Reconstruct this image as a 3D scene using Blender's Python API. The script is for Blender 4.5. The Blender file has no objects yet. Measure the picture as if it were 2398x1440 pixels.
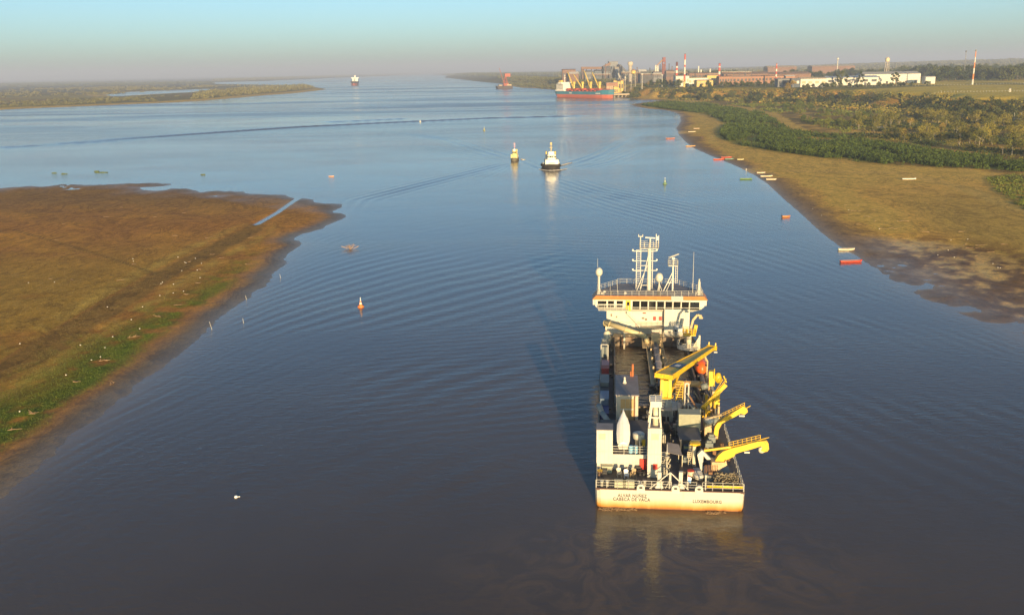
import bpy, bmesh, math, random
import numpy as np
from mathutils import Vector, Matrix
random.seed(7); RNG = np.random.default_rng(11)
SC = bpy.context.scene
COL = SC.collection
rad = math.radians

# ------------------------------------------------------------------ camera
FPX, CAMH = 2200.0, 56.0                       # focal length in photo pixels, drone height in metres
PITCH, ROLL = math.atan(555.0 / FPX), rad(1.0)
_F = np.array([0, math.cos(PITCH), -math.sin(PITCH)])
_R0 = np.array([1.0, 0, 0]); _U0 = np.array([0, math.sin(PITCH), math.cos(PITCH)])
_R = _R0 * math.cos(ROLL) - _U0 * math.sin(ROLL)
_U = _U0 * math.cos(ROLL) + _R0 * math.sin(ROLL)
cam = bpy.data.objects.new('camera', bpy.data.cameras.new('camera'))
COL.objects.link(cam)
cam.matrix_world = Matrix(((_R[0], _U[0], -_F[0], 0), (_R[1], _U[1], -_F[1], 0), (_R[2], _U[2], -_F[2], CAMH), (0, 0, 0, 1)))
cam.data.sensor_fit = 'HORIZONTAL'; cam.data.sensor_width = 36
cam.data.lens = FPX / 2398 * 36
cam.data.clip_start = 1; cam.data.clip_end = 120000
SC.camera = cam

# ------------------------------------------------------------------ sky, sun, exposure
SUN_EL, SUN_AZ = 7.0, 173.1                    # degrees; azimuth clockwise from +Y
w = bpy.data.worlds.new('World'); SC.world = w; w.use_nodes = True
nt = w.node_tree; nt.nodes.clear()
sky = nt.nodes.new('ShaderNodeTexSky'); sky.sky_type = 'NISHITA'; sky.sun_disc = False
sky.sun_elevation = rad(SUN_EL); sky.sun_rotation = rad(SUN_AZ)
sky.altitude = 50; sky.air_density = 0.65; sky.dust_density = 1.0; sky.ozone_density = 1.6
bg = nt.nodes.new('ShaderNodeBackground'); bg.inputs['Strength'].default_value = 0.105
wo = nt.nodes.new('ShaderNodeOutputWorld')
wb = nt.nodes.new('ShaderNodeMix'); wb.data_type = 'RGBA'; wb.blend_type = 'MULTIPLY'; wb.inputs[0].default_value = 1
wb.inputs[7].default_value = (.79, 1.0, 1.06, 1)      # the camera's white balance, the same in every direction
nt.links.new(sky.outputs[0], wb.inputs[6]); nt.links.new(wb.outputs[2], bg.inputs[0]); nt.links.new(bg.outputs[0], wo.inputs[0])
sun = bpy.data.objects.new('sun', bpy.data.lights.new('sun', 'SUN')); COL.objects.link(sun)
sun.data.energy = 4.9; sun.data.angle = rad(0.55); sun.data.color = (1.0, 0.73, 0.39)
_sd = Vector((math.sin(rad(SUN_AZ)) * math.cos(rad(SUN_EL)), math.cos(rad(SUN_AZ)) * math.cos(rad(SUN_EL)), math.sin(rad(SUN_EL))))
sun.rotation_euler = _sd.to_track_quat('Z', 'Y').to_euler(); sun.location = _sd * 400
vs = SC.view_settings
vs.view_transform = 'Standard'; vs.look = 'None'; vs.gamma = 1; vs.exposure = 0.93; vs.use_curve_mapping = False
cy = SC.cycles
cy.use_denoising = True; cy.max_bounces = 6; cy.diffuse_bounces = 2; cy.glossy_bounces = 3; cy.transmission_bounces = 2
cy.volume_bounces = 0; cy.transparent_max_bounces = 6; cy.use_adaptive_sampling = True; cy.adaptive_threshold = 0.012
cy.caustics_reflective = False; cy.caustics_refractive = False

# ------------------------------------------------------------------ pixel <-> place (a pixel is only a direction)
def ray(px, py):
    return _F + (px - 1199) / FPX * _R - (py - 720) / FPX * _U
def G(px, py, z=0.0):                          # where the pixel's ray meets the level z
    d = ray(px, py); t = (z - CAMH) / d[2]
    return np.array([d[0] * t, d[1] * t, z])
def AT(px, py, Y):                             # where the pixel's ray reaches the distance Y
    d = ray(px, py); t = Y / d[1]
    return np.array([d[0] * t, Y, CAMH + d[2] * t])

# ------------------------------------------------------------------ noise (numpy)
def _hash(ix, iy, s):
    h = (ix.astype(np.int64) * 374761393 + iy.astype(np.int64) * 668265263 + s * 974711) & 0x7fffffff
    h = ((h ^ (h >> 13)) * 1274126177) & 0x7fffffff
    return ((h ^ (h >> 16)) & 0xffff) / 65535.0
def vnoise(x, y, s=0):
    ix = np.floor(x); iy = np.floor(y); fx = x - ix; fy = y - iy
    fx = fx * fx * (3 - 2 * fx); fy = fy * fy * (3 - 2 * fy)
    a = _hash(ix, iy, s); b = _hash(ix + 1, iy, s); c = _hash(ix, iy + 1, s); d = _hash(ix + 1, iy + 1, s)
    return (a + (b - a) * fx) * (1 - fy) + (c + (d - c) * fx) * fy
def fbm(x, y, o=4, s=0):
    r = 0; a = .5; t = 0
    for k in range(o):
        r = r + a * vnoise(x, y, s + k * 17); t += a; a *= .5; x = x * 2.03 + 5.2; y = y * 2.03 + 1.7
    return r / t
def sst(a, b, x):
    t = np.clip((x - a) / (b - a), 0, 1); return t * t * (3 - 2 * t)
def inside(poly, x, y):
    r = np.zeros(x.shape, bool); n = len(poly)
    for i in range(n):
        x0, y0 = poly[i]; x1, y1 = poly[(i + 1) % n]
        if y0 == y1: continue
        c = ((y0 > y) != (y1 > y)) & (x < (x1 - x0) * (y - y0) / (y1 - y0) + x0)
        r ^= c
    return r
def dline(pts, x, y, closed=False):            # distance to a polyline
    d = np.full(x.shape, 1e12); n = len(pts)
    for i in range(n if closed else n - 1):
        x0, y0 = pts[i]; x1, y1 = pts[(i + 1) % n]
        ex, ey = x1 - x0, y1 - y0; L = ex * ex + ey * ey + 1e-9
        t = np.clip(((x - x0) * ex + (y - y0) * ey) / L, 0, 1)
        d = np.minimum(d, (x - x0 - t * ex) ** 2 + (y - y0 - t * ey) ** 2)
    return np.sqrt(d)
def sdist(poly, x, y):                         # > 0 inside
    d = dline(poly, x, y, True)
    return np.where(inside(poly, x, y), d, -d)
def gp(pxs, z=0.0):
    return [tuple(G(a, b, z)[:2]) for a, b in pxs]

# ------------------------------------------------------------------ materials
MATS = {}
def nodes_of(name):
    m = bpy.data.materials.new(name); m.use_nodes = True
    t = m.node_tree; b = t.nodes['Principled BSDF']
    return m, t, b
def N(t, kind, **kw):
    n = t.nodes.new(kind)
    for k, v in kw.items():
        if k in n.inputs: n.inputs[k].default_value = v
        else: setattr(n, k, v)
    return n
def ramp(t, src, stops):
    r = t.nodes.new('ShaderNodeValToRGB'); e = r.color_ramp.elements
    while len(e) < len(stops): e.new(.5)
    for el, (p, c) in zip(e, stops):
        el.position = p; el.color = c if len(c) == 4 else (*c, 1)
    t.links.new(src, r.inputs[0]); return r
def mixc(t, fac, a, b, mode='MIX'):
    m = t.nodes.new('ShaderNodeMix'); m.data_type = 'RGBA'; m.blend_type = mode
    for sock, v in ((m.inputs[0], fac), (m.inputs[6], a), (m.inputs[7], b)):
        if hasattr(v, 'is_linked'): t.links.new(v, sock)
        elif isinstance(v, (int, float)): sock.default_value = v
        else: sock.default_value = (*v, 1) if len(v) == 3 else v
    return m.outputs[2]
def mth(t, op, a, b=None, c=None):
    m = t.nodes.new('ShaderNodeMath'); m.operation = op
    for i, v in enumerate((a, b, c)):
        if v is None: continue
        if hasattr(v, 'is_linked'): t.links.new(v, m.inputs[i])
        else: m.inputs[i].default_value = v
    return m.outputs[0]
def noise(t, vec, scale, detail=4, rough=.55, dist=0.0):
    n = N(t, 'ShaderNodeTexNoise', Scale=scale, Detail=detail, Roughness=rough, Distortion=dist)
    if vec is not None: t.links.new(vec, n.inputs['Vector'])
    return n.outputs[0]
def mapping(t, vec, scale=(1, 1, 1), rot=(0, 0, 0)):
    m = t.nodes.new('ShaderNodeMapping'); m.inputs['Scale'].default_value = scale; m.inputs['Rotation'].default_value = rot
    t.links.new(vec, m.inputs['Vector']); return m.outputs[0]
def mat(name, col, rough=.55, var=.18, scale=1.2, metal=0.0, rust=0.0, rustcol=(.20, .085, .03), grime=.0):
    if name in MATS: return MATS[name]
    m, t, b = nodes_of(name)
    co = t.nodes.new('ShaderNodeTexCoord').outputs['Object']
    n1 = noise(t, co, scale, 5, .6)
    lo = tuple(max(0, c * (1 - var)) for c in col); hi = tuple(min(1, c * (1 + var * .6)) for c in col)
    c = ramp(t, n1, [(.3, lo), (.7, hi)]).outputs[0]
    if rust > 0:
        n2 = noise(t, mapping(t, co, (1, 1, .22)), scale * 1.1, 6, .65)
        f = ramp(t, n2, [(max(.02, .72 - rust * .4), (0, 0, 0)), (min(.98, .80 - rust * .25), (1, 1, 1))]).outputs[0]
        c = mixc(t, mth(t, 'MULTIPLY', f, min(1, .45 + rust)), c, rustcol)
    t.links.new(c, b.inputs['Base Color'])
    b.inputs['Roughness'].default_value = rough; b.inputs['Metallic'].default_value = metal
    bp = N(t, 'ShaderNodeBump', Strength=.15, Distance=.03); t.links.new(noise(t, co, scale * 5, 3), bp.inputs['Height'])
    t.links.new(bp.outputs[0], b.inputs['Normal'])
    MATS[name] = m; return m

# ------------------------------------------------------------------ mesh builder
def link_mesh(name, V, Fc, material, parent=None, smooth=False):
    me = bpy.data.meshes.new(name); me.from_pydata(V, [], Fc)
    if smooth: me.polygons.foreach_set('use_smooth', [True] * len(me.polygons))
    if material: me.materials.append(material)
    o = bpy.data.objects.new(name, me); COL.objects.link(o)
    if parent is not None: o.parent = parent
    return o
class MB:
    def __init__(self, o=(0, 0, 0)): self.v = []; self.f = []; self.o = o
    def add(self, V, Fc):
        k = len(self.v); o = self.o
        self.v += [(a[0] - o[0], a[1] - o[1], a[2] - o[2]) for a in V]
        self.f += [tuple(i + k for i in q) for q in Fc]; return self
    def box(self, x0, x1, y0, y1, z0, z1):
        return self.add([(x0, y0, z0), (x1, y0, z0), (x1, y1, z0), (x0, y1, z0), (x0, y0, z1), (x1, y0, z1), (x1, y1, z1), (x0, y1, z1)],
                        [(3, 2, 1, 0), (4, 5, 6, 7), (0, 1, 5, 4), (1, 2, 6, 5), (2, 3, 7, 6), (3, 0, 4, 7)])
    def beam(self, p, q, w, h=None, up=(0, 0, 1)):
        h = w if h is None else h
        p = Vector(p); q = Vector(q); d = (q - p).normalized(); u = Vector(up)
        if abs(d.dot(u)) > .98: u = Vector((0, 1, 0))
        s = d.cross(u).normalized(); u = s.cross(d)
        V = [c + s * a * w / 2 + u * b * h / 2 for c in (p, q) for a, b in ((-1, -1), (1, -1), (1, 1), (-1, 1))]
        return self.add(V, [(3, 2, 1, 0), (4, 5, 6, 7), (0, 1, 5, 4), (1, 2, 6, 5), (2, 3, 7, 6), (3, 0, 4, 7)])
    def taper(self, p, q, w0, h0, w1, h1, up=(0, 0, 1)):
        p = Vector(p); q = Vector(q); d = (q - p).normalized(); u = Vector(up)
        s = d.cross(u).normalized(); u = s.cross(d); V = []
        for c, w_, h_ in ((p, w0, h0), (q, w1, h1)):
            V += [c + s * a * w_ / 2 + u * b * h_ / 2 for a, b in ((-1, -1), (1, -1), (1, 1), (-1, 1))]
        return self.add(V, [(3, 2, 1, 0), (4, 5, 6, 7), (0, 1, 5, 4), (1, 2, 6, 5), (2, 3, 7, 6), (3, 0, 4, 7)])
    def tube(self, p, q, r, n=8, r2=None):
        r2 = r if r2 is None else r2
        p = Vector(p); q = Vector(q); d = (q - p).normalized(); u = Vector((0, 0, 1)) if abs(d.z) < .95 else Vector((0, 1, 0))
        s = d.cross(u).normalized(); u = s.cross(d); V = []
        for c, rr in ((p, r), (q, r2)):
            V += [c + (s * math.cos(2 * math.pi * i / n) + u * math.sin(2 * math.pi * i / n)) * rr for i in range(n)]
        return self.add(V, [(i, (i + 1) % n, n + (i + 1) % n, n + i) for i in range(n)] + [tuple(range(n - 1, -1, -1)), tuple(range(n, 2 * n))])
    def path(self, pts, r, n=6):
        for a, b in zip(pts[:-1], pts[1:]): self.tube(a, b, r, n)
        return self
    def lathe(self, c, prof, n=16):
        V = []; Fc = []
        for r, z in prof:
            V += [(c[0] + r * math.cos(2 * math.pi * i / n), c[1] + r * math.sin(2 * math.pi * i / n), c[2] + z) for i in range(n)]
        for k in range(len(prof) - 1):
            Fc += [(k * n + i, k * n + (i + 1) % n, (k + 1) * n + (i + 1) % n, (k + 1) * n + i) for i in range(n)]
        Fc += [tuple(range(n - 1, -1, -1)), tuple((len(prof) - 1) * n + i for i in range(n))]
        return self.add(V, Fc)
    def prism(self, loop, vec):
        n = len(loop); V = [tuple(p) for p in loop] + [(p[0] + vec[0], p[1] + vec[1], p[2] + vec[2]) for p in loop]
        return self.add(V, [tuple(range(n - 1, -1, -1)), tuple(range(n, 2 * n))] + [(i, (i + 1) % n, n + (i + 1) % n, n + i) for i in range(n)])
    def loft(self, loops, close=True, caps=True):
        n = len(loops[0]); V = [p for L in loops for p in L]; Fc = []
        for k in range(len(loops) - 1):
            for i in range(n if close else n - 1):
                j = (i + 1) % n; Fc.append((k * n + i, k * n + j, (k + 1) * n + j, (k + 1) * n + i))
        if caps: Fc += [tuple(range(n - 1, -1, -1)), tuple((len(loops) - 1) * n + i for i in range(n))]
        return self.add(V, Fc)
    def rail(self, pts, h=1.05, sp=1.6, r=.03, rows=3, closed=False):
        P = [Vector(p) for p in pts] + ([Vector(pts[0])] if closed else [])
        for a, b in zip(P[:-1], P[1:]):
            L = (b - a).length; n = max(1, round(L / sp))
            for k in range(n + 1):
                c = a.lerp(b, k / n); self.tube(c, c + Vector((0, 0, h)), r, 4)
            for k in range(rows):
                dz = Vector((0, 0, h * (k + 1) / rows)); self.tube(a + dz, b + dz, r * .85, 4)
        return self
    def build(self, name, material, parent=None, smooth=False):
        return link_mesh(name, self.v, self.f, material, parent, smooth)
def tag(o, label=None, cat=None, group=None, kind=None):
    if label: o['label'] = label
    if cat: o['category'] = cat
    if group: o['group'] = group
    if kind: o['kind'] = kind
    return o
def empty(name, loc, rz=0.0):
    o = bpy.data.objects.new(name, None); COL.objects.link(o); o.location = loc; o.rotation_euler = (0, 0, rz); return o
def copy_tree(o, parent=None):
    c = o.copy(); COL.objects.link(c); c.parent = parent
    for ch in list(o.children): copy_tree(ch, c)
    return c
def big_mesh(name, V, Q, material, smooth=True, cols=None):
    me = bpy.data.meshes.new(name); V = np.ascontiguousarray(V, np.float32); Q = np.ascontiguousarray(Q, np.int32)
    k = Q.shape[1]
    me.vertices.add(len(V)); me.vertices.foreach_set('co', V.ravel())
    me.loops.add(Q.size); me.loops.foreach_set('vertex_index', Q.ravel())
    me.polygons.add(len(Q)); me.polygons.foreach_set('loop_start', np.arange(0, Q.size, k, dtype=np.int32))
    me.polygons.foreach_set('use_smooth', np.full(len(Q), smooth, bool))
    if cols is not None:
        at = me.color_attributes.new('zone', 'FLOAT_COLOR', 'POINT')
        c4 = np.ones((len(V), 4), np.float32); c4[:, :cols.shape[1]] = cols; at.data.foreach_set('color', c4.ravel())
    me.update(calc_edges=True)
    if material: me.materials.append(material)
    o = bpy.data.objects.new(name, me); COL.objects.link(o); return o
# ================================================================== the river, its banks and the land
_river = gp([(2900, 1000), (2600, 880), (2398, 797), (2330, 762), (2250, 735), (2180, 705), (2110, 672), (2050, 630), (2010, 603), (1960, 572),
    (1925, 545), (1895, 518), (1868, 493), (1838, 468), (1800, 432), (1770, 412), (1735, 394), (1700, 379), (1660, 363), (1622, 346), (1603, 330),
    (1590, 315), (1584, 300), (1594, 285), (1592, 270), (1575, 262), (1550, 258), (1515, 255), (1490, 251), (1477, 246.5), (1490, 242.5),
    (1520, 239.5), (1545, 237), (1530, 234.5), (1500, 233), (1470, 231.5), (1448, 229), (1440, 224), (1400, 218), (1350, 214.5), (1310, 211.5),
    (1285, 209.5), (1250, 207), (1215, 205), (1190, 201), (1170, 193), (1150, 187), (1120, 184.5), (1085, 181.5), (1050, 178.5), (1030, 176),
    (1000, 173.5), (985, 174.5), (900, 178.5), (780, 183), (700, 187), (600, 191), (500, 193.5), (505, 197.5), (600, 199), (690, 200.5),
    (735, 204.5), (766, 209.5), (735, 214), (690, 219), (620, 224), (520, 233), (420, 240), (300, 245), (180, 250), (80, 254), (0, 258),
    (-300, 275), (-900, 330)]) + [(-2500, 1500), (-2500, 10), (90, 10)]
_flat = gp([(-900, 1700), (-60, 1215), (0, 1163), (60, 1112), (130, 1056), (200, 1000), (290, 930), (380, 857), (450, 802), (520, 747), (580, 702),
    (640, 645), (688, 588), (712, 573), (690, 562), (702, 549), (740, 541), (776, 526), (803, 511), (800, 500), (770, 481), (740, 478), (705, 466),
    (680, 463), (640, 459), (560, 451), (450, 446), (385, 439), (362, 429), (280, 430), (170, 432), (100, 434), (0, 438), (-600, 455)]) + [(-700, 300), (-400, 60)]
_lagoon = gp([(243, 223), (300, 216), (400, 212), (497, 208.5), (480, 213.5), (430, 218), (350, 222), (270, 227)])
_plat = gp([(3200, 420), (2700, 330), (2398, 282), (2300, 275), (2200, 268), (2100, 257), (2000, 248), (1900, 242), (1800, 237), (1700, 234), (1600, 231.5),
    (1545, 231), (1500, 228.5), (1470, 227), (1452, 223), (1440, 218), (1400, 214), (1350, 211), (1290, 206), (1255, 203)], 2.0) + [(-100, 4600), (-600, 9000), (-900, 42000), (46000, 42000), (46000, 300)]
_chan = gp([(722, 450), (690, 470), (650, 498), (598, 528)])
_pool = gp([(175, 430), (140, 438), (185, 443), (90, 447)])
_track = gp([(-80, 925), (60, 850), (180, 775), (300, 700), (400, 640), (500, 590), (600, 535)])
_seam = gp([(30, 545), (90, 562), (200, 595), (370, 648)])
_puds = gp([(2030, 560), (2200, 560), (2420, 600), (2600, 700), (2600, 900), (2398, 797), (2200, 712), (2060, 635)])
_path = gp([(1840, 395), (2000, 402), (2110, 405), (2250, 440), (2330, 470), (2420, 500)], 1.5)
_belt = [(2600, 420), (2398, 404), (2300, 397), (2200, 392), (2100, 385), (2000, 376), (1900, 362), (1820, 350), (1740, 337), (1705, 326), (1684, 308), (1700, 292),
    (1690, 277), (1640, 263), (1590, 256), (1530, 249), (1502, 244), (1550, 237), (1650, 243), (1720, 254), (1790, 266), (1822, 288), (1850, 306),
    (1900, 316), (2000, 324), (2100, 342), (2200, 360), (2300, 371), (2398, 378), (2600, 390)]

def land(x, y):
    """height of the ground, distance from the waterline (land > 0), and the masks the colours need"""
    r = np.hypot(x, y)
    sr = -sdist(_river, x, y); sa = sdist(_flat, x, y); sl = sdist(_lagoon, x, y)
    d = np.minimum(np.maximum(sr, sa), -sl)
    n1 = fbm(x / 14, y / 14, 4, 3) - .5; n2 = fbm(x / 3.2, y / 3.2, 3, 9) - .5; n3 = fbm(x / 60, y / 60, 4, 21) - .5
    onflat = sa > -20
    right = (x > 40) & (r < 2600) & ~onflat
    z = np.clip(d * .05, -2.5, 0)
    up = sst(360, 420, y)
    za = (.022 - .013 * up) * np.clip(d, -60, 55) + (.10 + .34 * up) * n1 * sst(-14, 6, d) + .05 * n2
    z = np.where(onflat, za, z)
    dc = dline(_chan, x, y); z = np.where(onflat & (dc < 5), np.minimum(z, -.14 + .16 * (dc / 1.25) ** 2), z)
    dp = dline(_pool, x, y); z = np.where(onflat & (dp < 4), np.minimum(z, -.10 + .2 * (dp / 1.0) ** 2), z)
    pm = sst(-14, 10, sdist(_puds, x, y))
    zr = np.where(d < 0, d * .04, 2.3 * sst(-8, 130, d) + .018 * np.clip(d, 0, 6)) + .12 * n1 * sst(-6, 20, d)
    zp = .006 * np.clip(d, -40, 60) + .16 * n1 + .14 * n2 - .035
    zr = zr * (1 - pm) + zp * pm
    z = np.where(right, zr, z)
    far = ~onflat & ~right
    z = np.where(far & (d > 0), np.minimum(.06 * d, 1.8) + .8 * n3 * sst(0, 60, d), z)
    sp = sdist(_plat, x, y)
    gul = (fbm(x / 70, y / 70, 4, 33) - .5) * 90
    cl = sst(0, 62, sp + gul * sst(-20, 30, sp))
    z = z + 18.0 * cl + 1.2 * n3 * cl
    ang = np.degrees(np.arctan2(x, y))
    z = z + 52 * sst(4500, 10500, r) * sst(9, 30, ang) + 22 * sst(6000, 14000, r) * sst(2, 14, ang) * (.6 + n3)
    return z, d, dict(sr=sr, sa=sa, sp=sp, cl=cl, pm=pm, n1=n1, n2=n2, n3=n3, right=right, onflat=onflat, r=r, ang=ang)
def ground_z(x, y):
    return float(land(np.array([float(x)]), np.array([float(y)]))[0][0])

def polar(rows, a0, a1, nc):
    a = np.radians(np.linspace(a0, a1, nc)); rr = np.array(rows)
    X = np.outer(rr, np.sin(a)); Y = np.outer(rr, np.cos(a))
    i = np.arange(len(rr) - 1)[:, None] * nc + np.arange(nc - 1)[None, :]
    Q = np.stack([i, i + 1, i + nc + 1, i + nc], -1).reshape(-1, 4)
    return X.ravel(), Y.ravel(), Q
def rows_for(r0, r1, f):
    out = [r0]
    while out[-1] < r1: out.append(out[-1] + f(out[-1]))
    return out
def compact(V, Q, extra=None):
    u, inv = np.unique(Q, return_inverse=True)
    return V[u], inv.reshape(Q.shape), (None if extra is None else extra[u])

# ---- ground sheet, to the horizon
X, Y, Q = polar(rows_for(50, 42000, lambda r: max(.5, min(r * r / 56 * .0013, .011 * r))), -38, 38, 620)
Z, D, K = land(X, Y)
def C3(*c): return np.array(c, float)[None, :]
def lerp(a, b, t): return a + (b - a) * np.clip(t, 0, 1)[:, None]
n1, n2, n3 = K['n1'], K['n2'], K['n3']
mudwet, mudbr, mudor = C3(.19, .125, .08), C3(.40, .19, .06), C3(.52, .26, .065)
olive, dry, green = C3(.37, .225, .055), C3(.50, .35, .11), C3(.10, .15, .012)
sand, wetmud, pinkmud = C3(.72, .44, .15), C3(.29, .175, .09), C3(.20, .11, .062)
# left mud flat
c = lerp(np.repeat(mudbr, len(X), 0), mudor, sst(-.1, .25, n3 + .8 * n1))
low = sst(345, 250, Y) * sst(4, 16, dline(_track, X, Y)) * sst(-50, -70, X + .38 * (Y - 200) * 0)
tr = dline(_track, X, Y)
side = ((X - -75) + (Y - 270) * .33) < 0
c = lerp(c, olive, sst(-.15, .25, n1 + .3) * sst(350, 240, Y) * (tr > 5) * (K['sa'] > 30))
c = lerp(c, C3(.22, .14, .05), .8 * sst(5.5, 3, tr + 3 * n1) * sst(400, 330, Y))
c = lerp(c, dry, .75 * np.exp(-((tr - 8) / 2.6) ** 2) * sst(400, 300, Y) * sst(-.3, .2, n1 + n2))
c = lerp(c, C3(.10, .07, .03), .7 * np.exp(-(dline(_seam, X, Y) / .6) ** 2))
gs = sst(7, 12, K['sa'] + 8 * n1) * sst(34, 15, K['sa'] + 14 * n1 + .08 * (Y - 150)) * sst(330, 240, Y + 90 * n1)
c = lerp(c, green, gs * sst(-.35, .1, n2 + n1))
c = lerp(c, mudwet, sst(9, 3.5, K['sa'] + 3 * n1))
c = lerp(c, C3(.25, .15, .085), sst(380, 440, Y) * .7)
# right bank: wet mud, sand, grass, bare patches
cr = lerp(np.repeat(wetmud, len(X), 0), sand, sst(6, 18, D + 18 * n1 + 8 * n3))
cr = lerp(cr, C3(.40, .29, .09), .9 * sst(330, 250, Y) * sst(35, 85, D + 30 * n3))
cr = lerp(cr, C3(.42, .295, .11), .75 * sst(470, 350, Y) * sst(25, 50, D + 30 * n3))
cr = lerp(cr, pinkmud, K['pm'] * sst(-.25, .1, n1 + n2))
sb_ = sdist(gp(_belt, 2.0), X, Y)
gm = sst(-7, 3, sb_ + 12 * n1 + 5 * n3); cr = lerp(cr, C3(.26, .23, .05), gm)
inl = sst(6, 30, D - 60) * (Y > 380) * (sb_ > -2) + (Y > 420) * (D > 110)
scr = C3(.27, .18, .065)
cr = lerp(cr, scr, np.clip(inl, 0, 1) * sst(-.30, .05, n1 + n3 + .1))
cr = lerp(cr, sand, .9 * sst(.02, .16, fbm(X / 40, Y / 40, 3, 77) - .56) * (Y > 480))
cr = lerp(cr, C3(.58, .42, .2), .6 * np.exp(-(np.abs(dline(_path, X, Y) - 2) / 2.2) ** 2) * (Y > 300))
c = np.where(K['right'][:, None], cr, c)
# low islands and far bank
cf = lerp(np.repeat(C3(.32, .25, .075), len(X), 0), C3(.18, .15, .05), sst(-.08, .10, fbm(X / 170, Y / 420, 4, 5) - .5))
cf = lerp(cf, C3(.30, .165, .07), .8 * sst(.04, .14, fbm(X / 240, Y / 300, 3, 15) - .52))
cf = lerp(cf, C3(.62, .42, .17), sst(80, 30, D) * (D > 0) * (K['r'] < 5500))
c = np.where((~K['onflat'] & ~K['right'])[:, None], cf, c)
# bluff and plateau
cp = lerp(np.repeat(C3(.66, .50, .12), len(X), 0), C3(.24, .21, .06), sst(-.05, .12, fbm(X / 260, Y / 260, 4, 41) - .5))
cp = lerp(cp, C3(.26, .145, .08), .8 * sst(.0, .1, fbm(X / 500, Y / 500, 3, 44) - .48) * (K['r'] > 2300))
c = lerp(c, cp, sst(.55, .95, K['cl']))
c = lerp(c, C3(.30, .19, .10), .0 * K['cl'])
bare = sst(.08, .3, K['cl']) * sst(.95, .7, K['cl'])
c = lerp(c, C3(.60, .34, .13), bare * sst(.0, .12, fbm(X / 45, Y / 45, 4, 51) - .50))
c = lerp(c, C3(.085, .088, .045), sst(3000, 4800, K['r']) * .85)
c = np.clip(c * np.array([1.30, 1.15, .60]), 0, .85)
keep = (Z[Q] > -.9).any(1)
V = np.stack([X, Y, Z], -1); V2, Q2, c2 = compact(V, Q[keep], c)
m, t, b = nodes_of('ground_earth')
at = t.nodes.new('ShaderNodeAttribute'); at.attribute_name = 'zone'
co = t.nodes.new('ShaderNodeTexCoord').outputs['Object']
f1 = noise(t, co, 2.4, 7, .75); f2 = noise(t, mapping(t, co, (.12, .05, .1)), 1.0, 5, .6)
k1 = ramp(t, f1, [(.34, (.50, .50, .47)), (.5, (1.0, 1.0, .98)), (.64, (1.28, 1.24, 1.15))]).outputs[0]
k2 = ramp(t, f2, [(.3, (.86, .87, .85)), (.7, (1.04, 1.04, 1.04))]).outputs[0]
k3 = ramp(t, noise(t, mapping(t, co, (.55, .3, .5)), 1.0, 5, .7), [(.36, (.74, .74, .73)), (.62, (1.12, 1.12, 1.10))]).outputs[0]
cc = mixc(t, 1.0, mixc(t, 1.0, mixc(t, 1.0, at.outputs[0], k1, 'MULTIPLY'), k2, 'MULTIPLY'), k3, 'MULTIPLY')
dr = ramp(t, noise(t, mapping(t, co, (.05, .028, .05)), 1.0, 7, .66, 1.2), [(.470, (1, 1, 1)), (.492, (.72, .70, .68)), (.508, (.74, .72, .70)), (.53, (1, 1, 1))]).outputs[0]
cc = mixc(t, 1.0, cc, dr, 'MULTIPLY')      # drainage lines in the mud
t.links.new(cc, b.inputs['Base Color'])
geo = t.nodes.new('ShaderNodeNewGeometry'); sx = t.nodes.new('ShaderNodeSeparateXYZ'); t.links.new(geo.outputs['Position'], sx.inputs[0])
wet = ramp(t, mth(t, 'ADD', sx.outputs[2], mth(t, 'MULTIPLY', f1, .12)), [(.0, (.28, .28, .28)), (.34, (.85, .85, .85))]).outputs[0]
t.links.new(wet, b.inputs['Roughness'])
t.links.new(ramp(t, mth(t, 'ADD', sx.outputs[2], mth(t, 'MULTIPLY', f1, .12)), [(.04, (.5, .5, .5)), (.30, (.08, .08, .08))]).outputs[0], b.inputs['Specular IOR Level'])
bp = N(t, 'ShaderNodeBump', Strength=.8, Distance=.10); t.links.new(noise(t, co, 1.1, 6, .68), bp.inputs['Height']); t.links.new(bp.outputs[0], b.inputs['Normal'])
ground = big_mesh('ground', V2, Q2, m, True, c2); tag(ground, 'brown mud flats, sandy beach and grassy river plain', None, None, 'structure')

# ---- water, with the wakes as real waves
X, Y, Q = polar(rows_for(50, 42000, lambda r: max(.40, .0044 * r) if r < 1450 else .02 * r), -37, 37, 560)
Zl, D, K = land(X, Y)
H = np.zeros_like(X)
_hd = rad(6.1); _u = (math.sin(_hd), math.cos(_hd)); _s = (math.cos(_hd), -math.sin(_hd)); _b = (20.1 + 85 * _u[0], 112.6 + 85 * _u[1])
al = (X - _b[0]) * _u[0] + (Y - _b[1]) * _u[1]; la = (X - _b[0]) * _s[0] + (Y - _b[1]) * _s[1]
env = .18 + 1.5 * sst(.36, .72, fbm(X / 40, Y / 24, 4, 61))
bank = np.clip(-K['sa'], 0, 200)
wob = (fbm(X / 38, Y / 38, 3, 66) - .5)
phL = (2 * math.pi / 6.6) * (-la * math.cos(rad(38)) + al * math.sin(rad(38)) + 26 * np.exp(-bank / 13) + 7 * wob)
mL = sst(14, 30, -la) * sst(260, 120, al + 60) * sst(-190, -30, al) * sst(170, 110, -la)
H += .022 * np.sin(phL) * mL * env + .015 * np.sin(phL * 1.7 + 2 * wob) * mL * np.exp(-bank / 25)
bankR = np.clip(-K['sr'], 0, 200)
phR = (2 * math.pi / 4.9) * (la * math.cos(rad(27)) + al * math.sin(rad(27)) + 14 * np.exp(-bankR / 10) + 5 * wob)
mR = sst(6, 20, la) * sst(330, 230, al) * sst(-110, -20, al) * sst(140, 90, la)
H += .020 * np.sin(phR) * mR * env
mC = sst(40, 0, np.abs(la + 20)) * sst(30, 60, al) * sst(160, 110, al)
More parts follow.
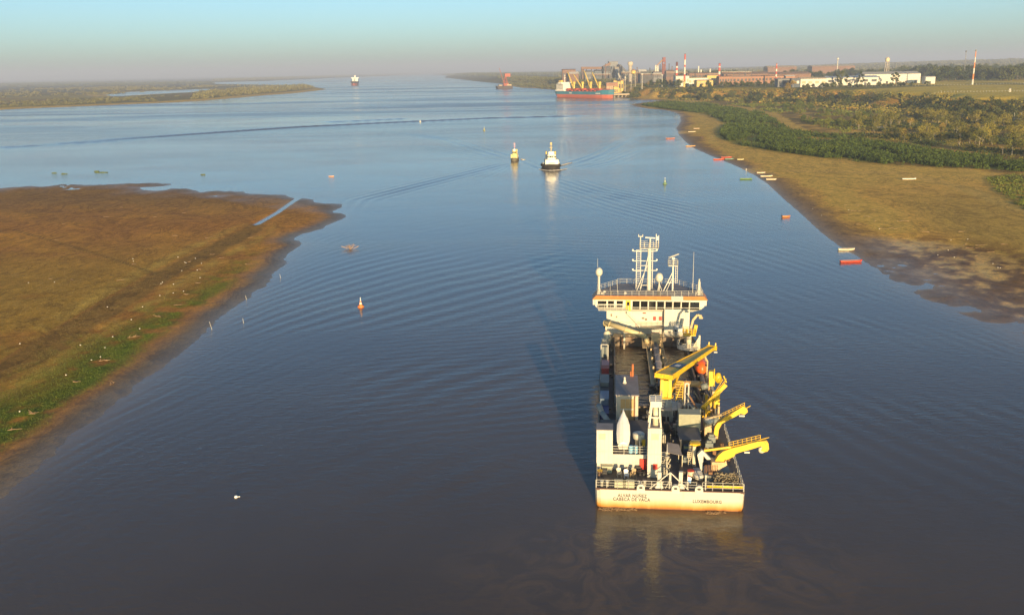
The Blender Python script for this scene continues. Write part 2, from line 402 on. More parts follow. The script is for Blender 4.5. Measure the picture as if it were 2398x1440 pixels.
H += .016 * np.sin((2 * math.pi / 5.5) * (al + .15 * la + 6 * wob)) * mC
ph2 = (2 * math.pi / 2.9) * (-la * .35 + al * .94 + 4 * wob)
mS = sst(4, 14, -la) * sst(70, 45, -la) * sst(-75, -50, al) * sst(35, 5, al)
H += .017 * np.sin(ph2) * mS
def train(pxs, amp, lam, wid, t0=.0):
    P = gp(pxs); d = dline(P, X, Y); sel = d < 4 * wid
    xs, ys = X[sel], Y[sel]
    sg = np.zeros(len(xs)); best = np.full(len(xs), 1e12); L = [0]
    for (a, b_) in zip(P[:-1], P[1:]): L.append(L[-1] + math.dist(a, b_))
    pos = np.zeros(len(xs))
    for i in range(len(P) - 1):
        (x0, y0), (x1, y1) = P[i], P[i + 1]; ex, ey = x1 - x0, y1 - y0; l = math.hypot(ex, ey)
        tt = np.clip(((xs - x0) * ex + (ys - y0) * ey) / (l * l), 0, 1); dd = np.hypot(xs - x0 - tt * ex, ys - y0 - tt * ey)
        cr_ = ((xs - x0) * ey - (ys - y0) * ex) / l; s_ = dd < best
        best = np.where(s_, dd, best); sg = np.where(s_, np.sign(cr_) * dd, sg); pos = np.where(s_, L[i] + tt * l, pos)
    u = pos / L[-1]; fade = sst(0, .08, u) * sst(1, .55, u)
    H[sel] += 1.5 * amp * np.cos(2 * math.pi * sg / lam) * np.exp(-(sg / wid) ** 2) * fade
train([(1330, 388), (1400, 364), (1480, 322), (1540, 298)], .22, 7, 9)
train([(1345, 396), (1420, 380), (1500, 350), (1580, 330)], .10, 6, 10)
train([(1255, 388), (1236, 352), (1226, 318)], .22, 6, 6)
train([(1330, 372), (1328, 340), (1322, 318)], .16, 6, 5)
train([(1196, 372), (1120, 350), (1040, 325), (930, 311), (830, 303)], .20, 8, 10)
train([(1196, 378), (1100, 362), (1000, 345), (900, 338)], .08, 7, 14)
train([(1198, 380), (1100, 405), (960, 440), (850, 468), (815, 510)], .15, 5.5, 8)
train([(1195, 386), (1140, 412), (1090, 432)], .10, 4, 5)
train([(1226, 376), (1262, 393), (1290, 400)], .20, 6, 5)
train([(1318, 420), (1400, 446), (1550, 476), (1720, 512)], .10, 5.0, 13)
train([(1330, 440), (1450, 480), (1600, 520), (1760, 570)], .06, 4.6, 14)
train([(1400, 271), (1130, 278), (950, 286), (700, 298), (300, 325), (-200, 362)], .75, 16, 12)
train([(960, 278), (820, 284), (700, 288)], .45, 14, 9)
train([(-100, 352), (200, 335), (420, 322)], .22, 12, 12)
H += .05 * (fbm(X / 9, Y / 9, 3, 91) - .5) * sst(120, 500, K['r']) * sst(1500, 700, K['r'])
H *= sst(0, -4, D) * .85 + .15
Lg = np.hypot((X - 17) / 26, (Y - 97) / 15)
sed = sst(1.25, .25, Lg) * .9
sed2 = sst(1.2, .2, np.hypot((X - 22) / 14, (Y - 107) / 7))
shal = np.exp(-np.clip(-D, 0, 100) / 5.0) * (K['r'] < 1500)
cols = np.stack([np.maximum(sed, sed2), shal, np.zeros_like(X)], -1)
keep = (Zl[Q] < .5).any(1)
V2, Q2, c2 = compact(np.stack([X, Y, H], -1), Q[keep], cols)
m, t, b = nodes_of('river_water')
co = t.nodes.new('ShaderNodeTexCoord').outputs['Object']
at = t.nodes.new('ShaderNodeAttribute'); at.attribute_name = 'zone'
sp = t.nodes.new('ShaderNodeSeparateColor'); t.links.new(at.outputs[0], sp.inputs[0])
swv = noise(t, mapping(t, co, (.10, .16, .1)), 1.0, 3, .5)
warp = t.nodes.new('ShaderNodeTexNoise'); warp.inputs['Scale'].default_value = .055; warp.inputs['Detail'].default_value = 3; t.links.new(co, warp.inputs['Vector'])
va = t.nodes.new('ShaderNodeVectorMath'); va.operation = 'MULTIPLY_ADD'; t.links.new(warp.outputs['Color'], va.inputs[0]); va.inputs[1].default_value = (15, 15, 0); t.links.new(co, va.inputs[2])
sw = noise(t, va.outputs[0], .16, 6, .62, 1.5)
swf = ramp(t, sw, [(.42, (0, 0, 0)), (.60, (.30, .30, .30)), (.66, (.20, .20, .20)), (.80, (.45, .45, .45))]).outputs[0]
base = mixc(t, ramp(t, noise(t, co, .012, 4, .6), [(.35, (0, 0, 0)), (.65, (1, 1, 1))]).outputs[0], (.074, .053, .038), (.10, .072, .05))
c1 = mixc(t, mth(t, 'MULTIPLY', sp.outputs[0], swf), base, (.30, .175, .075))
c1 = mixc(t, mth(t, 'MULTIPLY', sp.outputs[1], .75), c1, (.22, .145, .08))
t.links.new(c1, b.inputs['Base Color'])
b.inputs['IOR'].default_value = 1.33
geo = t.nodes.new('ShaderNodeNewGeometry'); sx = t.nodes.new('ShaderNodeSeparateXYZ'); t.links.new(geo.outputs['Position'], sx.inputs[0])
calm = ramp(t, noise(t, mapping(t, co, (.0016, .0042, .003), (0, 0, rad(14))), 1.0, 5, .6, .6), [(.42, (.10, .10, .10)), (.55, (1, 1, 1))]).outputs[0]
near = N(t, 'ShaderNodeMapRange'); t.links.new(sx.outputs[1], near.inputs[0]); near.inputs[1].default_value = 500; near.inputs[2].default_value = 1500
near.inputs[3].default_value = 1.0; near.inputs[4].default_value = 0.0
amp = mth(t, 'MAXIMUM', mth(t, 'MULTIPLY', near.outputs[0], .85), calm)
patch = ramp(t, noise(t, mapping(t, co, (.012, .03, .02)), 1.0, 4, .6), [(.35, (.55, .55, .55)), (.65, (1, 1, 1))]).outputs[0]
amp = mth(t, 'MULTIPLY', mth(t, 'MULTIPLY', amp, patch), mth(t, 'SUBTRACT', 4.2, mth(t, 'MULTIPLY', near.outputs[0], 3.2)))
ha = noise(t, mapping(t, co, (.55, 1.0, 1), (0, 0, rad(8))), .9, 3, .55, .3)
hb = noise(t, mapping(t, co, (.6, 1.0, 1), (0, 0, rad(-14))), 2.6, 3, .6)
hs = mth(t, 'ADD', ha, mth(t, 'MULTIPLY', hb, .38))
bp = N(t, 'ShaderNodeBump', Strength=1.0, Distance=.085); t.links.new(mth(t, 'MULTIPLY', hs, amp), bp.inputs['Height'])
t.links.new(bp.outputs[0], b.inputs['Normal'])
rg = N(t, 'ShaderNodeMapRange'); t.links.new(sx.outputs[1], rg.inputs[0]); rg.inputs[1].default_value = 150; rg.inputs[2].default_value = 1800
rg.inputs[3].default_value = .05; rg.inputs[4].default_value = .07
farm = mth(t, 'SUBTRACT', 1.0, near.outputs[0])
strk = ramp(t, noise(t, mapping(t, co, (.0011, .0060, .003), (0, 0, rad(9))), 1.0, 6, .62, .5), [(.44, (0, 0, 0)), (.58, (1, 1, 1))]).outputs[0]
t.links.new(mth(t, 'ADD', rg.outputs[0], mth(t, 'MULTIPLY', mth(t, 'MULTIPLY', strk, farm), .19)), b.inputs['Roughness'])
water = big_mesh('river_water', V2, Q2, m, True, c2); tag(water, 'wide brown river with wakes and blue sky reflections', None, None, 'structure')
# ================================================================== the dredger
SHIP = (20.1, 112.6, 0.0); SHD = rad(6.1)
_so = np.array(SHIP); _fw = np.array([math.sin(SHD), math.cos(SHD), 0]); _sb = np.array([math.cos(SHD), -math.sin(SHD), 0])
def SY(px, py, y):                              # on the ship's cross plane y: (x, z)
    d = ray(px, py); o = np.array([0, 0, CAMH]) - _so; t = (y - o @ _fw) / (d @ _fw); p = o + d * t
    return float(p @ _sb), float(p[2])
def SZ(px, py, z):                              # on the ship's level z: (x, y)
    p = G(px, py, z) - _so; return float(p @ _sb), float(p @ _fw)
def S2W(p): q = _so + _sb * p[0] + _fw * p[1]; return (q[0], q[1], p[2])
ship = empty('dredger_ship', SHIP, -SHD)
tag(ship, 'long cream and yellow hopper dredger heading up the river, seen from its stern', 'ship')
DK = 2.6
white = mat('ship_white_paint', (.53, .50, .425), .42, .10, .5, rust=.10, rustcol=(.45, .27, .12))
cream = mat('ship_cream_paint', (.62, .54, .38), .5, .14, .6, rust=.22, rustcol=(.30, .17, .07))
deckm = mat('deck_grey_paint', (.105, .088, .078), .7, .35, .5, rust=.18, rustcol=(.16, .085, .045))
greyd = mat('roof_grey_paint', (.24, .21, .20), .65, .2, .8)
darkm = mat('dark_machinery', (.035, .034, .036), .55, .4, 1.5, rust=.2, rustcol=(.10, .05, .025))
yell = mat('crane_yellow_paint', (.74, .45, .02), .5, .28, .9, rust=.32, rustcol=(.26, .12, .025))
tanm = mat('weathered_tan_paint', (.50, .36, .19), .6, .2, .9, rust=.3, rustcol=(.30, .15, .06))
pipem = mat('pipe_buff_paint', (.52, .42, .22), .5, .16, .7, rust=.2, rustcol=(.28, .15, .06))
rustm = mat('rusty_steel', (.20, .10, .045), .75, .4, 1.2)
redm = mat('red_fire_paint', (.62, .035, .02), .45, .12, 1)
orng = mat('orange_gel_coat', (.80, .13, .02), .35, .1, .8)
brim = mat('orange_brim_paint', (.62, .24, .07), .5, .12, .8)
glas = mat('dark_window_glass', (.012, .013, .014), .08, .3, .5)
blue = mat('blue_plastic', (.05, .17, .42), .45, .15, 1)
teal_c = mat('grey_green_container', (.16, .18, .17), .55, .2, 1, rust=.15)
# hull with its rust band low down
m, t, b = nodes_of('hull_paint')
co = t.nodes.new('ShaderNodeTexCoord').outputs['Object']; sx = t.nodes.new('ShaderNodeSeparateXYZ'); t.links.new(co, sx.inputs[0])
zz = mth(t, 'ADD', sx.outputs[2], mth(t, 'MULTIPLY', mth(t, 'SUBTRACT', noise(t, mapping(t, co, (1, 1, .35)), .45, 5, .6), .5), .95))
f = ramp(t, mth(t, 'DIVIDE', zz, 2.6), [(.02, (.20, .075, .015)), (.13, (.46, .20, .03)), (.30, (.47, .36, .17)), (.55, (.50, .465, .385))]).outputs[0]
st = ramp(t, noise(t, mapping(t, co, (1, 1, .12)), .9, 6, .65), [(.60, (0, 0, 0)), (.78, (1, 1, 1))]).outputs[0]
t.links.new(mixc(t, mth(t, 'MULTIPLY', st, .35), f, (.48, .33, .16)), b.inputs['Base Color']); b.inputs['Roughness'].default_value = .45
hullm = m
def hull_line(z, inset=0.0):
    B = 9.65 - inset; r = .7
    pts = [(-B, r), (-B + .2, .2), (-B + r, 0), (B - r, 0), (B - .2, .2), (B, r)]
    for y, f_ in ((62, 1), (70, .96), (76, .86), (82, .66), (87, .38), (90.5, .06)): pts.append((B * f_, y + max(0, z) * .12 * (y > 75)))
    for y, f_ in ((90.5, -.06), (87, -.38), (82, -.66), (76, -.86), (70, -.96), (62, -1)): pts.append((B * f_, y + max(0, z) * .12 * (y > 75)))
    sheer = lambda y: z if z < 2 else z + (3.4 * max(0, (y - 70) / 20) if y > 70 else 0)
    return [(x, y, sheer(y)) for x, y in pts]
h = MB(); h.loft([hull_line(-1.2, .7), hull_line(-.3, .25), hull_line(.3, .08), hull_line(DK)], caps=False)
hull = h.build('hull', hullm, ship)
d = MB()   # deck ring round the hopper
HX, HY0, HY1 = 6.8, 29.5, 69.0
d.box(-9.6, 9.6, .05, HY0, DK - .12, DK); d.box(-9.6, -HX, HY0, HY1, DK - .12, DK); d.box(HX, 9.6, HY0, HY1, DK - .12, DK); d.box(-9.0, 9.0, HY1, 76, DK - .12, DK)
d.build('deck', deckm, ship)
d = MB(); tp = hull_line(DK); d.prism([(x * .97, y, 5.2) for x, y, z in tp if y > 72], (0, 0, .2)); d.build('forecastle_deck', deckm, ship)
# stern lettering
def lettering(txt, pa, pb, py, cap, parent=hull, y=-.02):
    x0, z = SY(pa, py, y); x1, _ = SY(pb, py, y)
    cu = bpy.data.curves.new('lettering', 'FONT'); cu.body = txt; cu.size = 1; cu.offset = .032; cu.space_character = 1.12
    o = bpy.data.objects.new('lettering', cu); COL.objects.link(o); bpy.context.view_layer.update()
    me = bpy.data.meshes.new_from_object(o.evaluated_get(bpy.context.evaluated_depsgraph_get())); bpy.data.objects.remove(o)
    n = len(me.vertices); co = np.empty(n * 3); me.vertices.foreach_get('co', co); co = co.reshape(-1, 3)
    kx = (x1 - x0) / (co[:, 0].max() - co[:, 0].min()); kz = cap / .73
    out = np.stack([x0 + (co[:, 0] - co[:, 0].min()) * kx, np.full(n, y), z + (co[:, 1] - .36) * kz], -1); me.vertices.foreach_set('co', out.ravel()); me.update()
    me.materials.clear(); me.materials.append(mat('lettering_grey', (.07, .06, .045), .6)); q = bpy.data.objects.new('lettering', me); COL.objects.link(q); q.parent = parent; return q
lettering('ALVAR NU\u00d1EZ', 1446.5, 1515, 1159, .46); lettering('CABE\u00c7A DE VACA', 1435.5, 1523, 1167.3, .46); lettering('LUXEMBOURG', 1622.5, 1690, 1173, .44)
for px in (1500.5, 1582, 1637):                 # fairleads
    x, _ = SY(px, 1150, 0); o = MB(); n = 10
    lo = [(x + .52 * math.cos(a), -.06, DK - .25 + .62 + .5 * math.sin(a)) for a in [math.pi * k / n for k in range(n + 1)]] + [(x - .52, -.06, DK - .3), (x + .52, -.06, DK - .3)]
    o.prism(lo, (0, .45, 0)); fl = o.build('fairlead', white, hull)
    o = MB(); o.lathe((x, 0, 0), [(.24, 0), (.24, .04)], 12); me = [(vx, -.075 - (vz), DK + .42 + (vy) * .62) for vx, vy, vz in o.v]; o.v = me; o.build('fairlead_eye', darkm, fl)
tr = MB(); tr.box(-9.6, 9.6, .02, .22, DK - .02, DK + .10); tr.build('bulwark_cap', mat('dark_red_primer', (.13, .06, .045), .7), hull)
# stern railing
xs = [SY(p, 1143, .2)[0] for p in (1395.5, 1500, 1507, 1575, 1592, 1634, 1642, 1744)]
for a, b_ in ((0, 1), (1, 3), (4, 5), (6, 7)):
    r_ = MB(); r_.rail([(xs[a] + .15 * (a > 0), .25, DK + .1), (xs[b_] - .15, .25, DK + .1)], 1.12, 1.35, .035, 3); r_.build('stern_railing', white, ship)
r_ = MB(); r_.rail([(9.5, .3, DK), (9.5, 22, DK)], 1.1, 1.5, .035, 3); r_.build('side_railing', white, ship)
r_ = MB(); r_.rail([(9.5, 36, DK), (9.5, 66, DK)], 1.1, 1.6, .035, 3); r_.build('side_railing', white, ship)
r_ = MB(); r_.rail([(-9.5, .3, DK), (-9.5, 5.8, DK)], 1.1, 1.5, .035, 3); r_.build('side_railing', white, ship)
r_ = MB(); r_.rail([(-9.5, 9, DK), (-9.5, 68, DK)], 1.1, 1.6, .035, 3); r_.build('side_railing', white, ship)
# ---- hopper
o = MB(); T = .28
o.box(-HX - T, -HX, HY0, HY1, -1.5, 3.5); o.box(HX, HX + T, HY0, HY1, -1.5, 3.5); o.box(-HX - T, HX + T, HY1, HY1 + .3, -1.5, 3.6); o.box(-HX - T, HX + T, HY0 - .3, HY0, -1.5, 3.5)
for k in range(18):
    y = HY0 + 1 + k * 2.2; o.box(-HX - T - .2, -HX - T, y, y + .12, DK, 3.3); o.box(HX + T, HX + T + .2, y, y + .12, DK, 3.3)
o.build('hopper_coaming', mat('hopper_steel', (.21, .16, .11), .7, .35, .8, rust=.45), ship)
nx, ny = 66, 180; xs_ = np.linspace(-HX, HX, nx); ys_ = np.linspace(HY0, HY1, ny); XX, YY = np.meshgrid(xs_, ys_)
wv = .26 * (fbm(XX / 1.8, YY / .9, 4, 5) - .5) + .05 * np.sin(YY * 5.2 + 4 * fbm(XX / 3, YY / 3, 2, 8)) * fbm(XX / 4, YY / 4, 2, 3)
ii = np.arange(ny - 1)[:, None] * nx + np.arange(nx - 1)[None, :]
m, t, b = nodes_of('hopper_slurry'); co = t.nodes.new('ShaderNodeTexCoord').outputs['Object']
t.links.new(ramp(t, noise(t, co, .5, 5, .6), [(.3, (.06, .036, .02)), (.7, (.14, .085, .045))]).outputs[0], b.inputs['Base Color']); b.inputs['Roughness'].default_value = .14
bp = N(t, 'ShaderNodeBump', Strength=.9, Distance=.08); t.links.new(noise(t, mapping(t, co, (.6, 1.3, 1)), 2.2, 4, .6), bp.inputs['Height']); t.links.new(bp.outputs[0], b.inputs['Normal'])
hw = big_mesh('hopper_water', np.stack([XX, YY, 1.75 + wv], -1).reshape(-1, 3), np.stack([ii, ii + 1, ii + nx + 1, ii + nx], -1).reshape(-1, 4), m); hw.parent = ship
# centre gallery over the hopper: pipe, walkway, frames
o = MB(); o.tube((.9, 36, 4.0), (.9, 69, 4.2), .55, 14)
for y in np.arange(38, 68, 4): o.tube((.9, y, 4.05), (.9, y + .25, 4.05), .68, 14)
o.build('discharge_pipe', mat('pipe_grey', (.22, .20, .20), .5, .2, .8), ship, True)
o = MB()
for y in np.arange(36, 69, 5.5):
    for x in (-.1, 1.9): o.beam((x, y, -1), (x, y, 4.6), .28)
    o.beam((-.1, y, 3.3), (1.9, y, 3.3), .25)
o.beam((-.4, 34, 3.35), (-.4, 69, 3.35), .9, .12); o.beam((2.1, 34, 3.3), (2.1, 69, 3.3), .3, .4)
o.build('gallery_frame', tanm, ship)
o = MB(); o.rail([(-.85, 36, 3.4), (-.85, 68, 3.4)], 1.1, 1.7, .035); o.rail([(2.3, 40, 3.5), (2.3, 66, 3.5)], 1.1, 1.7, .035); o.build('gallery_railing', tanm, ship)
o = MB(); o.box(-1.6, .4, 60.5, 64, 3.9, 4.05); o.rail([(-1.6, 60.5, 4), (.4, 60.5, 4), (.4, 64, 4), (-1.6, 64, 4)], 1.2, 1.2, .04, 3, True)
o.box(.1, 1.7, 62, 63.4, 4.2, 6.2); o.rail([(.1, 60.4, 4.6), (2.2, 60.4, 4.6), (2.2, 63, 4.6)], 1.3, 1.2, .05); o.build('valve_platform', tanm, ship)
o = MB()
for k in range(16):
    x = random.uniform(-1.4, 1.4); y = random.uniform(31, 38); o.box(x, x + random.uniform(.3, .9), y, y + random.uniform(.3, .9), 2.2, random.uniform(3.2, 5.0))
for k in range(10): o.tube((random.uniform(-1.5, .5), random.uniform(31, 37), 3.2), (random.uniform(-1.5, .5), random.uniform(31, 37), random.uniform(3.6, 5.6)), .16, 8)
o.build('valve_cluster', darkm, ship)
o = MB(); a = (*SY(1418, 755, 67)[:1], 67, SY(1418, 755, 67)[1]); e_ = (-.9, 63.5, SY(1513, 788, 63.5)[1])
o.tube(a, e_, .50, 14); o.tube(e_, (-.5, 63.3, e_[2] - 1.6), .50, 14); o.tube(a, (a[0], 69, a[2] - 1.2), .50, 14)
for k in (.1, .5, .85): p = Vector(a).lerp(Vector(e_), k); q = Vector(a).lerp(Vector(e_), k + .02); o.tube(p, q, .62, 14)
o.build('loading_pipe', pipem, ship, True)
for x, y, z in ((-5.0, 66, 6), (-8.6, 67, 6.4)): o = MB(); o.beam((x, y, 2), (x, y, z), .3); o.build('pipe_support', cream, ship)
y = 38; x0, z0 = SY(1583, 898, y); x1, _ = SY(1646, 898, y)
o = MB(); o.tube((x0, y, z0), (x1, y, z0), .52, 14); o.tube((x1, y, z0), (x1 + .9, y - .2, z0 - 1.0), .52, 14)
for x in (x0 + .2, x0 + 1.6, x1 - .4): o.tube((x, y, z0), (x + .14, y, z0), .66, 14)
o.tube((x0, y, z0), (x0 - .6, y, z0 - 1.6), .5, 12); o.build('cross_pipe', mat('pipe_orange_buff', (.55, .33, .13), .5, .2, .8, rust=.3), ship, True)
y = 28; o = MB()
for px in (1604.5, 1613): x, zt = SY(px, 898, y); o.tube((x, y, 2.6), (x, y, zt), .13, 8)
xa, zt = SY(1604.5, 898, y); xb, _ = SY(1613, 898, y); o.tube((xa, y, zt), (xb, y, zt), .13, 8); o.tube((xa, y, zt - 1.7), (xb, y, zt - 1.7), .09, 8); o.tube((xb, y, zt - 3.2), (xb + 2.2, y + .3, zt - 6), .10, 8)
o.build('hose_frame', white, ship)
# ---- forward accommodation block and wheelhouse
o = MB(); o.box(-8.55, 3.0, 72.2, 82, 2.6, 9.0); o.build('accommodation_block', white, ship); acc = ship.children[-1]
o = MB(); o.box(3.0, 8.0, 70.6, 82, 2.6, 9.02); 
for k in range(12): x = 3.15 + k * .4; o.box(x, x + .05, 70.55, 70.6, 3.0, 8.9)
o.build('stair_block', white, ship)
o = MB(); o.box(5.0, 6.5, 70.35, 70.58, 4.2, 5.8); o.build('equipment_cabinet', mat('pale_grey_paint', (.50, .50, .50), .5), ship)
o = MB(); o.lathe((0, 0, 0), [(.24, 0), (.24, .06)], 12); o.v = [(5.35 + vx, 70.33 - vz, 4.7 + vy) for vx, vy, vz in o.v]; o.build('porthole', glas, acc)
for px in (1533, 1546.5):
    x, z = SY(px, 745.5, 72.15); o = MB(); o.box(x - .28, x + .28, 71.95, 72.2, z - .38, z + .38); o.build('fire_locker', redm, acc)
x, z = SY(1509, 733, 72.1); o = MB(); o.box(x - .3, x + .3, 71.95, 72.2, z - .12, z + .12); o.build('fire_locker', redm, acc)
for px, py, w_, h_ in ((1466, 766, .5, .25), (1461, 785, .35, .8), (1432, 738, .3, .5), (1444, 742, .25, .3), (1506, 745, .5, .35), (1513, 748, .35, .35)):
    x, z = SY(px, py, 72.1); o = MB(); o.box(x - w_ / 2, x + w_ / 2, 72.0, 72.2, z - h_ / 2, z + h_ / 2); o.build('wall_fitting', rustm if w_ == .35 else mat('fitting_brown', (.22, .15, .10), .6), acc)
o = MB()
for k in range(9): x = -8.3 + k * 1.25; o.box(x, x + .04, 72.16, 72.2, 2.8, 8.8)
o.box(-8.5, 3.0, 72.05, 72.2, 5.75, 5.85); o.build('plate_seam', cream, acc)
a = SY(1468, 731, 71.6); c_ = SY(1503, 769, 71.6); o = MB()
for dy in (71.2, 71.95): o.beam((a[0], dy, a[1]), (c_[0], dy, c_[1]), .10, .24)
for k in range(1, 14): x = a[0] + (c_[0] - a[0]) * k / 14; z = a[1] + (c_[1] - a[1]) * k / 14; o.box(x - .13, x + .13, 71.2, 71.95, z - .02, z + .03)
o.build('outside_stair', white, ship)
o = MB(); o.box(-2.4, 3.2, 71.0, 72.15, 4.9, 5.0); o.rail([(-2.4, 71.05, 5), (3.0, 71.05, 5)], 1.0, 1.2, .035); o.build('landing', cream, ship)
o = MB()
for x in (-7.8, -6.2, -4.4, -2.6, 3.6, 5.2, 6.6): o.box(x, x + .5, 69.4, 72.1, 1.2, 3.0)
o.box(-7.2, 7.2, 69.3, 69.6, 2.5, 3.4); o.box(-7.2, 8.0, 69.3, 72.1, 3.35, 3.5); o.build('hopper_end_gallery', tanm, ship)
o = MB(); o.rail([(-7.2, 69.4, 3.5), (7.8, 69.4, 3.5)], 1.05, 1.6, .035); o.build('gallery_end_railing', cream, ship)
# wheelhouse body: overhanging band with its windows in the aft face
WZ0, WZ1, WY = 8.9, 11.0, 71.2
def oct_(B, y0, z, yf=82.0, c_=3.6): return [(-B, y0, z), (B, y0, z), (B, y0 + 4.6, z), (B - 4.8, yf, z), (-B + 4.8, yf, z), (-B, y0 + 4.6, z)]
o = MB(); o.loft([oct_(8.6, 71.9, 8.2), oct_(10.3, WY, WZ0), oct_(10.85, WY - .12, 9.45), oct_(10.9, WY - .05, WZ1)]); wh = o.build('wheelhouse', white, ship)
def pane(px0, px1, py0, py1, name='window', mt=glas, par=wh, dep=.07, yy=WY - .10):
    x0, z1 = SY(px0, (py0), yy); x1, _ = SY(px1, py0, yy); _, z0 = SY(px0, py1, yy)
    q = MB(); q.box(x0, x1, yy - dep, yy + .15, z0, z1); return q.build(name, mt, par)
W0 = [(679, 757), (772, 848), (864, 940), (956, 1033), (1049, 1124), (1140, 1218), (1233, 1312), (1326, 1430)]
for a_, b_ in W0: pane(1340 + a_ / 4.8, 1340 + b_ / 4.8, 704.8 + (a_ - 679) * .0042, 723.6 + (a_ - 679) * .0030)
for a_, b_ in ((288, 385), (402, 470), (500, 570)):
    pane(1340 + a_ / 4.8, 1340 + b_ / 4.8, 704.6, 711.8); pane(1340 + a_ / 4.8, 1340 + b_ / 4.8, 715, 719.8)
dr = pane(1465.5, 1477, 703.5, 728, 'door', yell, wh, .06); pane(1468, 1474, 707, 715.5, 'door_window', glas, dr, .10)
o = MB()
for a_, b_ in zip(W0[:-1], W0[1:]):
    x, z = SY(1340 + (a_[1] + b_[0]) / 9.6, 714, WY - .2); o.box(x - .06, x + .06, WY - .24, WY - .1, 9.5, 10.95)
x0, z0 = SY(1480, 724, WY - .2); x1, _ = SY(1645, 728, WY - .2); o.box(x0, x1, WY - .4, WY - .1, 9.25, 9.33); o.build('window_mullion', white, wh)
# roof brim and roof deck
o = MB(); lo = oct_(11.45, WY - .9, 10.98, 83.2); hi = oct_(10.75, WY - .15, 11.62, 82.4); o.loft([lo, hi], caps=False); o.build('roof_brim', brim, wh)
o = MB(); o.prism(oct_(11.4, WY - .85, 10.93, 83.1), (0, 0, .05)); o.build('brim_soffit', white, wh)
o = MB(); o.prism(oct_(10.75, WY - .15, 11.5, 82.4), (0, 0, .12)); o.build('roof_deck', greyd, wh)
x0, _ = SY(1572, 700, WY - .8); x1, _ = SY(1600, 700, WY - .8); o = MB(); o.add([(x0, WY - .95, 11.0), (x1, WY - .95, 11.0), (x1, WY - .22, 11.66), (x0, WY - .22, 11.66)], [(0, 1, 2, 3)]); o.build('white_board', white, wh)
o = MB(); o.rail([(p[0] * .985, p[1] + .1, 11.6) for p in oct_(10.7, WY, 0, 82.3)], 1.05, 1.45, .035, 3, True); o.build('roof_railing', white, wh)
for s in (-1, 1):
    o = MB(); o.box(s * 11.0 - .35, s * 11.0 + .35, WY + .3, WY + 2.0, 9.6, 10.8); o.build('bridge_wing_box', white, wh)
o = MB(); o.box(-10.2, -4.2, WY - 1.1, WY, 8.78, 8.88); o.rail([(-10.2, WY - 1.05, 8.85), (-4.2, WY - 1.05, 8.85)], 1.05, 1.3, .035); o.build('bridge_balcony', white, wh)
for _ in range(5):
    x = random.uniform(-9.5, 9); o = MB(); o.lathe((x, WY + random.uniform(1, 3), 11.62), [(.3, 0), (.3, .3), (.15, .42)], 10); o.build('roof_vent', darkm if _ % 2 else white, wh)
# masts
def mastpt(px, py, y): x, z = SY(px, py, y); return (x, y, z)
MY = 76.5
o = MB(); p = mastpt(1519, 690, MY); tpz = mastpt(1521, 581, MY)[2]; o.tube((p[0], MY, 11.6), (p[0], MY, tpz), .42, 12, .34)
mm = o.build('main_mast', white, ship); mx = p[0]
o = MB()
for px in (1490, 1500): x = mastpt(px, 640, MY)[0]; o.beam((x, MY, 11.6), (x, MY, mastpt(px, 585, MY)[2]), .12)
xa, xb = mastpt(1490, 640, MY)[0], mastpt(1500, 640, MY)[0]
for k in range(22): z = 12 + k * .38; o.beam((xa, MY, z), (xb, MY, z), .07)
xc = mastpt(1528, 640, MY)[0]; o.beam((xc, MY + .3, 11.8), (xc, MY + .3, tpz), .10); o.beam((xc - .35, MY + .3, 11.8), (xc - .35, MY + .3, tpz), .07)
for k in range(20): z = 12 + k * .4; o.beam((xc, MY + .3, z), (xc - .35, MY + .3, z), .05)
o.build('mast_ladder', white, mm)
for py in (588, 611, 633.5):
    a, c_ = mastpt(1482, py, MY), mastpt(1538, py, MY); o = MB(); o.beam(a, c_, .14); 
    for q in (a, c_): o.box(q[0] - .15, q[0] + .15, MY - .15, MY + .15, q[2] + .05, q[2] + .38)
    o.build('crossbar', white, mm)
o = MB()
for a, c_ in (((1516, 622), (1489, 685)), ((1518, 600), (1497, 690)), ((1500, 622), (1520, 622)), ((1500, 668), (1520, 668))): o.beam(mastpt(*a, MY - .8), mastpt(*c_, MY - .8), .12)
o.build('mast_brace', white, mm)
a, c_ = mastpt(1498, 580, MY), mastpt(1541, 580, MY); o = MB(); o.box(a[0], c_[0], MY - 1.1, MY + 1.1, a[2] - .12, a[2])
o.rail([(a[0], MY - 1.1, a[2]), (c_[0], MY - 1.1, a[2]), (c_[0], MY + 1.1, a[2]), (a[0], MY + 1.1, a[2])], 1.15, .85, .045, 3, True); o.build('mast_platform', white, mm)
o = MB(); zz = a[2]; o.tube((mx + .1, MY, zz), (mx + .1, MY, zz + 2.0), .16, 8); o.beam((mx - .9, MY - .1, zz + 2.1), (mx + 1.1, MY + .1, zz + 1.95), .16, .24); o.build('radar_scanner', white, mm)
o = MB(); q = mastpt(1500, 553, MY); o.tube((q[0], MY, zz), q, .10, 6); o.box(q[0] - .45, q[0] + .5, MY - .06, MY + .06, q[2] - .15, q[2]); o.tube((q[0] - .4, MY, q[2]), (q[0] - .4, MY, q[2] + .35), .08, 6); o.tube((q[0] + .45, MY, q[2]), (q[0] + .45, MY, q[2] + .35), .08, 6); o.build('signal_yard', white, mm)
o = MB(); q = mastpt(1537, 548, MY); o.tube((q[0], MY, zz), q, .09, 6); o.tube((q[0] + .5, MY, zz), (q[0] + .5, MY, q[2] - .3), .07, 6); o.box(q[0] - .05, q[0] + .55, MY - .1, MY + .1, q[2] - 1.3, q[2] - .5); o.build('signal_yard', white, mm)
RY = 76; a = mastpt(1575, 680, RY); o = MB(); x = a[0]; zt = mastpt(1575, 622, RY)[2]
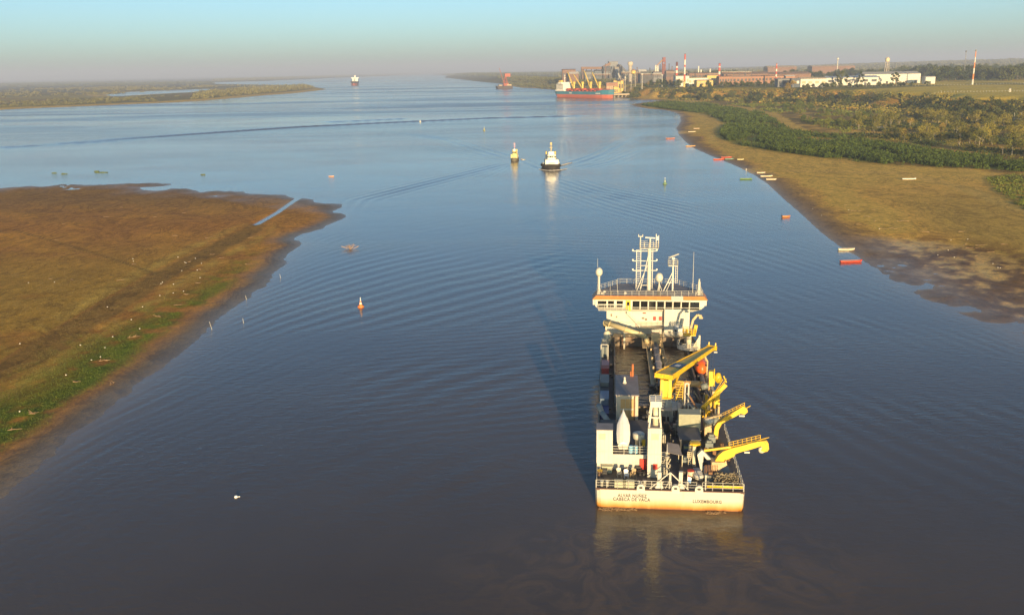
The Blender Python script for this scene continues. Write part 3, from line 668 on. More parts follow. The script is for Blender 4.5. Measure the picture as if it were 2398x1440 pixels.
o.beam((x, RY, 11.6), (x, RY, zt), .28); o.beam((x + .5, RY, 13.2), (x + .5, RY, zt), .08); o.beam((x + .9, RY, 13.2), (x + .9, RY, zt), .08)
for k in range(11): z = 13.3 + k * .36; o.beam((x + .5, RY, z), (x + .9, RY, z), .05)
q = mastpt(1553, 686, RY); o.beam((q[0], RY - .3, 11.6), (x, RY, zt - 1.2), .16); o.beam((q[0] + .6, RY - .3, 11.6), (x, RY, zt - 2.2), .10); o.beam((q[0] + .9, RY - .2, 13.3), (x, RY, 13.3), .10)
rm = o.build('radar_mast', white, ship)
o = MB(); o.box(x - 1.0, x + .9, RY - .8, RY + .8, zt, zt + .12); o.rail([(x - 1.0, RY - .8, zt), (x + .9, RY - .8, zt), (x + .9, RY + .8, zt), (x - 1.0, RY + .8, zt)], 1.2, .95, .045, 3, True); o.build('mast_platform', white, rm)
o = MB(); o.box(x - .3, x + .3, RY - .3, RY + .3, zt + 1.3, zt + 1.75); o.tube((x, RY, zt), (x, RY, zt + 1.4), .16, 8); o.beam((x - .9, RY - .8, zt + 1.85), (x + 1.05, RY + .9, zt + 2.25), .40, .18); o.build('radar_scanner', white, rm)
def dome(px, py, y, r, base=11.6, pr=.14, hgt=1.25):
    x, z = SY(px, py, y); o = MB()
    o.lathe((x, y, z), [(r * math.cos(a_), r * hgt * math.sin(a_)) for a_ in [rad(v) for v in range(-68, 90, 12)]] + [(.02, r * hgt)], 16)
    dm = o.build('satellite_dome', white, ship, True); o = MB(); o.tube((x, y, base), (x, y, z - r * .9), pr, 8)
    for k in range(3): a_ = k * 2.1; o.beam((x + .55 * math.cos(a_), y + .55 * math.sin(a_), base), (x, y, base + 1.6), .09)
    o.build('dome_post', white, dm)
dome(1403, 637, 72.5, .72, pr=.2); dome(1544, 650, 76, .78, pr=.12)
x, z = SY(1637.5, 660, 72.5); o = MB(); o.tube((x, 72.5, 11.6), (x, 72.5, z), .34, 12, .26); o.tube((x, 72.5, z), (x, 72.5, z + .6), .16, 8)
for k in range(4): a_ = k * 1.57 + .5; o.beam((x + .8 * math.cos(a_), 72.5 + .8 * math.sin(a_), 11.6), (x, 72.5, 13.2), .10)
o.build('light_post', white, ship)
for px, pt, yb in ((1625, 590, 74), (1399.7, 605, 73), (1446, 652, 74), (1615, 662, 78), (1429, 663, 76)):
    x, z = SY(px, pt, yb); o = MB(); o.tube((x, yb, 11.6), (x, yb, z), .07 if px == 1625 else .045, 5, .025); o.build('whip_antenna', white, ship)
# ---- main crane
CY = 27.0; cx = SY(1558, 945, CY)[0]
o = MB(); zt = SY(1558, 928, CY)[1]; o.lathe((cx, CY, DK), [(.95, 0), (.95, zt - DK - .15), (1.15, zt - DK - .1), (1.15, zt - DK)], 20); mc = o.build('main_crane', white, ship)
o = MB(); zc = SY(1557, 886, CY)[1]
for dx in (-.62, .62): o.prism([(cx + dx - .28, CY - .9, zt), (cx + dx + .28, CY - .9, zt), (cx + dx + .24, CY - .7, zc), (cx + dx - .24, CY - .7, zc)], (0, 1.7, 0))
o.box(cx - .5, cx + .5, CY - .6, CY + .7, zt, zc - .2); o.lathe((cx, CY, zt - .02), [(1.3, 0), (1.3, .12)], 20); o.build('crane_column', yell, mc)
o = MB(); BY0, BY1 = 27.2, 47.0; r0 = Vector((cx - .2, BY0, zc + .35)); xt, ztp = SY(1667, 814, BY1); r1 = Vector((xt, BY1, ztp))
o.taper(r0 - (r1 - r0).normalized() * .4, r1, 3.0, .75, 1.3, .5); bm_ = o.build('boom', yell, mc)
o = MB(); dd = (r1 - r0).normalized(); sd = dd.cross(Vector((0, 0, 1))).normalized()
for s in (-1, 1): o.beam(r0 + sd * s * 1.38 + Vector((0, 0, .42)), r1 + sd * s * .56 + Vector((0, 0, .28)), .12, .16)
for s in (-.35, .35): q = r1 + sd * s + dd * .2; o.lathe((q.x, q.y, q.z), [(.42, -.12), (.42, .12)], 14)
o.beam(r1 - sd * .9, r1 + sd * .9, .3, .8); o.beam(r1 + Vector((0, 0, -.3)) - sd * .6, r1 + Vector((0, 0, .9)) - sd * .6 + dd * .2, .18); o.beam(r1 + Vector((0, 0, -.3)) + sd * .6, r1 + Vector((0, 0, .9)) + sd * .6 + dd * .2, .18)
o.build('boom_head', yell, mc)
o = MB(); q = r0.lerp(r1, .20) + Vector((0, 0, .42)); up = dd.cross(sd) * -1
o.taper(q, q + dd * 2.6, 2.0, .06, 1.9, .06); lg = o.build('company_logo', mat('logo_navy', (.02, .06, .13), .5), mc)
o = MB(); o.taper(q + dd * .8 + Vector((0, 0, .04)), q + dd * 1.8 + Vector((0, 0, .04)), .8, .04, .7, .04); o.build('logo_mark', white, lg)
o = MB(); o.tube((cx + .7, CY - .4, zt + .6), r0.lerp(r1, .33) + Vector((0, 0, -.5)), .22, 10); o.build('luffing_cylinder', yell, mc)
o = MB()
for s in (-.25, .3): q = r1 + sd * s; o.tube(q, q - Vector((0, 0, 3.8)), .025, 4)
o.build('hoist_cable', darkm, mc)
for px, py in ((1660.5, 824), (1675.5, 824)):
    x, z = SY(px, py, BY1); o = MB(); o.box(x - .3, x + .3, BY1 - .3, BY1 + .2, z - .08, z + .1); o.build('floodlight', white, mc)
o = MB(); zp = DK + 1.9; o.lathe((cx + .3, CY, zp), [(2.35, 0), (2.35, .1)], 20)
ring = [(cx + .3 + 2.3 * math.cos(k * .449), CY + 2.3 * math.sin(k * .449), zp + .1) for k in range(14)]; o.rail(ring, 1.3, .9, .045, 3, True); o.build('crane_platform', white, mc)
for k in range(4): a_ = .6 + k * 1.57; o = MB(); o.beam((cx + 1.9 * math.cos(a_), CY + 1.9 * math.sin(a_), DK), (cx + 1.9 * math.cos(a_), CY + 1.9 * math.sin(a_), zp), .16); o.build('platform_leg', white, mc)
o = MB()
for k in range(8): z = zt - .2 + k * .42; o.box(cx + 1.5, cx + 2.6, CY - .9, CY - .4, z, z + .07)
o.beam((cx + 1.5, CY - .9, zt - .4), (cx + 2.4, CY - .9, zc - .4), .09); o.beam((cx + 2.6, CY - .9, zt - .4), (cx + 2.6, CY - .9, zc - .2), .09); o.build('crane_ladder', yell, mc)
# ---- stern towers, screen wall, upper deck
def tower(px0, px1, y, dep, pyt, lpx, name='exhaust_casing'):
    x0 = SY(px0, 1050, y)[0]; x1 = SY(px1, 1050, y)[0]; zt_ = SY(px0, pyt, y)[1]
    o = MB(); o.box(x0, x1, y, y + dep, DK, zt_); tw = o.build(name, white, ship)
    o = MB(); o.box(x0 - .05, x1 + .05, y - .05, y + dep + .05, zt_, zt_ + .10); o.build('casing_cap', greyd, tw)
    lx0, lz1 = SY(lpx[0], lpx[1], y); lx1, lz0 = SY(lpx[2], lpx[3], y); lv = MB(); lv.box(lx0, lx1, y - .05, y, lz0, lz1); lo = lv.build('louvre_panel', mat('louvre_cream', (.55, .49, .34), .5), tw)
    sl = MB(); n = 9
    for k in range(n): z = lz0 + (lz1 - lz0) * (k + .3) / n; sl.box(lx0 + .04, lx1 - .04, y - .10, y - .045, z, z + .05)
    sl.build('louvre_slat', cream, lo)
    s_ = MB(); zc_ = DK + (zt_ - DK) * .47; s_.box(x0, x1, y - .03, y, zc_, zc_ + .07)
    for k in range(1, 4): xx = x0 + (x1 - x0) * k / 4; s_.box(xx - .02, xx + .02, y - .025, y, DK, zt_ - .2)
    s_.build('plate_seam', cream, tw); return x0, x1, zt_, tw
lx0, lx1, lzt, ltw = tower(1397, 1434.5, 6.0, 2.4, 1007, (1402, 1015, 1418, 1029))
rx0, rx1, rzt, rtw = tower(1517, 1549, 4.2, 2.4, 1003, (1526, 1015, 1543, 1030))
o = MB(); ftop = SY(1530, 950, 4.6)[1]; xa, xb = rx0 + .12, rx1 - .12
for y in (4.4, 6.3): o.beam((xa, y, rzt), (xa + .32, y, ftop), .2); o.beam((xb, y, rzt), (xb - .22, y, ftop), .2); o.beam((xa, y, rzt + 1.5), (xb, y, rzt + 1.5), .16)
o.box(xa + .1, xb + .05, 4.2, 6.5, ftop - .1, ftop + .75); o.rail([(xa, 4.2, ftop + .7), (xb, 4.2, ftop + .7), (xb, 6.4, ftop + .7)], .9, .8, .04); o.build('funnel_frame', white, rtw)
o = MB(); o.tube((xa + .9, 5.4, rzt), (xa + .9, 5.4, ftop - .3), .42, 12); o.tube((xb - .4, 5.6, rzt), (xb - .4, 5.6, ftop - .4), .16, 8); o.build('exhaust_pipe', cream, rtw, True)
UD = SY(1470, 1064, 6.4)[1]
o = MB(); o.box(lx1, rx0 + .05, 6.4, 6.55, DK, UD)
for k in range(11): x = lx1 + .2 + k * .42; o.box(x, x + .05, 6.36, 6.4, DK + .1, UD - .1)
o.build('screen_wall', white, ship)
o = MB(); o.box(-9.2, rx1, 6.55, 19.5, UD - .14, UD); o.build('upper_deck', deckm, ship)
o = MB(); o.rail([(lx1, 6.5, UD), (rx0, 6.5, UD)], 1.15, 1.4, .04, 3); o.rail([(-3.7, 6.6, UD), (-3.7, 9.5, UD)], 1.15, 1.4, .04, 3); o.build('upper_deck_railing', white, ship)
x, z = SY(1495.5, 1013, 10); o = MB(); o.lathe((x, 10, UD), [(.52, 0), (.50, z - UD - 1.0), (.82, z - UD - .75), (.84, z - UD - .1), (.7, z - UD)], 18); o.build('mushroom_vent', white, ship, True)
o = MB(); o.tube((x + .6, 10, UD), (x + .6, 10, UD + 1.7), .17, 8); o.box(x + .5, x + .95, 9.6, 9.9, UD, UD + .9); o.build('yellow_standpipe', yell, ship)
# tan deckhouse with louvred shutters
hy = 22.0; hx0, hz = SY(1443.5, 926, hy); hx1, _ = SY(1495, 926, hy)
o = MB(); o.box(hx0, hx1, hy, 31.5, DK, hz); wnh = o.build('deckhouse', mat('deckhouse_beige', (.47, .41, .32), .6, .12, .6, rust=.1), ship)
o = MB(); o.box(hx0 - .12, hx1 + .12, hy - .12, 31.6, hz, hz + .14); o.build('deckhouse_roof', greyd, wnh)
for i, (pa, pb) in enumerate(((1453.5, 1463.8), (1465, 1474.8), (1476, 1483.5))):
    for (ya, yb) in ((934, 956), (960, 987)):
        a = SY(pa, ya, hy); c_ = SY(pb, yb, hy); q = MB(); q.box(a[0], c_[0], hy - .06, hy, c_[1], a[1]); q.build('shutter', mat('shutter_tan', (.50, .31, .12), .6, .12), wnh)
o = MB(); xx = SY(1486, 950, hy)[0]; o.tube((xx, hy - .15, DK + .4), (xx, hy - .15, hz), .10, 8); o.build('downpipe', rustm, wnh)
x, y = SZ(1463, 905, hz); o = MB(); o.lathe((x, 27.5, hz + .1), [(.38, 0), (.2, .45), (.14, .9), (.22, .95), (.0, 1.1)], 12); o.build('roof_lamp', white, wnh, True)
o = MB(); o.tube((-4.2, 31.0, hz), (-4.2, 31, hz + 2.2), .17, 8); o.tube((-4.5, 30.9, hz), (-4.5, 30.9, hz + 1.0), .1, 8); o.build('rusty_riser', mat('riser_orange', (.45, .14, .04), .7, .3), wnh)
# stern posts and A-frame
for px, w_ in ((1544.5, .5), (1594.5, .48)):
    x, z = SY(px, 1104, 1.1); o = MB(); o.box(x - w_ / 2, x + w_ / 2, .85, 1.35, DK, z); o.taper((x, 1.1, DK), (x, 1.1, DK + .7), 1.1, .8, w_, .5, up=(0, 1, 0)); o.build('tow_post', white, ship)
x, z = SY(1569.5, 1106, .8); o = MB(); o.tube((x, .8, DK), (x, .8, z), .17, 8)
for px in (1521, 1612): xx = SY(px, 1150, .4)[0]; o.tube((x, .8, z), (xx, .4, DK + .1), .08, 6)
o.tube((x - .6, .8, DK), (x, .8, DK + 1.2), .06, 6); o.build('stern_light_mast', white, ship)
o = MB(); x, z = SY(1562, 1072, 4.5); o.beam((x, 4.5, DK), (x, 4.5, z), .18); o.lathe((x, 4.5, z), [(.3, 0), (.36, .12), (.3, .25), (.1, .3)], 12)
for k in range(14): a_ = (x + random.uniform(-.5, .5), 4.5 + random.uniform(-.4, .4), DK + random.uniform(.3, 2.2)); o.tube(a_, (a_[0] + random.uniform(-.3, .3), a_[1], a_[2] + random.uniform(.1, .6)), .09, 6)
o.build('stern_capstan', mat('pale_machinery', (.40, .36, .28), .5, .3, 2), ship)
# stairs beside the casing
a = SY(1549, 1066, 5.6); o = MB()
for k in range(14): z = DK + .2 + k * .2; yy = 4.3 + k * .13; o.box(rx1 + .1, rx1 + .85, yy, yy + .16, z, z + .05)
for s in (rx1 + .08, rx1 + .88): o.beam((s, 4.2, DK), (s, 6.2, DK + 3.0), .07, .2); o.beam((s, 4.2, DK + 1), (s, 6.2, DK + 4.0), .05)
o.build('companion_stair', white, ship)
# awning, dark cabin, container, striped locker, ladder mast
zc1 = 5.2; pts = [SZ(1562, 1036, zc1), SZ(1590, 1041, zc1), SZ(1598, 1067, zc1 - .5), SZ(1560, 1059, zc1 - .5)]
o = MB(); o.prism([(pts[0][0], pts[0][1], zc1), (pts[1][0], pts[1][1], zc1), (pts[2][0], pts[2][1], zc1 - .5), (pts[3][0], pts[3][1], zc1 - .5)], (0, 0, .06)); aw = o.build('awning', greyd, ship)
for q in pts: o = MB(); o.tube((q[0], q[1], DK), (q[0], q[1], zc1 - .4), .06, 6); o.build('awning_post', cream, aw)
o = MB(); x0, y0 = SZ(1592, 1030, 4.9); x1, _ = SZ(1641, 1030, 4.9); o.box(x0, x1, y0, y0 + 4.5, DK, 4.9); pc = o.build('pump_cabin', darkm, ship)
o = MB(); o.box(x0 - .1, x1 + .1, y0 - .1, y0 + 4.6, 4.9, 5.0); o.build('cabin_roof', mat('slate_roof', (.10, .095, .10), .7), pc)
yk = y0 + 5.2; kx0, kz1 = SY(1590, 970, yk); kx1, kz0 = SY(1640, 1003, yk); o = MB(); kz0 = DK; o.box(kx0, kx1, yk, yk + 2.4, kz0, kz1)
for k in range(18): x = kx0 + .05 + k * (kx1 - kx0 - .1) / 18; o.box(x, x + .09, yk - .07, yk, kz0 + .1, kz1 - .1)
o.build('corrugated_housing', mat('sage_grey_paint', (.34, .34, .24), .6, .15), ship)
o = MB(); x, y = SZ(1601, 1056, 3.6); o.prism([(x, y, 3.4), (x + 1.1, y - .2, 3.4), (x + 1.1, y + 1.8, 4.2), (x, y + 1.9, 4.2)], (0, 0, .5)); sl = o.build('striped_ramp', mat('dull_blue', (.05, .06, .10), .6), ship)
for k in (0, 1): o = MB(); o.prism([(x + .02, y + .1 + k, 3.93 + k * .4), (x + 1.08, y - .05 + k, 3.93 + k * .4), (x + 1.08, y + .4 + k, 4.13 + k * .4), (x + .02, y + .5 + k, 4.13 + k * .4)], (0, 0, .02)); o.build('warning_stripe', mat('olive_yellow', (.35, .30, .10), .6), sl)
x, z = SY(1626, 1044, 7.2); o = MB(); o.tube((x, 7.2, DK), (x, 7.2, z), .26, 10)
for xx in (x - .75, x - .45): o.beam((xx, 7.1, DK), (xx, 7.1, z - .8), .05)
for k in range(12): o.beam((x - .75, 7.1, DK + .2 + k * .3), (x - .45, 7.1, DK + .2 + k * .3), .04)
o.rail([(x - .9, 7, z - 1.7), (x - .4, 7, z - 1.7)], .9, .3, .04); o.build('ladder_mast', cream, ship)
o = MB(); o.lathe((x + .1, 7.4, z), [(.3, 0), (.7, .2), (.75, .45), (.3, .5)], 12); o.box(x - .6, x + .9, 7.2, 7.6, z + .05, z + .25); o.build('winch_drum', yell, ship)
o = MB(); x0, y0 = SZ(1590, 1100, 3.2)
o.prism([(1.6, 5.2, 2.62), (4.2, 5.0, 2.62), (3.6, 13, 2.62), (2.2, 13, 2.62)], (0, 0, .5)); o.build('dark_trunk', mat('brown_hatch', (.10, .075, .06), .7), ship)
for px, py in ((1652, 1041), (1658, 1026), (1598, 1080), (1670, 985)):
    x, y = SZ(px, py, 3.4); o = MB(); o.box(x, x + 1.1, y, y + 1.1, DK, 3.6); o.box(x + .2, x + .9, y + .2, y + .8, 3.6, 3.9); o.build('deck_locker', teal_c, ship)
def clutter(n, x0, x1, y0, y1, zmax, mt, name):
    o = MB()
    for k in range(n):
        x, y = random.uniform(x0, x1), random.uniform(y0, y1); r = random.random()
        if r < .5: o.box(x, x + random.uniform(.15, .7), y, y + random.uniform(.15, .8), DK, DK + random.uniform(.2, zmax))
        elif r < .8: o.tube((x, y, DK + random.uniform(.1, .6)), (x + random.uniform(-1, 1), y + random.uniform(-2, 2), DK + random.uniform(.1, zmax)), random.uniform(.05, .14), 6)
        else: o.lathe((x, y, DK), [(.3, 0), (.3, random.uniform(.3, zmax))], 10)
    tag(o.build(name, mt, ship), kind='stuff')
clutter(34, -2.8, 2.2, 13, 27, 1.6, darkm, 'engine_machinery'); clutter(22, -3, 3, 12, 28, 2.0, mat('pale_machinery', (.4, .36, .28)), 'pipe_manifold')
clutter(20, 6.9, 9, 38, 66, 1.2, darkm, 'deck_fitting'); clutter(16, 7, 9.2, 24, 60, 1.0, tanm, 'suction_fitting'); clutter(16, -9.2, -7.2, 12, 66, .9, darkm, 'deck_fitting')
clutter(14, 2, 9, 8, 20, 1.0, mat('brown_hatch', (.1, .075, .06)), 'deck_gear'); clutter(10, 3, 9, 9, 20, .8, rustm, 'chain_gear')
clutter(9, -9, -2.5, 4.5, 6, .8, darkm, 'mooring_gear')
for x, y in ((-8.8, 1.0), (-8.1, 1.0), (-3.9, 1.1), (-3.2, 1.3), (-1.0, 1.2), (2.3, 1.1)):
    o = MB(); o.lathe((x, y, DK), [(.2, 0), (.2, .65), (.27, .68), (.27, .8)], 12); o.build('bollard', white, ship, True)
for px in (1452.5, 1472): x, _ = SY(px, 1138, .6); o = MB(); o.box(x - .75, x + .75, .5, 1.3, DK, DK + .95); o.build('mooring_winch_cover', mat('faded_sage', (.42, .40, .27), .6), ship)
x, z = SY(1506, 1087, 6.2); o = MB(); o.box(x - .45, x + .45, 6.1, 6.38, z - .75, z + .75); o.build('fire_hose_locker', redm, ship)
x, z = SY(1534.5, 1093, 4.0); o = MB(); o.box(x - .28, x + .28, 3.95, 4.18, z - .35, z + .35); o.build('fire_hose_locker', redm, ship)
x, z = SY(1423, 1090, 5.8); o = MB(); o.box(x - .75, x + .6, 5.2, 5.95, DK, z + .1); o.box(x - .85, x + .7, 5.1, 6, z + .1, z + .18); o.build('tool_locker', mat('faded_sage', (.42, .40, .27)), ship)
x, y = SZ(1610, 1145, 3.0); o = MB(); o.tube((x, .7, DK), (x + .05, .7, DK + 2.2), .045, 5); fs = o.build('flag_staff', white, ship)
o = MB(); nfl = 6
for k in range(nfl): a_ = k / (nfl - 1); o.v += [(x + .06 + .5 * a_, .7 + .06 * math.sin(5 * a_), DK + 2.1 - .5 * a_), (x + .06 + .35 * a_, .7 + .06 * math.sin(5 * a_), DK + 1.2 - .35 * a_)]
for k in range(nfl - 1): o.f.append((2 * k, 2 * k + 1, 2 * k + 3, 2 * k + 2))
m, t, b = nodes_of('ensign_stripes'); co = t.nodes.new('ShaderNodeTexCoord').outputs['Generated']; sx = t.nodes.new('ShaderNodeSeparateXYZ'); t.links.new(co, sx.inputs[0])
r_ = ramp(t, sx.outputs[2], [(0, (.2, .4, .75)), (.4, (.8, .8, .8)), (.7, (.7, .05, .06))]); r_.color_ramp.interpolation = 'CONSTANT'; t.links.new(r_.outputs[0], b.inputs['Base Color']); o.build('ensign', m, fs)
x0 = SY(1655, 1145, .45)[0]; x1 = SY(1741, 1145, .45)[0]; o = MB(); o.tube((x0, .5, DK + .62), (x1, .5, DK + .62), .17, 10); o.build('stowed_boom', yell, ship, True)
x, z = SY(1653, 1115, .6); o = MB(); o.tube((x, .6, DK), (x, .6, z), .09, 8); o.lathe((x, .6, z), [(.16, 0), (.16, .2)], 8); o.build('lamp_post', white, ship)
# ---- starboard suction-pipe gantries
def ppoly(pts, s, ox, oy, y): return [(SY(ox + a / s, oy + b_ / s, y)[0], y, SY(ox + a / s, oy + b_ / s, y)[1]) for a, b_ in pts]
def gantry(name, y, arm, dep, s, ox, oy):
    lo = ppoly(arm, s, ox, oy, y); o = MB(); o.prism(lo, (0, dep, 0)); g_ = o.build(name, yell, ship); return g_
ga = gantry('aft_gantry', 4.6, [(815, 590), (880, 480), (960, 410), (1100, 360), (1450, 268), (1540, 245), (1690, 230), (1722, 265), (1735, 370), (1705, 412), (1650, 418), (1600, 400), (1625, 350), (1600, 318), (1450, 368), (1260, 418), (1165, 452), (1150, 490), (1000, 560), (930, 600)], .75, 7.2, 1560, 1000)
def px2(a, b_, y, s=7.2, ox=1560, oy=1000): x, z = SY(ox + a / s, oy + b_ / s, y); return (x, y, z)
o = MB(); o.tube(px2(640, 395, 4.9), px2(1090, 335, 4.9), .18, 10); o.build('luffing_strut', yell, ga)
o = MB(); w0 = px2(1060, 330, 5.2); w1 = px2(1590, 205, 5.2); n = 7
for k in range(n + 1): q = Vector(w0).lerp(Vector(w1), k / n); o.tube(q, q + Vector((-.05, 0, .62)), .035, 5)
for hgt in (.3, .62): o.tube(Vector(w0) + Vector((0, 0, hgt)), Vector(w1) + Vector((0, 0, hgt)), .035, 5)
o.beam(w0, w1, .4, .06); o.tube(px2(1600, 205, 5.2), px2(1735, 172, 5.2), .05, 6); o.build('gantry_walkway', yell, ga)
o = MB(); q = px2(1610, 380, 4.9); o.lathe((0, 0, 0), [(.42, -.2), (.42, .2)], 14); o.v = [(q[0] + a, q[1] + c_, q[2] + b_) for a, b_, c_ in o.v]; o.build('sheave', cream, ga, True)
o = MB(); o.prism(ppoly([(768, 590), (985, 595), (1010, 560), (1030, 640), (920, 700), (860, 745), (768, 720)], 7.2, 1560, 1000, 4.2), (0, 1.6, 0)); o.build('gantry_base', tanm, ga)
o = MB(); o.prism(ppoly([(525, 470), (600, 390), (640, 420), (760, 545), (690, 550), (630, 480), (610, 760), (590, 760)], 7.2, 1560, 1000, 5.2), (0, .6, 0)); o.build('gantry_bracket', white, ga)
o = MB(); a_ = px2(640, 690, 3.9); c_ = px2(900, 780, 3.9); o.box(a_[0], c_[0] + 1.5, 3.4, 6.6, DK, 3.4); o.build('gantry_skid', teal_c, ga)
o = MB()
for k in range(9): o.tube((a_[0] + .15 + k * .2, 4.2, 3.4), (a_[0] + .15 + k * .2, 4.2, 4.6), .05, 5)
o.box(a_[0] + .6, a_[0] + 1.1, 3.7, 4.1, 3.4, 3.75); o.build('hydraulic_valves', rustm, ga)
x, z = SY(1749, 1058, 4.9); o = MB(); o.box(x - .35, x + .35, 4.7, 5.1, z - .1, z + .1); o.build('floodlight', white, ga)
gm = gantry('midship_gantry', 18.2, [(1530, 1760), (1545, 1500), (1560, 1385), (1600, 1330), (1700, 1265), (1890, 1150), (1935, 1180), (1942, 1215), (1905, 1245), (1860, 1232), (1640, 1352), (1605, 1420), (1598, 1480), (1580, 1730), (1560, 1770)], .7, 4.9646, 1360, 720)
def px3(a, b_, y): return px2(a, b_, y, 4.9646, 1360, 720)
o = MB(); w0 = px3(1590, 1300, 18.6); w1 = px3(1905, 1150, 18.6); n = 7
for k in range(n + 1): q = Vector(w0).lerp(Vector(w1), k / n); o.tube(q, q + Vector((-.05, 0, .6)), .035, 5)
for hgt in (.3, .6): o.tube(Vector(w0) + Vector((0, 0, hgt)), Vector(w1) + Vector((0, 0, hgt)), .035, 5)
o.tube(px3(1905, 1180, 18.6), px3(1975, 1140, 18.6), .06, 6); o.build('gantry_walkway', yell, gm)
o = MB(); o.tube(px3(1450, 1300, 18.5), px3(1640, 1245, 18.5), .22, 10); o.build('luffing_strut', tanm, gm)
o = MB(); a_ = px3(1430, 1700, 17.8); c_ = px3(1525, 1330, 17.8); o.box(a_[0], c_[0], 17.8, 20.2, DK, c_[2] - .4); o.box(a_[0], c_[0] + .9, 17.9, 20, DK, DK + .6); o.build('gantry_base', tanm, gm)
o = MB(); o.lathe((a_[0] + .7, 18.6, c_[2] - .4), [(.75, 0), (.8, .4), (.45, .75)], 14); o.build('winch_housing', white, gm, True)
x, z = SY(1737, 973, 18.4); o = MB(); o.box(x - .4, x + .4, 18.2, 18.7, z - .1, z + .12); o.build('floodlight', white, gm)
# forward-leaning intake gantry (two long inclined arms, a post and a drum)
gy = 27.5
def px4(a, b_, y): return px2(a, b_, y, 9.0, 1500, 840)
o = MB(); o.beam(px4(1300, 1040, gy), px4(1800, 540, gy), .42, .6); gf = o.build('intake_gantry', yell, ship)
o = MB(); o.beam(px4(1420, 1060, gy + 1.2), px4(1640, 640, gy + 1.2), .35, .5); o.beam(px4(1580, 860, gy + .6), px4(1640, 720, gy + .6), .4); o.beam(px4(1610, 1040, gy), px4(1620, 720, gy), .75, .5); o.build('gantry_leg', yell, gf)
o = MB(); o.beam(px4(1500, 560, gy + 2), px4(1500, 250, gy + 2), .9, .9); o.build('gantry_post', yell, gf)
o = MB(); q = px4(1640, 400, gy + 1.5); o.lathe((0, 0, 0), [(.72, -.3), (.72, .3)], 16); o.v = [(q[0] + a * .75, q[1] + c_, q[2] + b_ * 1.15) for a, b_, c_ in o.v]; o.build('winch_drum', yell, gf, True)
o = MB(); o.tube(px4(1460, 880, gy - .2), px4(1740, 430, gy - .2), .05, 5); o.tube(px4(1400, 1020, gy - .2), px4(1790, 480, gy - .2), .05, 5)
for k in range(12): a_ = Vector(px4(1440, 900, gy - .2)).lerp(Vector(px4(1760, 480, gy - .2)), k / 11); o.tube(a_, a_ + Vector((.35, 0, .5)), .04, 5)
o.tube(px4(1560, 210, gy + 1), px4(1560, 430, gy + 1), .06, 5); o.tube(px4(1750, 360, gy), px4(1810, 500, gy), .1, 6); o.build('gantry_walkway', yell, gf)
o = MB(); o.box(*[px4(1570, 1040, gy)[0], px4(1640, 1040, gy)[0]], gy - .3, gy + 1, DK, px4(1600, 1040, gy)[2] + .1); o.box(6.9, 9.3, gy - 1, gy + 4, DK, DK + .3); o.build('gantry_base', white, gf)
clutter(22, 6.8, 9.2, 26, 34, 2.4, tanm, 'suction_elbow'); clutter(12, 6.8, 9, 24, 34, 2.2, yell, 'pipe_clamp')
o = MB(); o.beam(px4(1030, 780, 26), px4(1210, 1090, 26), .22); o.build('pipe_davit', rustm, ship)
o = MB(); a_ = px4(1160, 830, 27); o.lathe((a_[0] + .5, 29, 2.6), [(1.0, 0), (1.1, 1.0), (.6, 1.5)], 14); o.build('suction_trunk', teal_c, ship, True); o = MB(); o.tube(px4(1280, 600, 30), px4(1420, 560, 30), .5, 12); o.build('suction_bend', teal_c, ship, True)
o = MB(); o.tube((8.2, 33, 3.3), (8.2, 66, 3.3), .42, 12); o.tube((8.9, 36, 3.0), (8.9, 62, 3.0), .18, 8); o.build('suction_pipe', mat('pipe_dark', (.09, .085, .09), .5, .3, rust=.3), ship, True)
# forward davit with yellow head on a cream post
fy = 62; a_ = SY(1612, 825, fy); o = MB(); o.tube((a_[0], fy, DK), (a_[0], fy, 6.2), .5, 12); fd = o.build('forward_davit', cream, ship)
o = MB(); o.box(a_[0] - 1.1, a_[0] + 1.2, fy - .8, fy + .8, 6.2, 6.4); o.rail([(a_[0] - 1.1, fy - .8, 6.4), (a_[0] + 1.2, fy - .8, 6.4), (a_[0] + 1.2, fy + .8, 6.4), (a_[0] - 1.1, fy + .8, 6.4)], 1.1, .8, .06, 3, True)
o.beam((a_[0] + 1.0, fy, 6.4), (a_[0] + 1.3, fy, 8.2), .6, .6); o.build('davit_cab', yell, fd)
o = MB(); q = [(a_[0] + .2, fy, 7), (a_[0] + .7, fy, 9.2), (a_[0] + 1.5, fy, 10.2), (a_[0] + 2.3, fy, 9.9)]
for p_, q_ in zip(q[:-1], q[1:]): o.beam(p_, q_, .4)
o.box(q[-1][0] - .5, q[-1][0] + .2, fy - .3, fy + .3, q[-1][2] - .4, q[-1][2] - .1); o.build('davit_jib', tanm, fd)
o = MB(); o.lathe((a_[0] - .2, fy, 3.6), [(2.0, 0), (2.0, .1)], 16); o.rail([(a_[0] - .2 + 2 * math.cos(k * .6), fy + 2 * math.sin(k * .6), 3.7) for k in range(4, 11)], 1.2, .9, .05); o.build('davit_platform', white, fd)
o = MB(); o.beam((9.3, fy + .5, DK), (9.3, fy + .5, 6.0), .3); o.add([(8.0, fy + .4, DK + 1), (9.3, fy + .4, DK + .2), (9.3, fy + .4, 5.9)], [(0, 1, 2)]); o.build('davit_bracket', cream, fd)
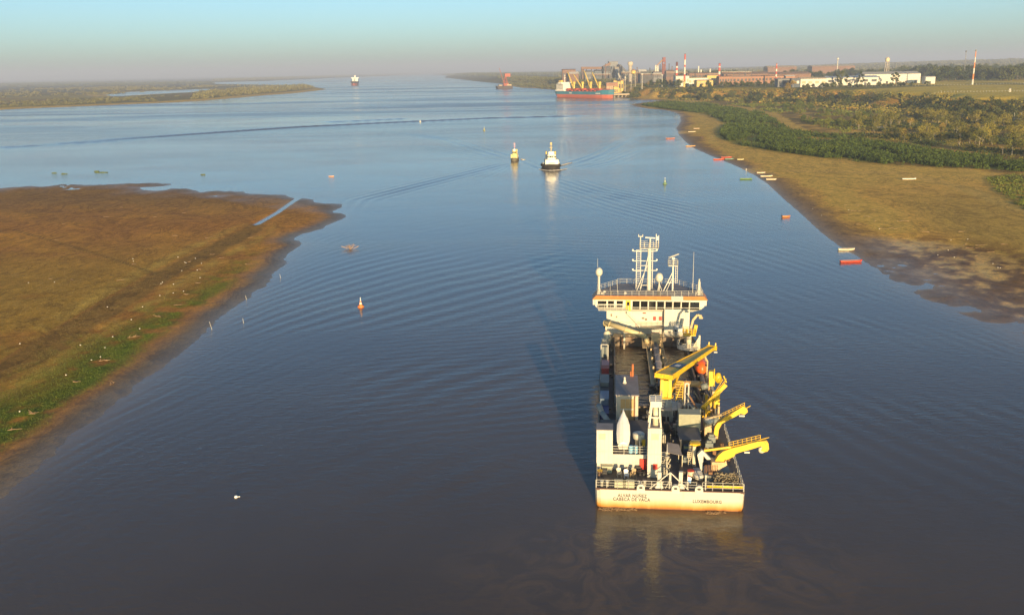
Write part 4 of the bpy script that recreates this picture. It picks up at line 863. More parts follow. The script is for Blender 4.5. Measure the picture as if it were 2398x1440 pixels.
# port side fittings
o = MB(); a_ = (-9.0, 23.0, 4.6); o.tube((-7.3, 20, 3.4), a_, .42, 12); o.tube(a_, (-9.5, 24.5, 5.2), .42, 12, .5); o.build('overflow_pipe', mat('pipe_grey_cream', (.36, .34, .29), .5, .2), ship, True)
o = MB(); o.rail([(-9.5, 56, DK), (-8.2, 56, DK)], 3.2, 1.3, .1, 1); o.build('boat_landing_frame', white, ship)
o = MB(); o.rail([(-8.9, 13.5, DK), (-7.5, 13.5, DK)], 2.3, 1.4, .06, 2); o.rail([(-8.9, 17, DK), (-7.5, 17, DK)], 2.3, 1.4, .06, 2); o.build('gas_bottle_rack', yell, ship)
o = MB(); o.lathe((-8.4, 66, DK), [(.7, 0), (.75, 2.6), (.4, 3.1)], 14); o.lathe((-8.9, 63.5, DK), [(.5, 0), (.5, 2.0), (.3, 2.3)], 12); o.build('vent_trunk', cream, ship, True)
o = MB(); o.box(-9.4, -8.2, 58.5, 62, DK, 4.6); o.rail([(-9.4, 58.5, 4.6), (-8.2, 58.5, 4.6), (-8.2, 62, 4.6)], 1, 1, .04); o.build('fire_station', teal_c, ship)

# ================================================================== things carried on the dredger
def aboard(name, label, cat, b_, group=None, rz=0.0):
    o = empty(name, S2W(b_), -SHD + rz); return tag(o, label, cat, group)
# white covered workboat on the upper deck
L0 = Vector((0, 0, .2)); L1 = Vector((.05, 5.6, 3.0)); wb_ = aboard('workboat', 'white covered workboat stowed on the upper deck between the casings', 'boat', (-5.95, 7.4, UD))
secs = [(0, .72, .25), (.12, .86, .1), (.35, .92, .0), (.6, .86, .0), (.8, .58, .1), (.92, .28, .3), (1.0, .03, .55)]
lp = []
for u, w_, kz in secs:
    c_ = L0.lerp(L1, u); lp.append([(c_.x - w_, c_.y, c_.z + .75), (c_.x - w_ * .8, c_.y, c_.z + kz * .4), (c_.x, c_.y, c_.z + kz - .15), (c_.x + w_ * .8, c_.y, c_.z + kz * .4), (c_.x + w_, c_.y, c_.z + .75)])
o = MB(); o.loft(lp, close=True); o.build('hull', white, wb_)
lp = []
for u, w_, kz in secs:
    c_ = L0.lerp(L1, u); w_ *= 1.02; lp.append([(c_.x - w_, c_.y, c_.z + .74), (c_.x - w_ * .55, c_.y, c_.z + 1.05), (c_.x, c_.y, c_.z + 1.22), (c_.x + w_ * .55, c_.y, c_.z + 1.05), (c_.x + w_, c_.y, c_.z + .74)])
o = MB(); o.loft(lp, close=True); o.build('canvas_cover', mat('white_canvas', (.80, .78, .72), .8, .06), wb_)
o = MB(); o.box(-.7, .7, 1.5, 1.8, 0, .5); o.box(-.6, .6, 4.2, 4.5, 0, 2.2); o.build('cradle', cream, wb_)
# enclosed orange lifeboat by the starboard rail
lb = aboard('lifeboat', 'orange enclosed lifeboat hanging by the starboard rail beside the hopper', 'boat', (8.3, 46.0, DK))
lp = []
for u, w_, hh in ((0, .25, .5), (.08, .75, .95), (.3, 1.1, 1.2), (.7, 1.1, 1.2), (.92, .7, .95), (1, .2, .5)):
    y = u * 5.6; lp.append([(w_ * math.cos(a), y, 1.6 + hh * math.sin(a) * (1.15 if math.sin(a) > 0 else .9)) for a in [2 * math.pi * k / 12 for k in range(12)]])
o = MB(); o.loft(lp); o.build('hull', orng, lb, True)
o = MB(); o.box(-.5, .5, 3.6, 4.8, 2.7, 3.3); o.build('conning_cab', orng, lb)
o = MB(); o.box(-.9, .9, -.02 + .7, .75, 2.2, 2.5); o.build('window_band', glas, lb)
o = MB(); o.path([(.9, 1.0, .0), (1.0, 1.0, 3.0), (.2, 1.0, 4.4)], .16, 8); o.path([(.9, 4.6, .0), (1.0, 4.6, 3.0), (.2, 4.6, 4.4)], .16, 8); o.build('davit_arm', tanm, lb)
# drums, chairs, crates
def drum(b_, mt, label, group, r=.3, hgt=.9, cap=None):
    o = MB(); o.lathe((0, 0, 0), [(r, 0), (r, hgt * .32), (r * 1.05, hgt * .34), (r, hgt * .36), (r, hgt * .64), (r * 1.05, hgt * .66), (r, hgt * .68), (r, hgt)], 16)
    e = aboard('drum', label, 'drum', b_, group); o.build('barrel', mt, e); o = MB(); o.lathe((0, 0, hgt), [(r * 1.04, -.03), (r * 1.04, .05), (r * .7, .06)], 16); o.build('lid', cap or mt, e)
lblue = mat('light_blue_plastic', (.22, .48, .66), .4, .12)
for px in (1477, 1488.5): x = SY(px, 1055, 7.2)[0]; drum((x, 7.2, UD), lblue, 'light blue drum behind the upper deck railing beside the workboat', 'light blue drums')
x, y = SZ(1617, 1117, DK); drum((x, y, DK), cream, 'cream drum with a red lid on the aft deck', None, .45, .95, redm)
for dx in (-.35, .35): drum((-8.7 + dx, 12.2, DK), blue, 'dark blue drum standing on the shaded port side deck', 'blue drums on the port side deck', .34, 1.0)
x, y = SZ(1403, 1112, DK); drum((x + .1, y, DK), mat('brown_drum', (.14, .09, .06), .6), 'brown drum lying at the foot of the port exhaust casing', None, .35, .7, yell)
def chair(b_, rz, label, mt, group=None):
    e = aboard('deck_chair', label, 'chair', b_, group, rz); o = MB(); o.box(-.27, .27, -.25, .27, .40, .46); o.build('seat', mt, e)
    o = MB(); o.prism([(-.27, .25, .44), (.27, .25, .44), (.30, .42, .95), (.18, .45, 1.08), (-.18, .45, 1.08), (-.30, .42, .95)], (0, .05, 0)); o.build('backrest', mt, e)
    for sx_, sy_ in ((-1, -1), (1, -1), (-1, 1), (1, 1)): o = MB(); o.beam((sx_ * .25, sy_ * .24, 0), (sx_ * .24, sy_ * .22, .42), .06); o.build('leg', mt, e)
    for s in (-1, 1): o = MB(); o.beam((s * .29, -.22, .66), (s * .29, .3, .70), .07, .05); o.beam((s * .29, -.22, .42), (s * .29, -.22, .66), .05); o.build('armrest', mt, e)
wp = mat('white_plastic', (.82, .80, .74), .4, .05)
x, y = SZ(1466.5, 1119, DK); chair((x, y, DK), 0.1, 'white plastic armchair facing the stern rail', wp)
x, y = SZ(1450, 1115, DK); chair((x, y, DK), .2, 'small cream folding chair by the screen wall', cream)
x, y = SZ(1482, 1117, DK); chair((x, y, DK), -.4, 'weathered tan folding chair turned to starboard', tanm)
def crate(name, label, cat, x0, x1, y0, y1, z1, mt, ribs=0, z0=DK):
    e = aboard(name, label, cat, ((x0 + x1) / 2, (y0 + y1) / 2, z0)); hx, hy = (x1 - x0) / 2, (y1 - y0) / 2
    o = MB(); o.box(-hx, hx, -hy, hy, .06, z1 - z0); o.build('body', mt, e); o = MB(); o.box(-hx - .04, hx + .04, -hy - .04, hy + .04, z1 - z0, z1 - z0 + .07); o.build('lid', mt, e)
    o = MB()
    for k in range(max(2, ribs)): xx = -hx + .08 + k * (2 * hx - .16) / (max(2, ribs) - 1); o.box(xx - .05, xx + .05, -hy - .06, -hy, .06, z1 - z0)
    o.build('rib', mt, e); o = MB(); o.box(-hx, hx, -hy, -hy + .1, 0, .08); o.box(-hx, hx, hy - .1, hy, 0, .08); o.build('skid', darkm, e)
pinkm = mat('faded_pink_plastic', (.55, .26, .25), .6, .15)
for k, (y, mt, lab) in enumerate(((46.0, mat('dull_red', (.28, .03, .03), .5), 'dull red crate beside the pink crates on the port deck'), (48.2, pinkm, 'faded pink crate next to the dull red crate'), (50.4, pinkm, 'faded pink crate farthest forward in its row on the port deck'))):
    crate('crate', lab, 'crate', -9.3, -8.0, y, y + 1.9, 4.3 - .2 * k, mt, 3)
for y0, y1, z1, mt, lab in ((38.5, 43, 4.2, teal_c, 'long grey green container aft of the red crate'), (34.5, 38, 3.6, darkm, 'low dark container between the grey green and blue boxes'),
                            (30, 34, 4.3, mat('steel_blue', (.14, .20, .28), .5), 'steel blue box on the port deck near the overflow pipe'), (25.5, 29, 3.5, mat('deep_blue', (.02, .03, .16), .5), 'deep blue box under the overflow pipe'),
                            (14.2, 16.8, 3.7, teal_c, 'grey green tank box aft of the gas bottle rack')):
    crate('deck_container', lab, 'container', -9.35, -8.0, y0, y1, z1, mt, 4)
e = aboard('water_tank', 'pale grey domed water tank on the port side deck', 'tank', (-8.6, 18.4, DK)); o = MB(); o.lathe((0, 0, 0), [(.8, 0), (.82, 1.3), (.6, 1.65), (.2, 1.75)], 18); o.build('shell', mat('pale_grey_plastic', (.45, .46, .46), .5), e, True); o = MB(); o.lathe((0, 0, 1.72), [(.22, 0), (.22, .12)], 10); o.build('lid', darkm, e)
# covered dinghy and the heap of old nets and chain
x, y = SZ(1636, 1122, DK); dg = aboard('dinghy', 'small white dinghy under a cover beside the red lidded drum', 'boat', (x, y, DK), None, .15); lp = []
for u, w_, hh in ((0, .35, .45), (.2, .7, .8), (.6, .8, .95), (.85, .6, .9), (1, .2, .7)):
    yy = u * 2.6; lp.append([(w_ * math.cos(a), yy - .8, .45 + hh * .55 * math.sin(a)) for a in [2 * math.pi * k / 10 for k in range(10)]])
o = MB(); o.loft(lp); o.build('hull', white, dg, True); o = MB(); o.box(-.45, .45, .3, 1.4, .9, 1.05); o.build('cover', mat('blue_grey_tarp', (.2, .22, .28), .7), dg)
x0, y0 = SZ(1668, 1138, DK); x1, _ = SZ(1735, 1138, DK); V_ = []; F_ = []
o = MB(); rs = np.random.default_rng(3)
for k in range(420):
    a, c_ = rs.uniform(x0 + .3, x1 - .3), rs.uniform(1.5, 4.4); hm = 1.25 * (1 - ((a - (x0 + x1) / 2) / ((x1 - x0) / 2)) ** 4) * (1 - ((c_ - 3) / 1.8) ** 2) + .1
    z = DK + rs.uniform(.0, 1) * max(.15, hm); dv = rs.normal(size=3) * .22
    o.tube((a, c_, z), (a + dv[0], c_ + dv[1], z + abs(dv[2]) * .5), rs.uniform(.04, .10), 5)
nm = mat('tangled_scrap', (.26, .21, .13), .7, .55, 2.2); hp = o.build('scrap_heap', nm); hp.location = SHIP; hp.rotation_euler = (0, 0, -SHD)
tag(hp, 'tangled heap of chain and scrap in the stern corner by the yellow boom', 'scrap heap')
# ================================================================== other vessels, buoys, boats
def wthing(name, label, cat, loc, rz=0.0, group=None): return tag(empty(name, loc, rz), label, cat, group)
hull_teal = mat('teal_hull_paint', (.035, .20, .27), .5, .15, .03); boot_red = mat('red_boot_paint', (.52, .13, .075), .6, .18, .04)
hatch_red = mat('hatch_red_paint', (.42, .075, .035), .6, .2, .05); crane_y = mat('ship_crane_yellow', (.72, .50, .09), .5, .1, .05); bwhite = mat('bulk_white', (.78, .74, .64), .5, .06, .05)
# ---- bulk carrier at the quay
pa, pb = np.array([104., 2008.]), np.array([202., 1868.]); bl = float(np.hypot(*(pb - pa))); bang = math.atan2(pb[1] - pa[1], pb[0] - pa[0]) - math.pi / 2
bc = wthing('bulk_carrier', 'teal and red bulk carrier with four yellow deck cranes moored at the plant quay', 'ship', (*pa, 0), bang)
B = 14.0
def bline(z, k=1.0, st=0.0):
    f = [(0, .55), (.03, .85), (.08, 1), (.80, 1), (.90, .86), (.96, .5), (1.0, .06)]
    pr = [(B * w_ * k, u * bl + (st if u < .05 else 0) + (5 if u > .95 else 0) * (z / 12)) for u, w_ in f]
    return [(x, y, z + (3.5 if y > bl * .88 else 0) * (z > 10)) for x, y in pr] + [(-x, y, z + (3.5 if y > bl * .88 else 0) * (z > 10)) for x, y in pr[::-1]]
o = MB(); o.loft([bline(-1, .9, 9), bline(2, .98, 6), bline(6.6, 1, 2)], caps=False); o.build('lower_hull', boot_red, bc)
o = MB(); o.loft([bline(6.6, 1.002, 2), bline(12.4, 1.004, -1.5)]); bh = o.build('upper_hull', hull_teal, bc)
for k in range(6): u = (.32, .335, .355, .80, .83, .86)[k]; o = MB(); o.box(B * 1.004, B * 1.004 + .1, bl * u, bl * u + (2.0 if k < 3 else 4.2), 8.2, 10.4 if k < 3 else 9.8); o.build('painted_mark', bwhite, bh)
o = MB(); o.prism([(x, y, 12.4) for x, y, z in bline(12, .97) if True], (0, 0, .25)); o.build('deck', hatch_red, bc)
o = MB(); o.box(-B * .8, B * .8, bl * .03, bl * .20, 12.5, 15); o.box(-B * .72, B * .72, bl * .045, bl * .175, 15, 27); o.box(-B * .98, B * .98, bl * .10, bl * .165, 27, 30.2); ss = o.build('superstructure', bwhite, bc)
for lev in range(4):
    for k in range(7): o = MB(); y0 = bl * .06 + k * bl * .016; o.box(B * .72, B * .72 + .12, y0, y0 + 1.2, 16.5 + lev * 2.7, 17.8 + lev * 2.7); o.build('window', glas, ss)
o = MB(); o.box(-3, 3, bl * .035, bl * .075, 27, 34); o.build('funnel', crane_y, bc); o = MB(); o.tube((0, bl * .13, 30), (0, bl * .13, 46), .7, 8, .35); o.beam((-3, bl * .13, 39), (3, bl * .13, 39), .5); o.beam((-2, bl * .13, 43), (2, bl * .13, 43), .4); o.build('mast', bwhite, bc)
for k in range(4):
    u = (.31, .47, .62, .78)[k]; y = bl * u
    o = MB(); o.tube((0, y, 12.5), (0, y, 31), 1.9, 10, 1.6); o.box(-2.2, 2.2, y - 2.2, y + 1.4, 27, 31); cr = o.build('deck_crane', crane_y, bc)
    o = MB(); tip = (-3.0, y - (25, 33, 24, 27)[k], (50, 46, 52, 49)[k]); o.taper((0, y - 1, 17.5), tip, 2.6, 1.8, 1.2, 1.0); o.build('jib', crane_y, cr)
    o = MB(); o.tube((0, y, 31), tip, .14, 4); o.build('topping_wire', darkm, cr)
for k in range(5):
    y0 = bl * (.225 + k * .142); o = MB(); o.box(-B * .68, B * .68, y0 + 2, y0 + bl * .105, 12.6, 15.2); hc = o.build('hatch_coaming', hatch_red, bc)
    o = MB(); o.box(-B * .72, -2, y0 + 2.5, y0 + bl * .1, 15.2, 18.4 if k % 2 else 17.2); o.build('hatch_cover', hatch_red, hc); o = MB(); o.box(B * .2, B * .72, y0 + 1.5, y0 + 8, 15.2, 18.2); o.build('folded_cover', hatch_red, hc)
    o = MB(); o.box(B * .685, B * .72, y0 + bl * .06, y0 + bl * .09, 13, 15.0); o.build('access_door', darkm, hc)
# ---- ship far up the river, bow on
fs_ = wthing('distant_ship', 'dark hulled ship with white bridge far up the river', 'ship', (*AT(833, 199, 4700)[:2], 0), math.pi + .10)
o = MB(); K2 = 16; o.loft([[(-12, 0, -1), (12, 0, -1), (12, 120, -1), (2, 150, -1), (-2, 150, -1), (-12, 120, -1)], [(-15, 0, 8), (15, 0, 8), (15, 125, 8), (3, 155, 8), (-3, 155, 8), (-15, 125, 8)]], caps=False); o.build('lower_hull', boot_red, fs_)
o = MB(); o.loft([[(-15, 0, 8), (15, 0, 8), (15, 125, 8), (3, 155, 8), (-3, 155, 8), (-15, 125, 8)], [(-17, 0, 15), (17, 0, 15), (17, 128, 17), (5, 160, 18), (-5, 160, 18), (-17, 128, 17)]]); o.build('upper_hull', mat('dark_hull', (.05, .04, .04), .5), fs_)
o = MB(); o.box(-13, 13, 10, 30, 15, 30); o.box(-17, 17, 14, 26, 30, 35); o.box(-3, 3, 16, 22, 35, 44); o.build('superstructure', bwhite, fs_)
o = MB()
for y in (50, 80, 110): o.tube((0, y, 16), (0, y, 33), 2.0, 8)
o.build('crane_post', bwhite, fs_)
# ---- floating crane by the far bank
red_c = mat('crane_red', (.42, .10, .05), .6, .2, .05)
pc_ = AT(1182, 207, 3040); fc = wthing('floating_crane', 'rusty red floating crane on a barge against the far bank', 'crane', (*pc_[:2], 0), .25)
o = MB(); o.loft([[(-24, -12, -1), (22, -12, -1), (22, 12, -1), (-24, 12, -1)], [(-28, -13, 9), (24, -13, 9), (24, 13, 9), (-28, 13, 9)]]); o.build('barge_hull', mat('barge_black', (.06, .045, .05), .6), fc)
o = MB()
for s in (-6, 6): o.beam((-4, s, 9), (2, s * .4, 36), 1.4); o.beam((10, s, 9), (4, s * .4, 36), 1.4)
o.beam((-4, 0, 20), (10, 0, 20), 1.2); o.box(-4, 12, -6, 6, 9, 16); o.build('tower', red_c, fc)
o = MB(); o.box(0, 18, -5, 5, 36, 46); o.build('machine_house', red_c, fc)
o = MB()
for s in (-1.6, 1.6): o.beam((-4, s, 22), (-16, s * .4, 62), .9); 
for k in range(8): z = 24 + k * 4.6; x = -4.4 - k * 1.4; o.beam((x, -1.5, z), (x - 1.2, 1.2, z + 3.6), .5)
o.build('jib', red_c, fc)
o = MB(); o.box(6, 20, -9, 9, 9, 13); o.box(-20, -10, -8, 8, 9, 12); o.build('deck_house', tanm, fc)
# ---- two tugs coming down the river
def tug(name, label, loc, rz, L, Bm, hullc, yel, big):
    e = wthing(name, label, 'tug', loc, rz); hb = Bm / 2
    def ln(z, k): return [(-hb * .8 * k, 0, z), (hb * .8 * k, 0, z), (hb * k, L * .15, z), (hb * k, L * .62, z + .3 * (z > .5)), (hb * .8 * k, L * .82, z + .6 * (z > .5)), (hb * .4 * k, L * .95, z + .9 * (z > .5)), (0, L, z + 1.0 * (z > .5)), (-hb * .4 * k, L * .95, z + .9 * (z > .5)), (-hb * .8 * k, L * .82, z + .6 * (z > .5)), (-hb * k, L * .62, z + .3 * (z > .5)), (-hb * k, L * .15, z)]
    o = MB(); o.loft([ln(-.8, .85), ln(.4, .97), ln(2.0 if big else 1.2, 1.0)]); o.build('hull', hullc, e)
    if big:
        lp = ln(1.5, 1.02); pts = [Vector(p) for p in lp[2:10]]
        for p, q in zip(pts[:-1], pts[1:]):
            n = max(1, int((q - p).length / 1.1))
            for k in range(n): c_ = p.lerp(q, (k + .5) / n); o = MB(); o.lathe((c_.x, c_.y, c_.z - .9), [(.28, 0), (.46, .15), (.46, .85), (.28, 1.0)], 8); o.build('tyre_fender', mat('black_rubber', (.03, .026, .022), .85), e)
        o = MB(); o.lathe((0, L * .97, 2.1), [(.5, -.6), (1.0, -.3), (1.0, .4), (.5, .7)], 10); o.build('bow_fender', mat('black_rubber', (.03, .026, .022)), e)
    s = 1.0 if big else .75
    o = MB(); o.box(-hb * (.72 if big else .85), hb * (.72 if big else .85), L * .25, L * .78, 1.2, 4.9 * s + .3); o.build('deckhouse', bwhite if big else yel, e)
    o = MB(); z0 = 4.9 * s + .3; o.loft([[(-hb * .5, L * .42, z0), (hb * .5, L * .42, z0), (hb * .42, L * .66, z0), (-hb * .42, L * .66, z0)], [(-hb * .56, L * .41, z0 + 2.6 * s), (hb * .56, L * .41, z0 + 2.6 * s), (hb * .46, L * .68, z0 + 2.6 * s), (-hb * .46, L * .68, z0 + 2.6 * s)]]); pilot = o.build('wheelhouse', bwhite if big else yel, e)
    for k in range(4): x = -hb * .36 + k * hb * .24; o = MB(); o.box(x - hb * .095, x + hb * .095, L * .675, L * .69, z0 + 1.0 * s, z0 + 2.1 * s); o.build('window', glas, pilot)
    o = MB(); o.box(-hb * .3, hb * .3, L * .46, L * .60, z0 + 2.6 * s, z0 + 4.3 * s); o.build('top_cabin', bwhite, e)
    o = MB(); zt = z0 + 4.3 * s; o.tube((0, L * .5, zt), (0, L * .5, zt + 5.2 * s), .22, 6, .1); o.beam((-1.0, L * .5, zt + 2.2 * s), (1.0, L * .5, zt + 2.2 * s), .16); o.beam((-.7, L * .5, zt + 3.8 * s), (.7, L * .5, zt + 3.8 * s), .16); o.box(-.5, .5, L * .5 - .3, L * .5 + .3, zt + 4.4 * s, zt + 5.0 * s); o.build('mast', yel if big else mat('pink_beacon', (.6, .35, .4), .5), e)
    for sd_ in (-1, 1): o = MB(); o.tube((sd_ * hb * .5, L * .36, 4.6 * s), (sd_ * hb * .5, L * .36, z0 + 4.0 * s), .45, 8); o.build('funnel', yel, e)
    o = MB(); o.rail([(-hb * .9, L * .3, 2.2), (-hb * .9, L * .62, 2.4), (0, L * .93, 2.9), (hb * .9, L * .62, 2.4), (hb * .9, L * .3, 2.2)], 1.0, 1.5, .05, 2); o.build('railing', bwhite, e)
    return e
bp_ = G(1290, 398); tug('harbour_tug', 'white and black tug with tyre fenders pushing a bow wave down the river', (bp_[0] + .5, bp_[1] + 24, 0), math.pi + .02, 24, 10.5, mat('tug_black', (.035, .028, .022), .6), crane_y, True)
bp_ = G(1208, 378); tug('small_tug', 'small yellow and white tug running beside the black hulled one', (bp_[0], bp_[1] + 12, 0), math.pi - .12, 11.5, 4.8, mat('tug_dark', (.16, .135, .09), .6), mat('tug_yellow', (.70, .58, .22), .5), False)
foamm = mat('foam_white', (.72, .62, .46), .8, .2, 1.5)
def foam(pxs, wid, seed, n=26):
    P = gp(pxs); o = MB(); rs = np.random.default_rng(seed); segs = list(zip(P[:-1], P[1:])); L_ = [math.dist(a, c_) for a, c_ in segs]
    tot = sum(L_); V_ = []; k = 0
    for i in range(n + 1):
        s = tot * i / n; j = 0
        while j < len(L_) - 1 and s > L_[j]: s -= L_[j]; j += 1
        (x0, y0), (x1, y1) = segs[j]; u = min(1, s / L_[j]); x, y = x0 + (x1 - x0) * u, y0 + (y1 - y0) * u; nx, ny = -(y1 - y0) / L_[j], (x1 - x0) / L_[j]
        tp = math.sin(math.pi * min(1, max(.02, i / n))) ** .6; w_ = wid * tp * rs.uniform(.55, 1.25)
        V_ += [(x + nx * w_, y + ny * w_, .10), (x, y, .22 + .28 * tp * rs.uniform(.3, 1.2)), (x - nx * w_, y - ny * w_, .10)]
    F_ = []
    for i in range(n): a = 3 * i; F_ += [(a, a + 1, a + 4, a + 3), (a + 1, a + 2, a + 5, a + 4)]
    o.add(V_, F_); return tag(o.build('foam', foamm), 'cream bow wave foam on the brown river', None, None, 'stuff')
foam([(1262, 397), (1276, 399.5), (1292, 400.5), (1310, 399), (1328, 396)], 2.0, 1); foam([(1312, 389), (1325, 385), (1340, 381)], 1.4, 2); foam([(1219, 373), (1225, 375), (1231, 374)], .7, 3)
foamb = mat('muddy_foam', (.34, .21, .10), .7, .4, 2.5); rs = np.random.default_rng(8); o = MB()
for k in range(150):                            # churned muddy flecks along the transom
    px, py = (rs.uniform(1402, 1490), rs.uniform(1188, 1196)) if k < 110 else (rs.uniform(1655, 1700), rs.uniform(1198, 1205)); q = G(px, py, .05); a = rs.uniform(0, 6.28); L_ = rs.uniform(.1, .5); d = (math.cos(a) * L_, math.sin(a) * L_ * .4)
    o.add([(q[0] - d[0], q[1] - d[1], .03), (q[0] + d[1] * .3, q[1] - .05, .06), (q[0] + d[0], q[1] + d[1], .03), (q[0], q[1] + .06, .13)], [(0, 1, 2), (0, 2, 3), (0, 1, 3), (1, 2, 3)])
tag(o.build('foam', foamb), 'churned muddy foam along the dredger stern', None, None, 'stuff')
# ---- fishing boats
def skiff(px, py, L, W, col, rz, label, z=None, inside_c=None, extra=None, group=None):
    p = G(px, py, .3); zz = max(0.0, ground_z(p[0], p[1])) if z is None else z
    p = G(px, py, zz + .2); e = wthing('rowing_boat', label, 'boat', (p[0], p[1], zz - .03), rz, group); e.scale = (1, 1, .74)
    secs = [(-.5, .62, .10, .78), (-.3, .92, .0, .70), (0, 1, .0, .66), (.25, .88, .0, .70), (.42, .5, .08, .82), (.5, .06, .25, .98)]
    cm = mat('boat_' + '_'.join('%d' % round(v * 100) for v in col), col, .55, .12, 1.0); im = mat('boat_inside', (.30, .25, .19), .7, .2)
    lp = [[(u * L, -w_ * W / 2, h_), (u * L, -w_ * W * .40, kz + .12), (u * L, 0, kz), (u * L, w_ * W * .40, kz + .12), (u * L, w_ * W / 2, h_)] for u, w_, kz, h_ in secs]
    o = MB(); o.loft(lp, close=False, caps=False); n = len(lp[0]); o.f.append(tuple(range(n))); o.build('hull', cm, e)
    li = [[(u * L * .97, -w_ * W * .45, h_ - .02), (u * L * .97, -w_ * W * .34, kz + .22), (u * L * .97, 0, kz + .16), (u * L * .97, w_ * W * .34, kz + .22), (u * L * .97, w_ * W * .45, h_ - .02)] for u, w_, kz, h_ in secs]
    o = MB(); o.loft(li, close=False, caps=False); o.build('inner_lining', im, e)
    o = MB()
    for a, b_ in zip(lp[:-1], lp[1:]):
        for s in (0, 4): o.beam(a[s], b_[s], .09, .07)
    o.beam(lp[0][0], lp[0][4], .09, .07); o.build('gunwale', cm, e)
    for u in (-.25, .05, .28): o = MB(); o.box(u * L - .14, u * L + .14, -W * .40, W * .40, .44, .49); o.build('thwart', im, e)
    if extra == 'motor': o = MB(); o.box(-L * .5 - .35, -L * .5, -.22, .22, .5, 1.25); o.tube((-L * .5 - .2, 0, .6), (-L * .5 - .2, 0, -.2), .08, 6); o.build('outboard_motor', darkm, e)
    return e
cr_b, red_b, or_b, gr_b = (.70, .62, .45), (.62, .06, .03), (.68, .24, .07), (.12, .24, .06)
skiff(1982, 584.5, 5.2, 1.5, cr_b, .06, 'cream rowing boat half afloat at the edge of the muddy shallows', .0)
skiff(1993, 612.5, 6.6, 1.6, red_b, .10, 'bright red wooden boat half afloat at the edge of the muddy shallows', .0)
skiff(1841, 507.5, 3.4, 1.5, or_b, .25, 'short orange boat with a motor anchored just off the beach', .0, extra='motor')
skiff(1747, 419.5, 6.2, 1.6, gr_b, .0, 'green boat afloat beside the cream boats on the beach', .0)
skiff(1806, 420.5, 5.0, 1.5, cr_b, -.12, 'cream boat lying beside the wet gully on the beach')
skiff(1795, 413, 6.6, 1.7, cr_b, .10, 'long cream boat between two shorter cream boats on the beach')
skiff(1782, 405, 4.8, 1.4, (.68, .55, .42), .10, 'pinkish cream boat pulled up above the long cream boat')
skiff(1734, 374, 4.2, 1.3, (.62, .58, .30), .08, 'pale yellow boat beached apart from the red and teal boats')
skiff(1708, 373, 5.6, 1.4, (.16, .30, .24), .15, 'teal green boat drawn up against the two red boats')
skiff(1701, 369, 7.0, 1.7, (.60, .09, .06), .10, 'red boat with pale stripe drawn up behind the teal green boat', extra='motor')
skiff(1684, 373.5, 7.2, 1.6, (.62, .10, .03), .05, 'orange red boat with its stern in the water beside the teal boat', .0)
skiff(1617, 342.5, 7.0, 1.7, (.64, .36, .12), .03, 'yellow orange boat at the waterline by the sandy bend', .0)
skiff(1570, 324.5, 7.4, 1.8, (.62, .20, .07), .0, 'orange boat anchored off the sandy bend', .0)
skiff(1620, 309, 6.6, 1.8, cr_b, .02, 'cream boat on the dark mud of the sandy bend'); skiff(1631, 301.5, 5.6, 1.6, (.66, .50, .38), .08, 'small pinkish boat on the dark mud of the sandy bend')
skiff(2129, 419.5, 6.6, 1.8, (.76, .72, .62), -.03, 'white boat left high on the dry sand by the track')
skiff(776, 413.5, 3.0, 1.2, (.58, .34, .24), .1, 'faded pink skiff drifting beyond the mud flat', .0)
# ---- buoys
def buoy(px, py, k, c1, c2, label):
    p = G(px, py, 0); e = wthing('channel_buoy', label, 'buoy', (p[0], p[1], 0), .3)
    o = MB(); o.lathe((0, 0, -.4 * k), [(.7 * k, 0), (1.1 * k, .25 * k), (1.1 * k, .75 * k), (.8 * k, .95 * k)], 16); o.build('float', c1, e, True)
    for i in range(4): z0 = .55 * k + i * .55 * k; r0 = (.62 - .14 * i) * k; o = MB(); o.lathe((0, 0, z0), [(r0, 0), (r0 - .14 * k, .55 * k)], 14); o.build('cone_band', c2 if i % 2 else c1, e)
    o = MB(); o.tube((0, 0, 2.6 * k), (0, 0, 3.1 * k), .07 * k, 6); o.lathe((0, 0, 3.0 * k), [(.16 * k, 0), (.16 * k, .3 * k), (.05 * k, .36 * k)], 8); o.build('lantern', bwhite, e)
buoy(845, 719, .72, mat('buoy_orange', (.72, .20, .04), .5), mat('buoy_white', (.75, .68, .6), .5), 'orange and white striped channel buoy with a white lantern')
buoy(1557, 431, .95, mat('buoy_green', (.16, .26, .13), .5), mat('buoy_pale', (.5, .52, .36), .5), 'green and pale conical buoy off the beach')
buoy(1134, 306, 1.1, mat('buoy_olive', (.35, .33, .12), .5), mat('buoy_yellow', (.6, .52, .2), .5), 'yellowish buoy in mid river beyond the tugs')
p = G(984, 286, 0); e = wthing('small_float', 'tiny pale float on the long wake line', 'float', (p[0], p[1], 0)); o = MB(); o.lathe((0, 0, -.4), [(.6, 0), (1.1, .6), (1.0, 1.3), (.3, 1.8)], 12); o.build('body', foamm, e, True); o = MB(); o.tube((0, 0, 1.3), (0, 0, 2.6), .12, 6); o.build('rod', foamm, e)
p = G(553, 1164, 0); e = wthing('mooring_float', 'small white float drifting on the dark brown water', 'float', (p[0], p[1], 0)); o = MB(); o.lathe((0, 0, -.1), [(.06, 0), (.24, .08), (.26, .2), (.16, .34), (.03, .38)], 12); o.build('body', wp, e, True); o = MB(); o.tube((.0, 0, .05), (.5, .1, .06), .05, 5); o.build('rope_end', wp, e)
for px, py, tilt in ((497, 772, .5), (571, 757, .2), (578, 702, .3), (658, 652, .3)):
    p = G(px, py, 0); o = MB(); o.tube((0, 0, -.3), (-tilt, .1, 1.9 if py > 765 else 1.2), .055, 6, .035); s_ = o.build('mooring_stake', mat('bleached_wood', (.5, .46, .38), .8)); s_.location = (p[0], p[1], 0)
    tag(s_, 'thin bleached stake standing in the shallows off the mud flat', 'stake', 'stakes along the mud flat')
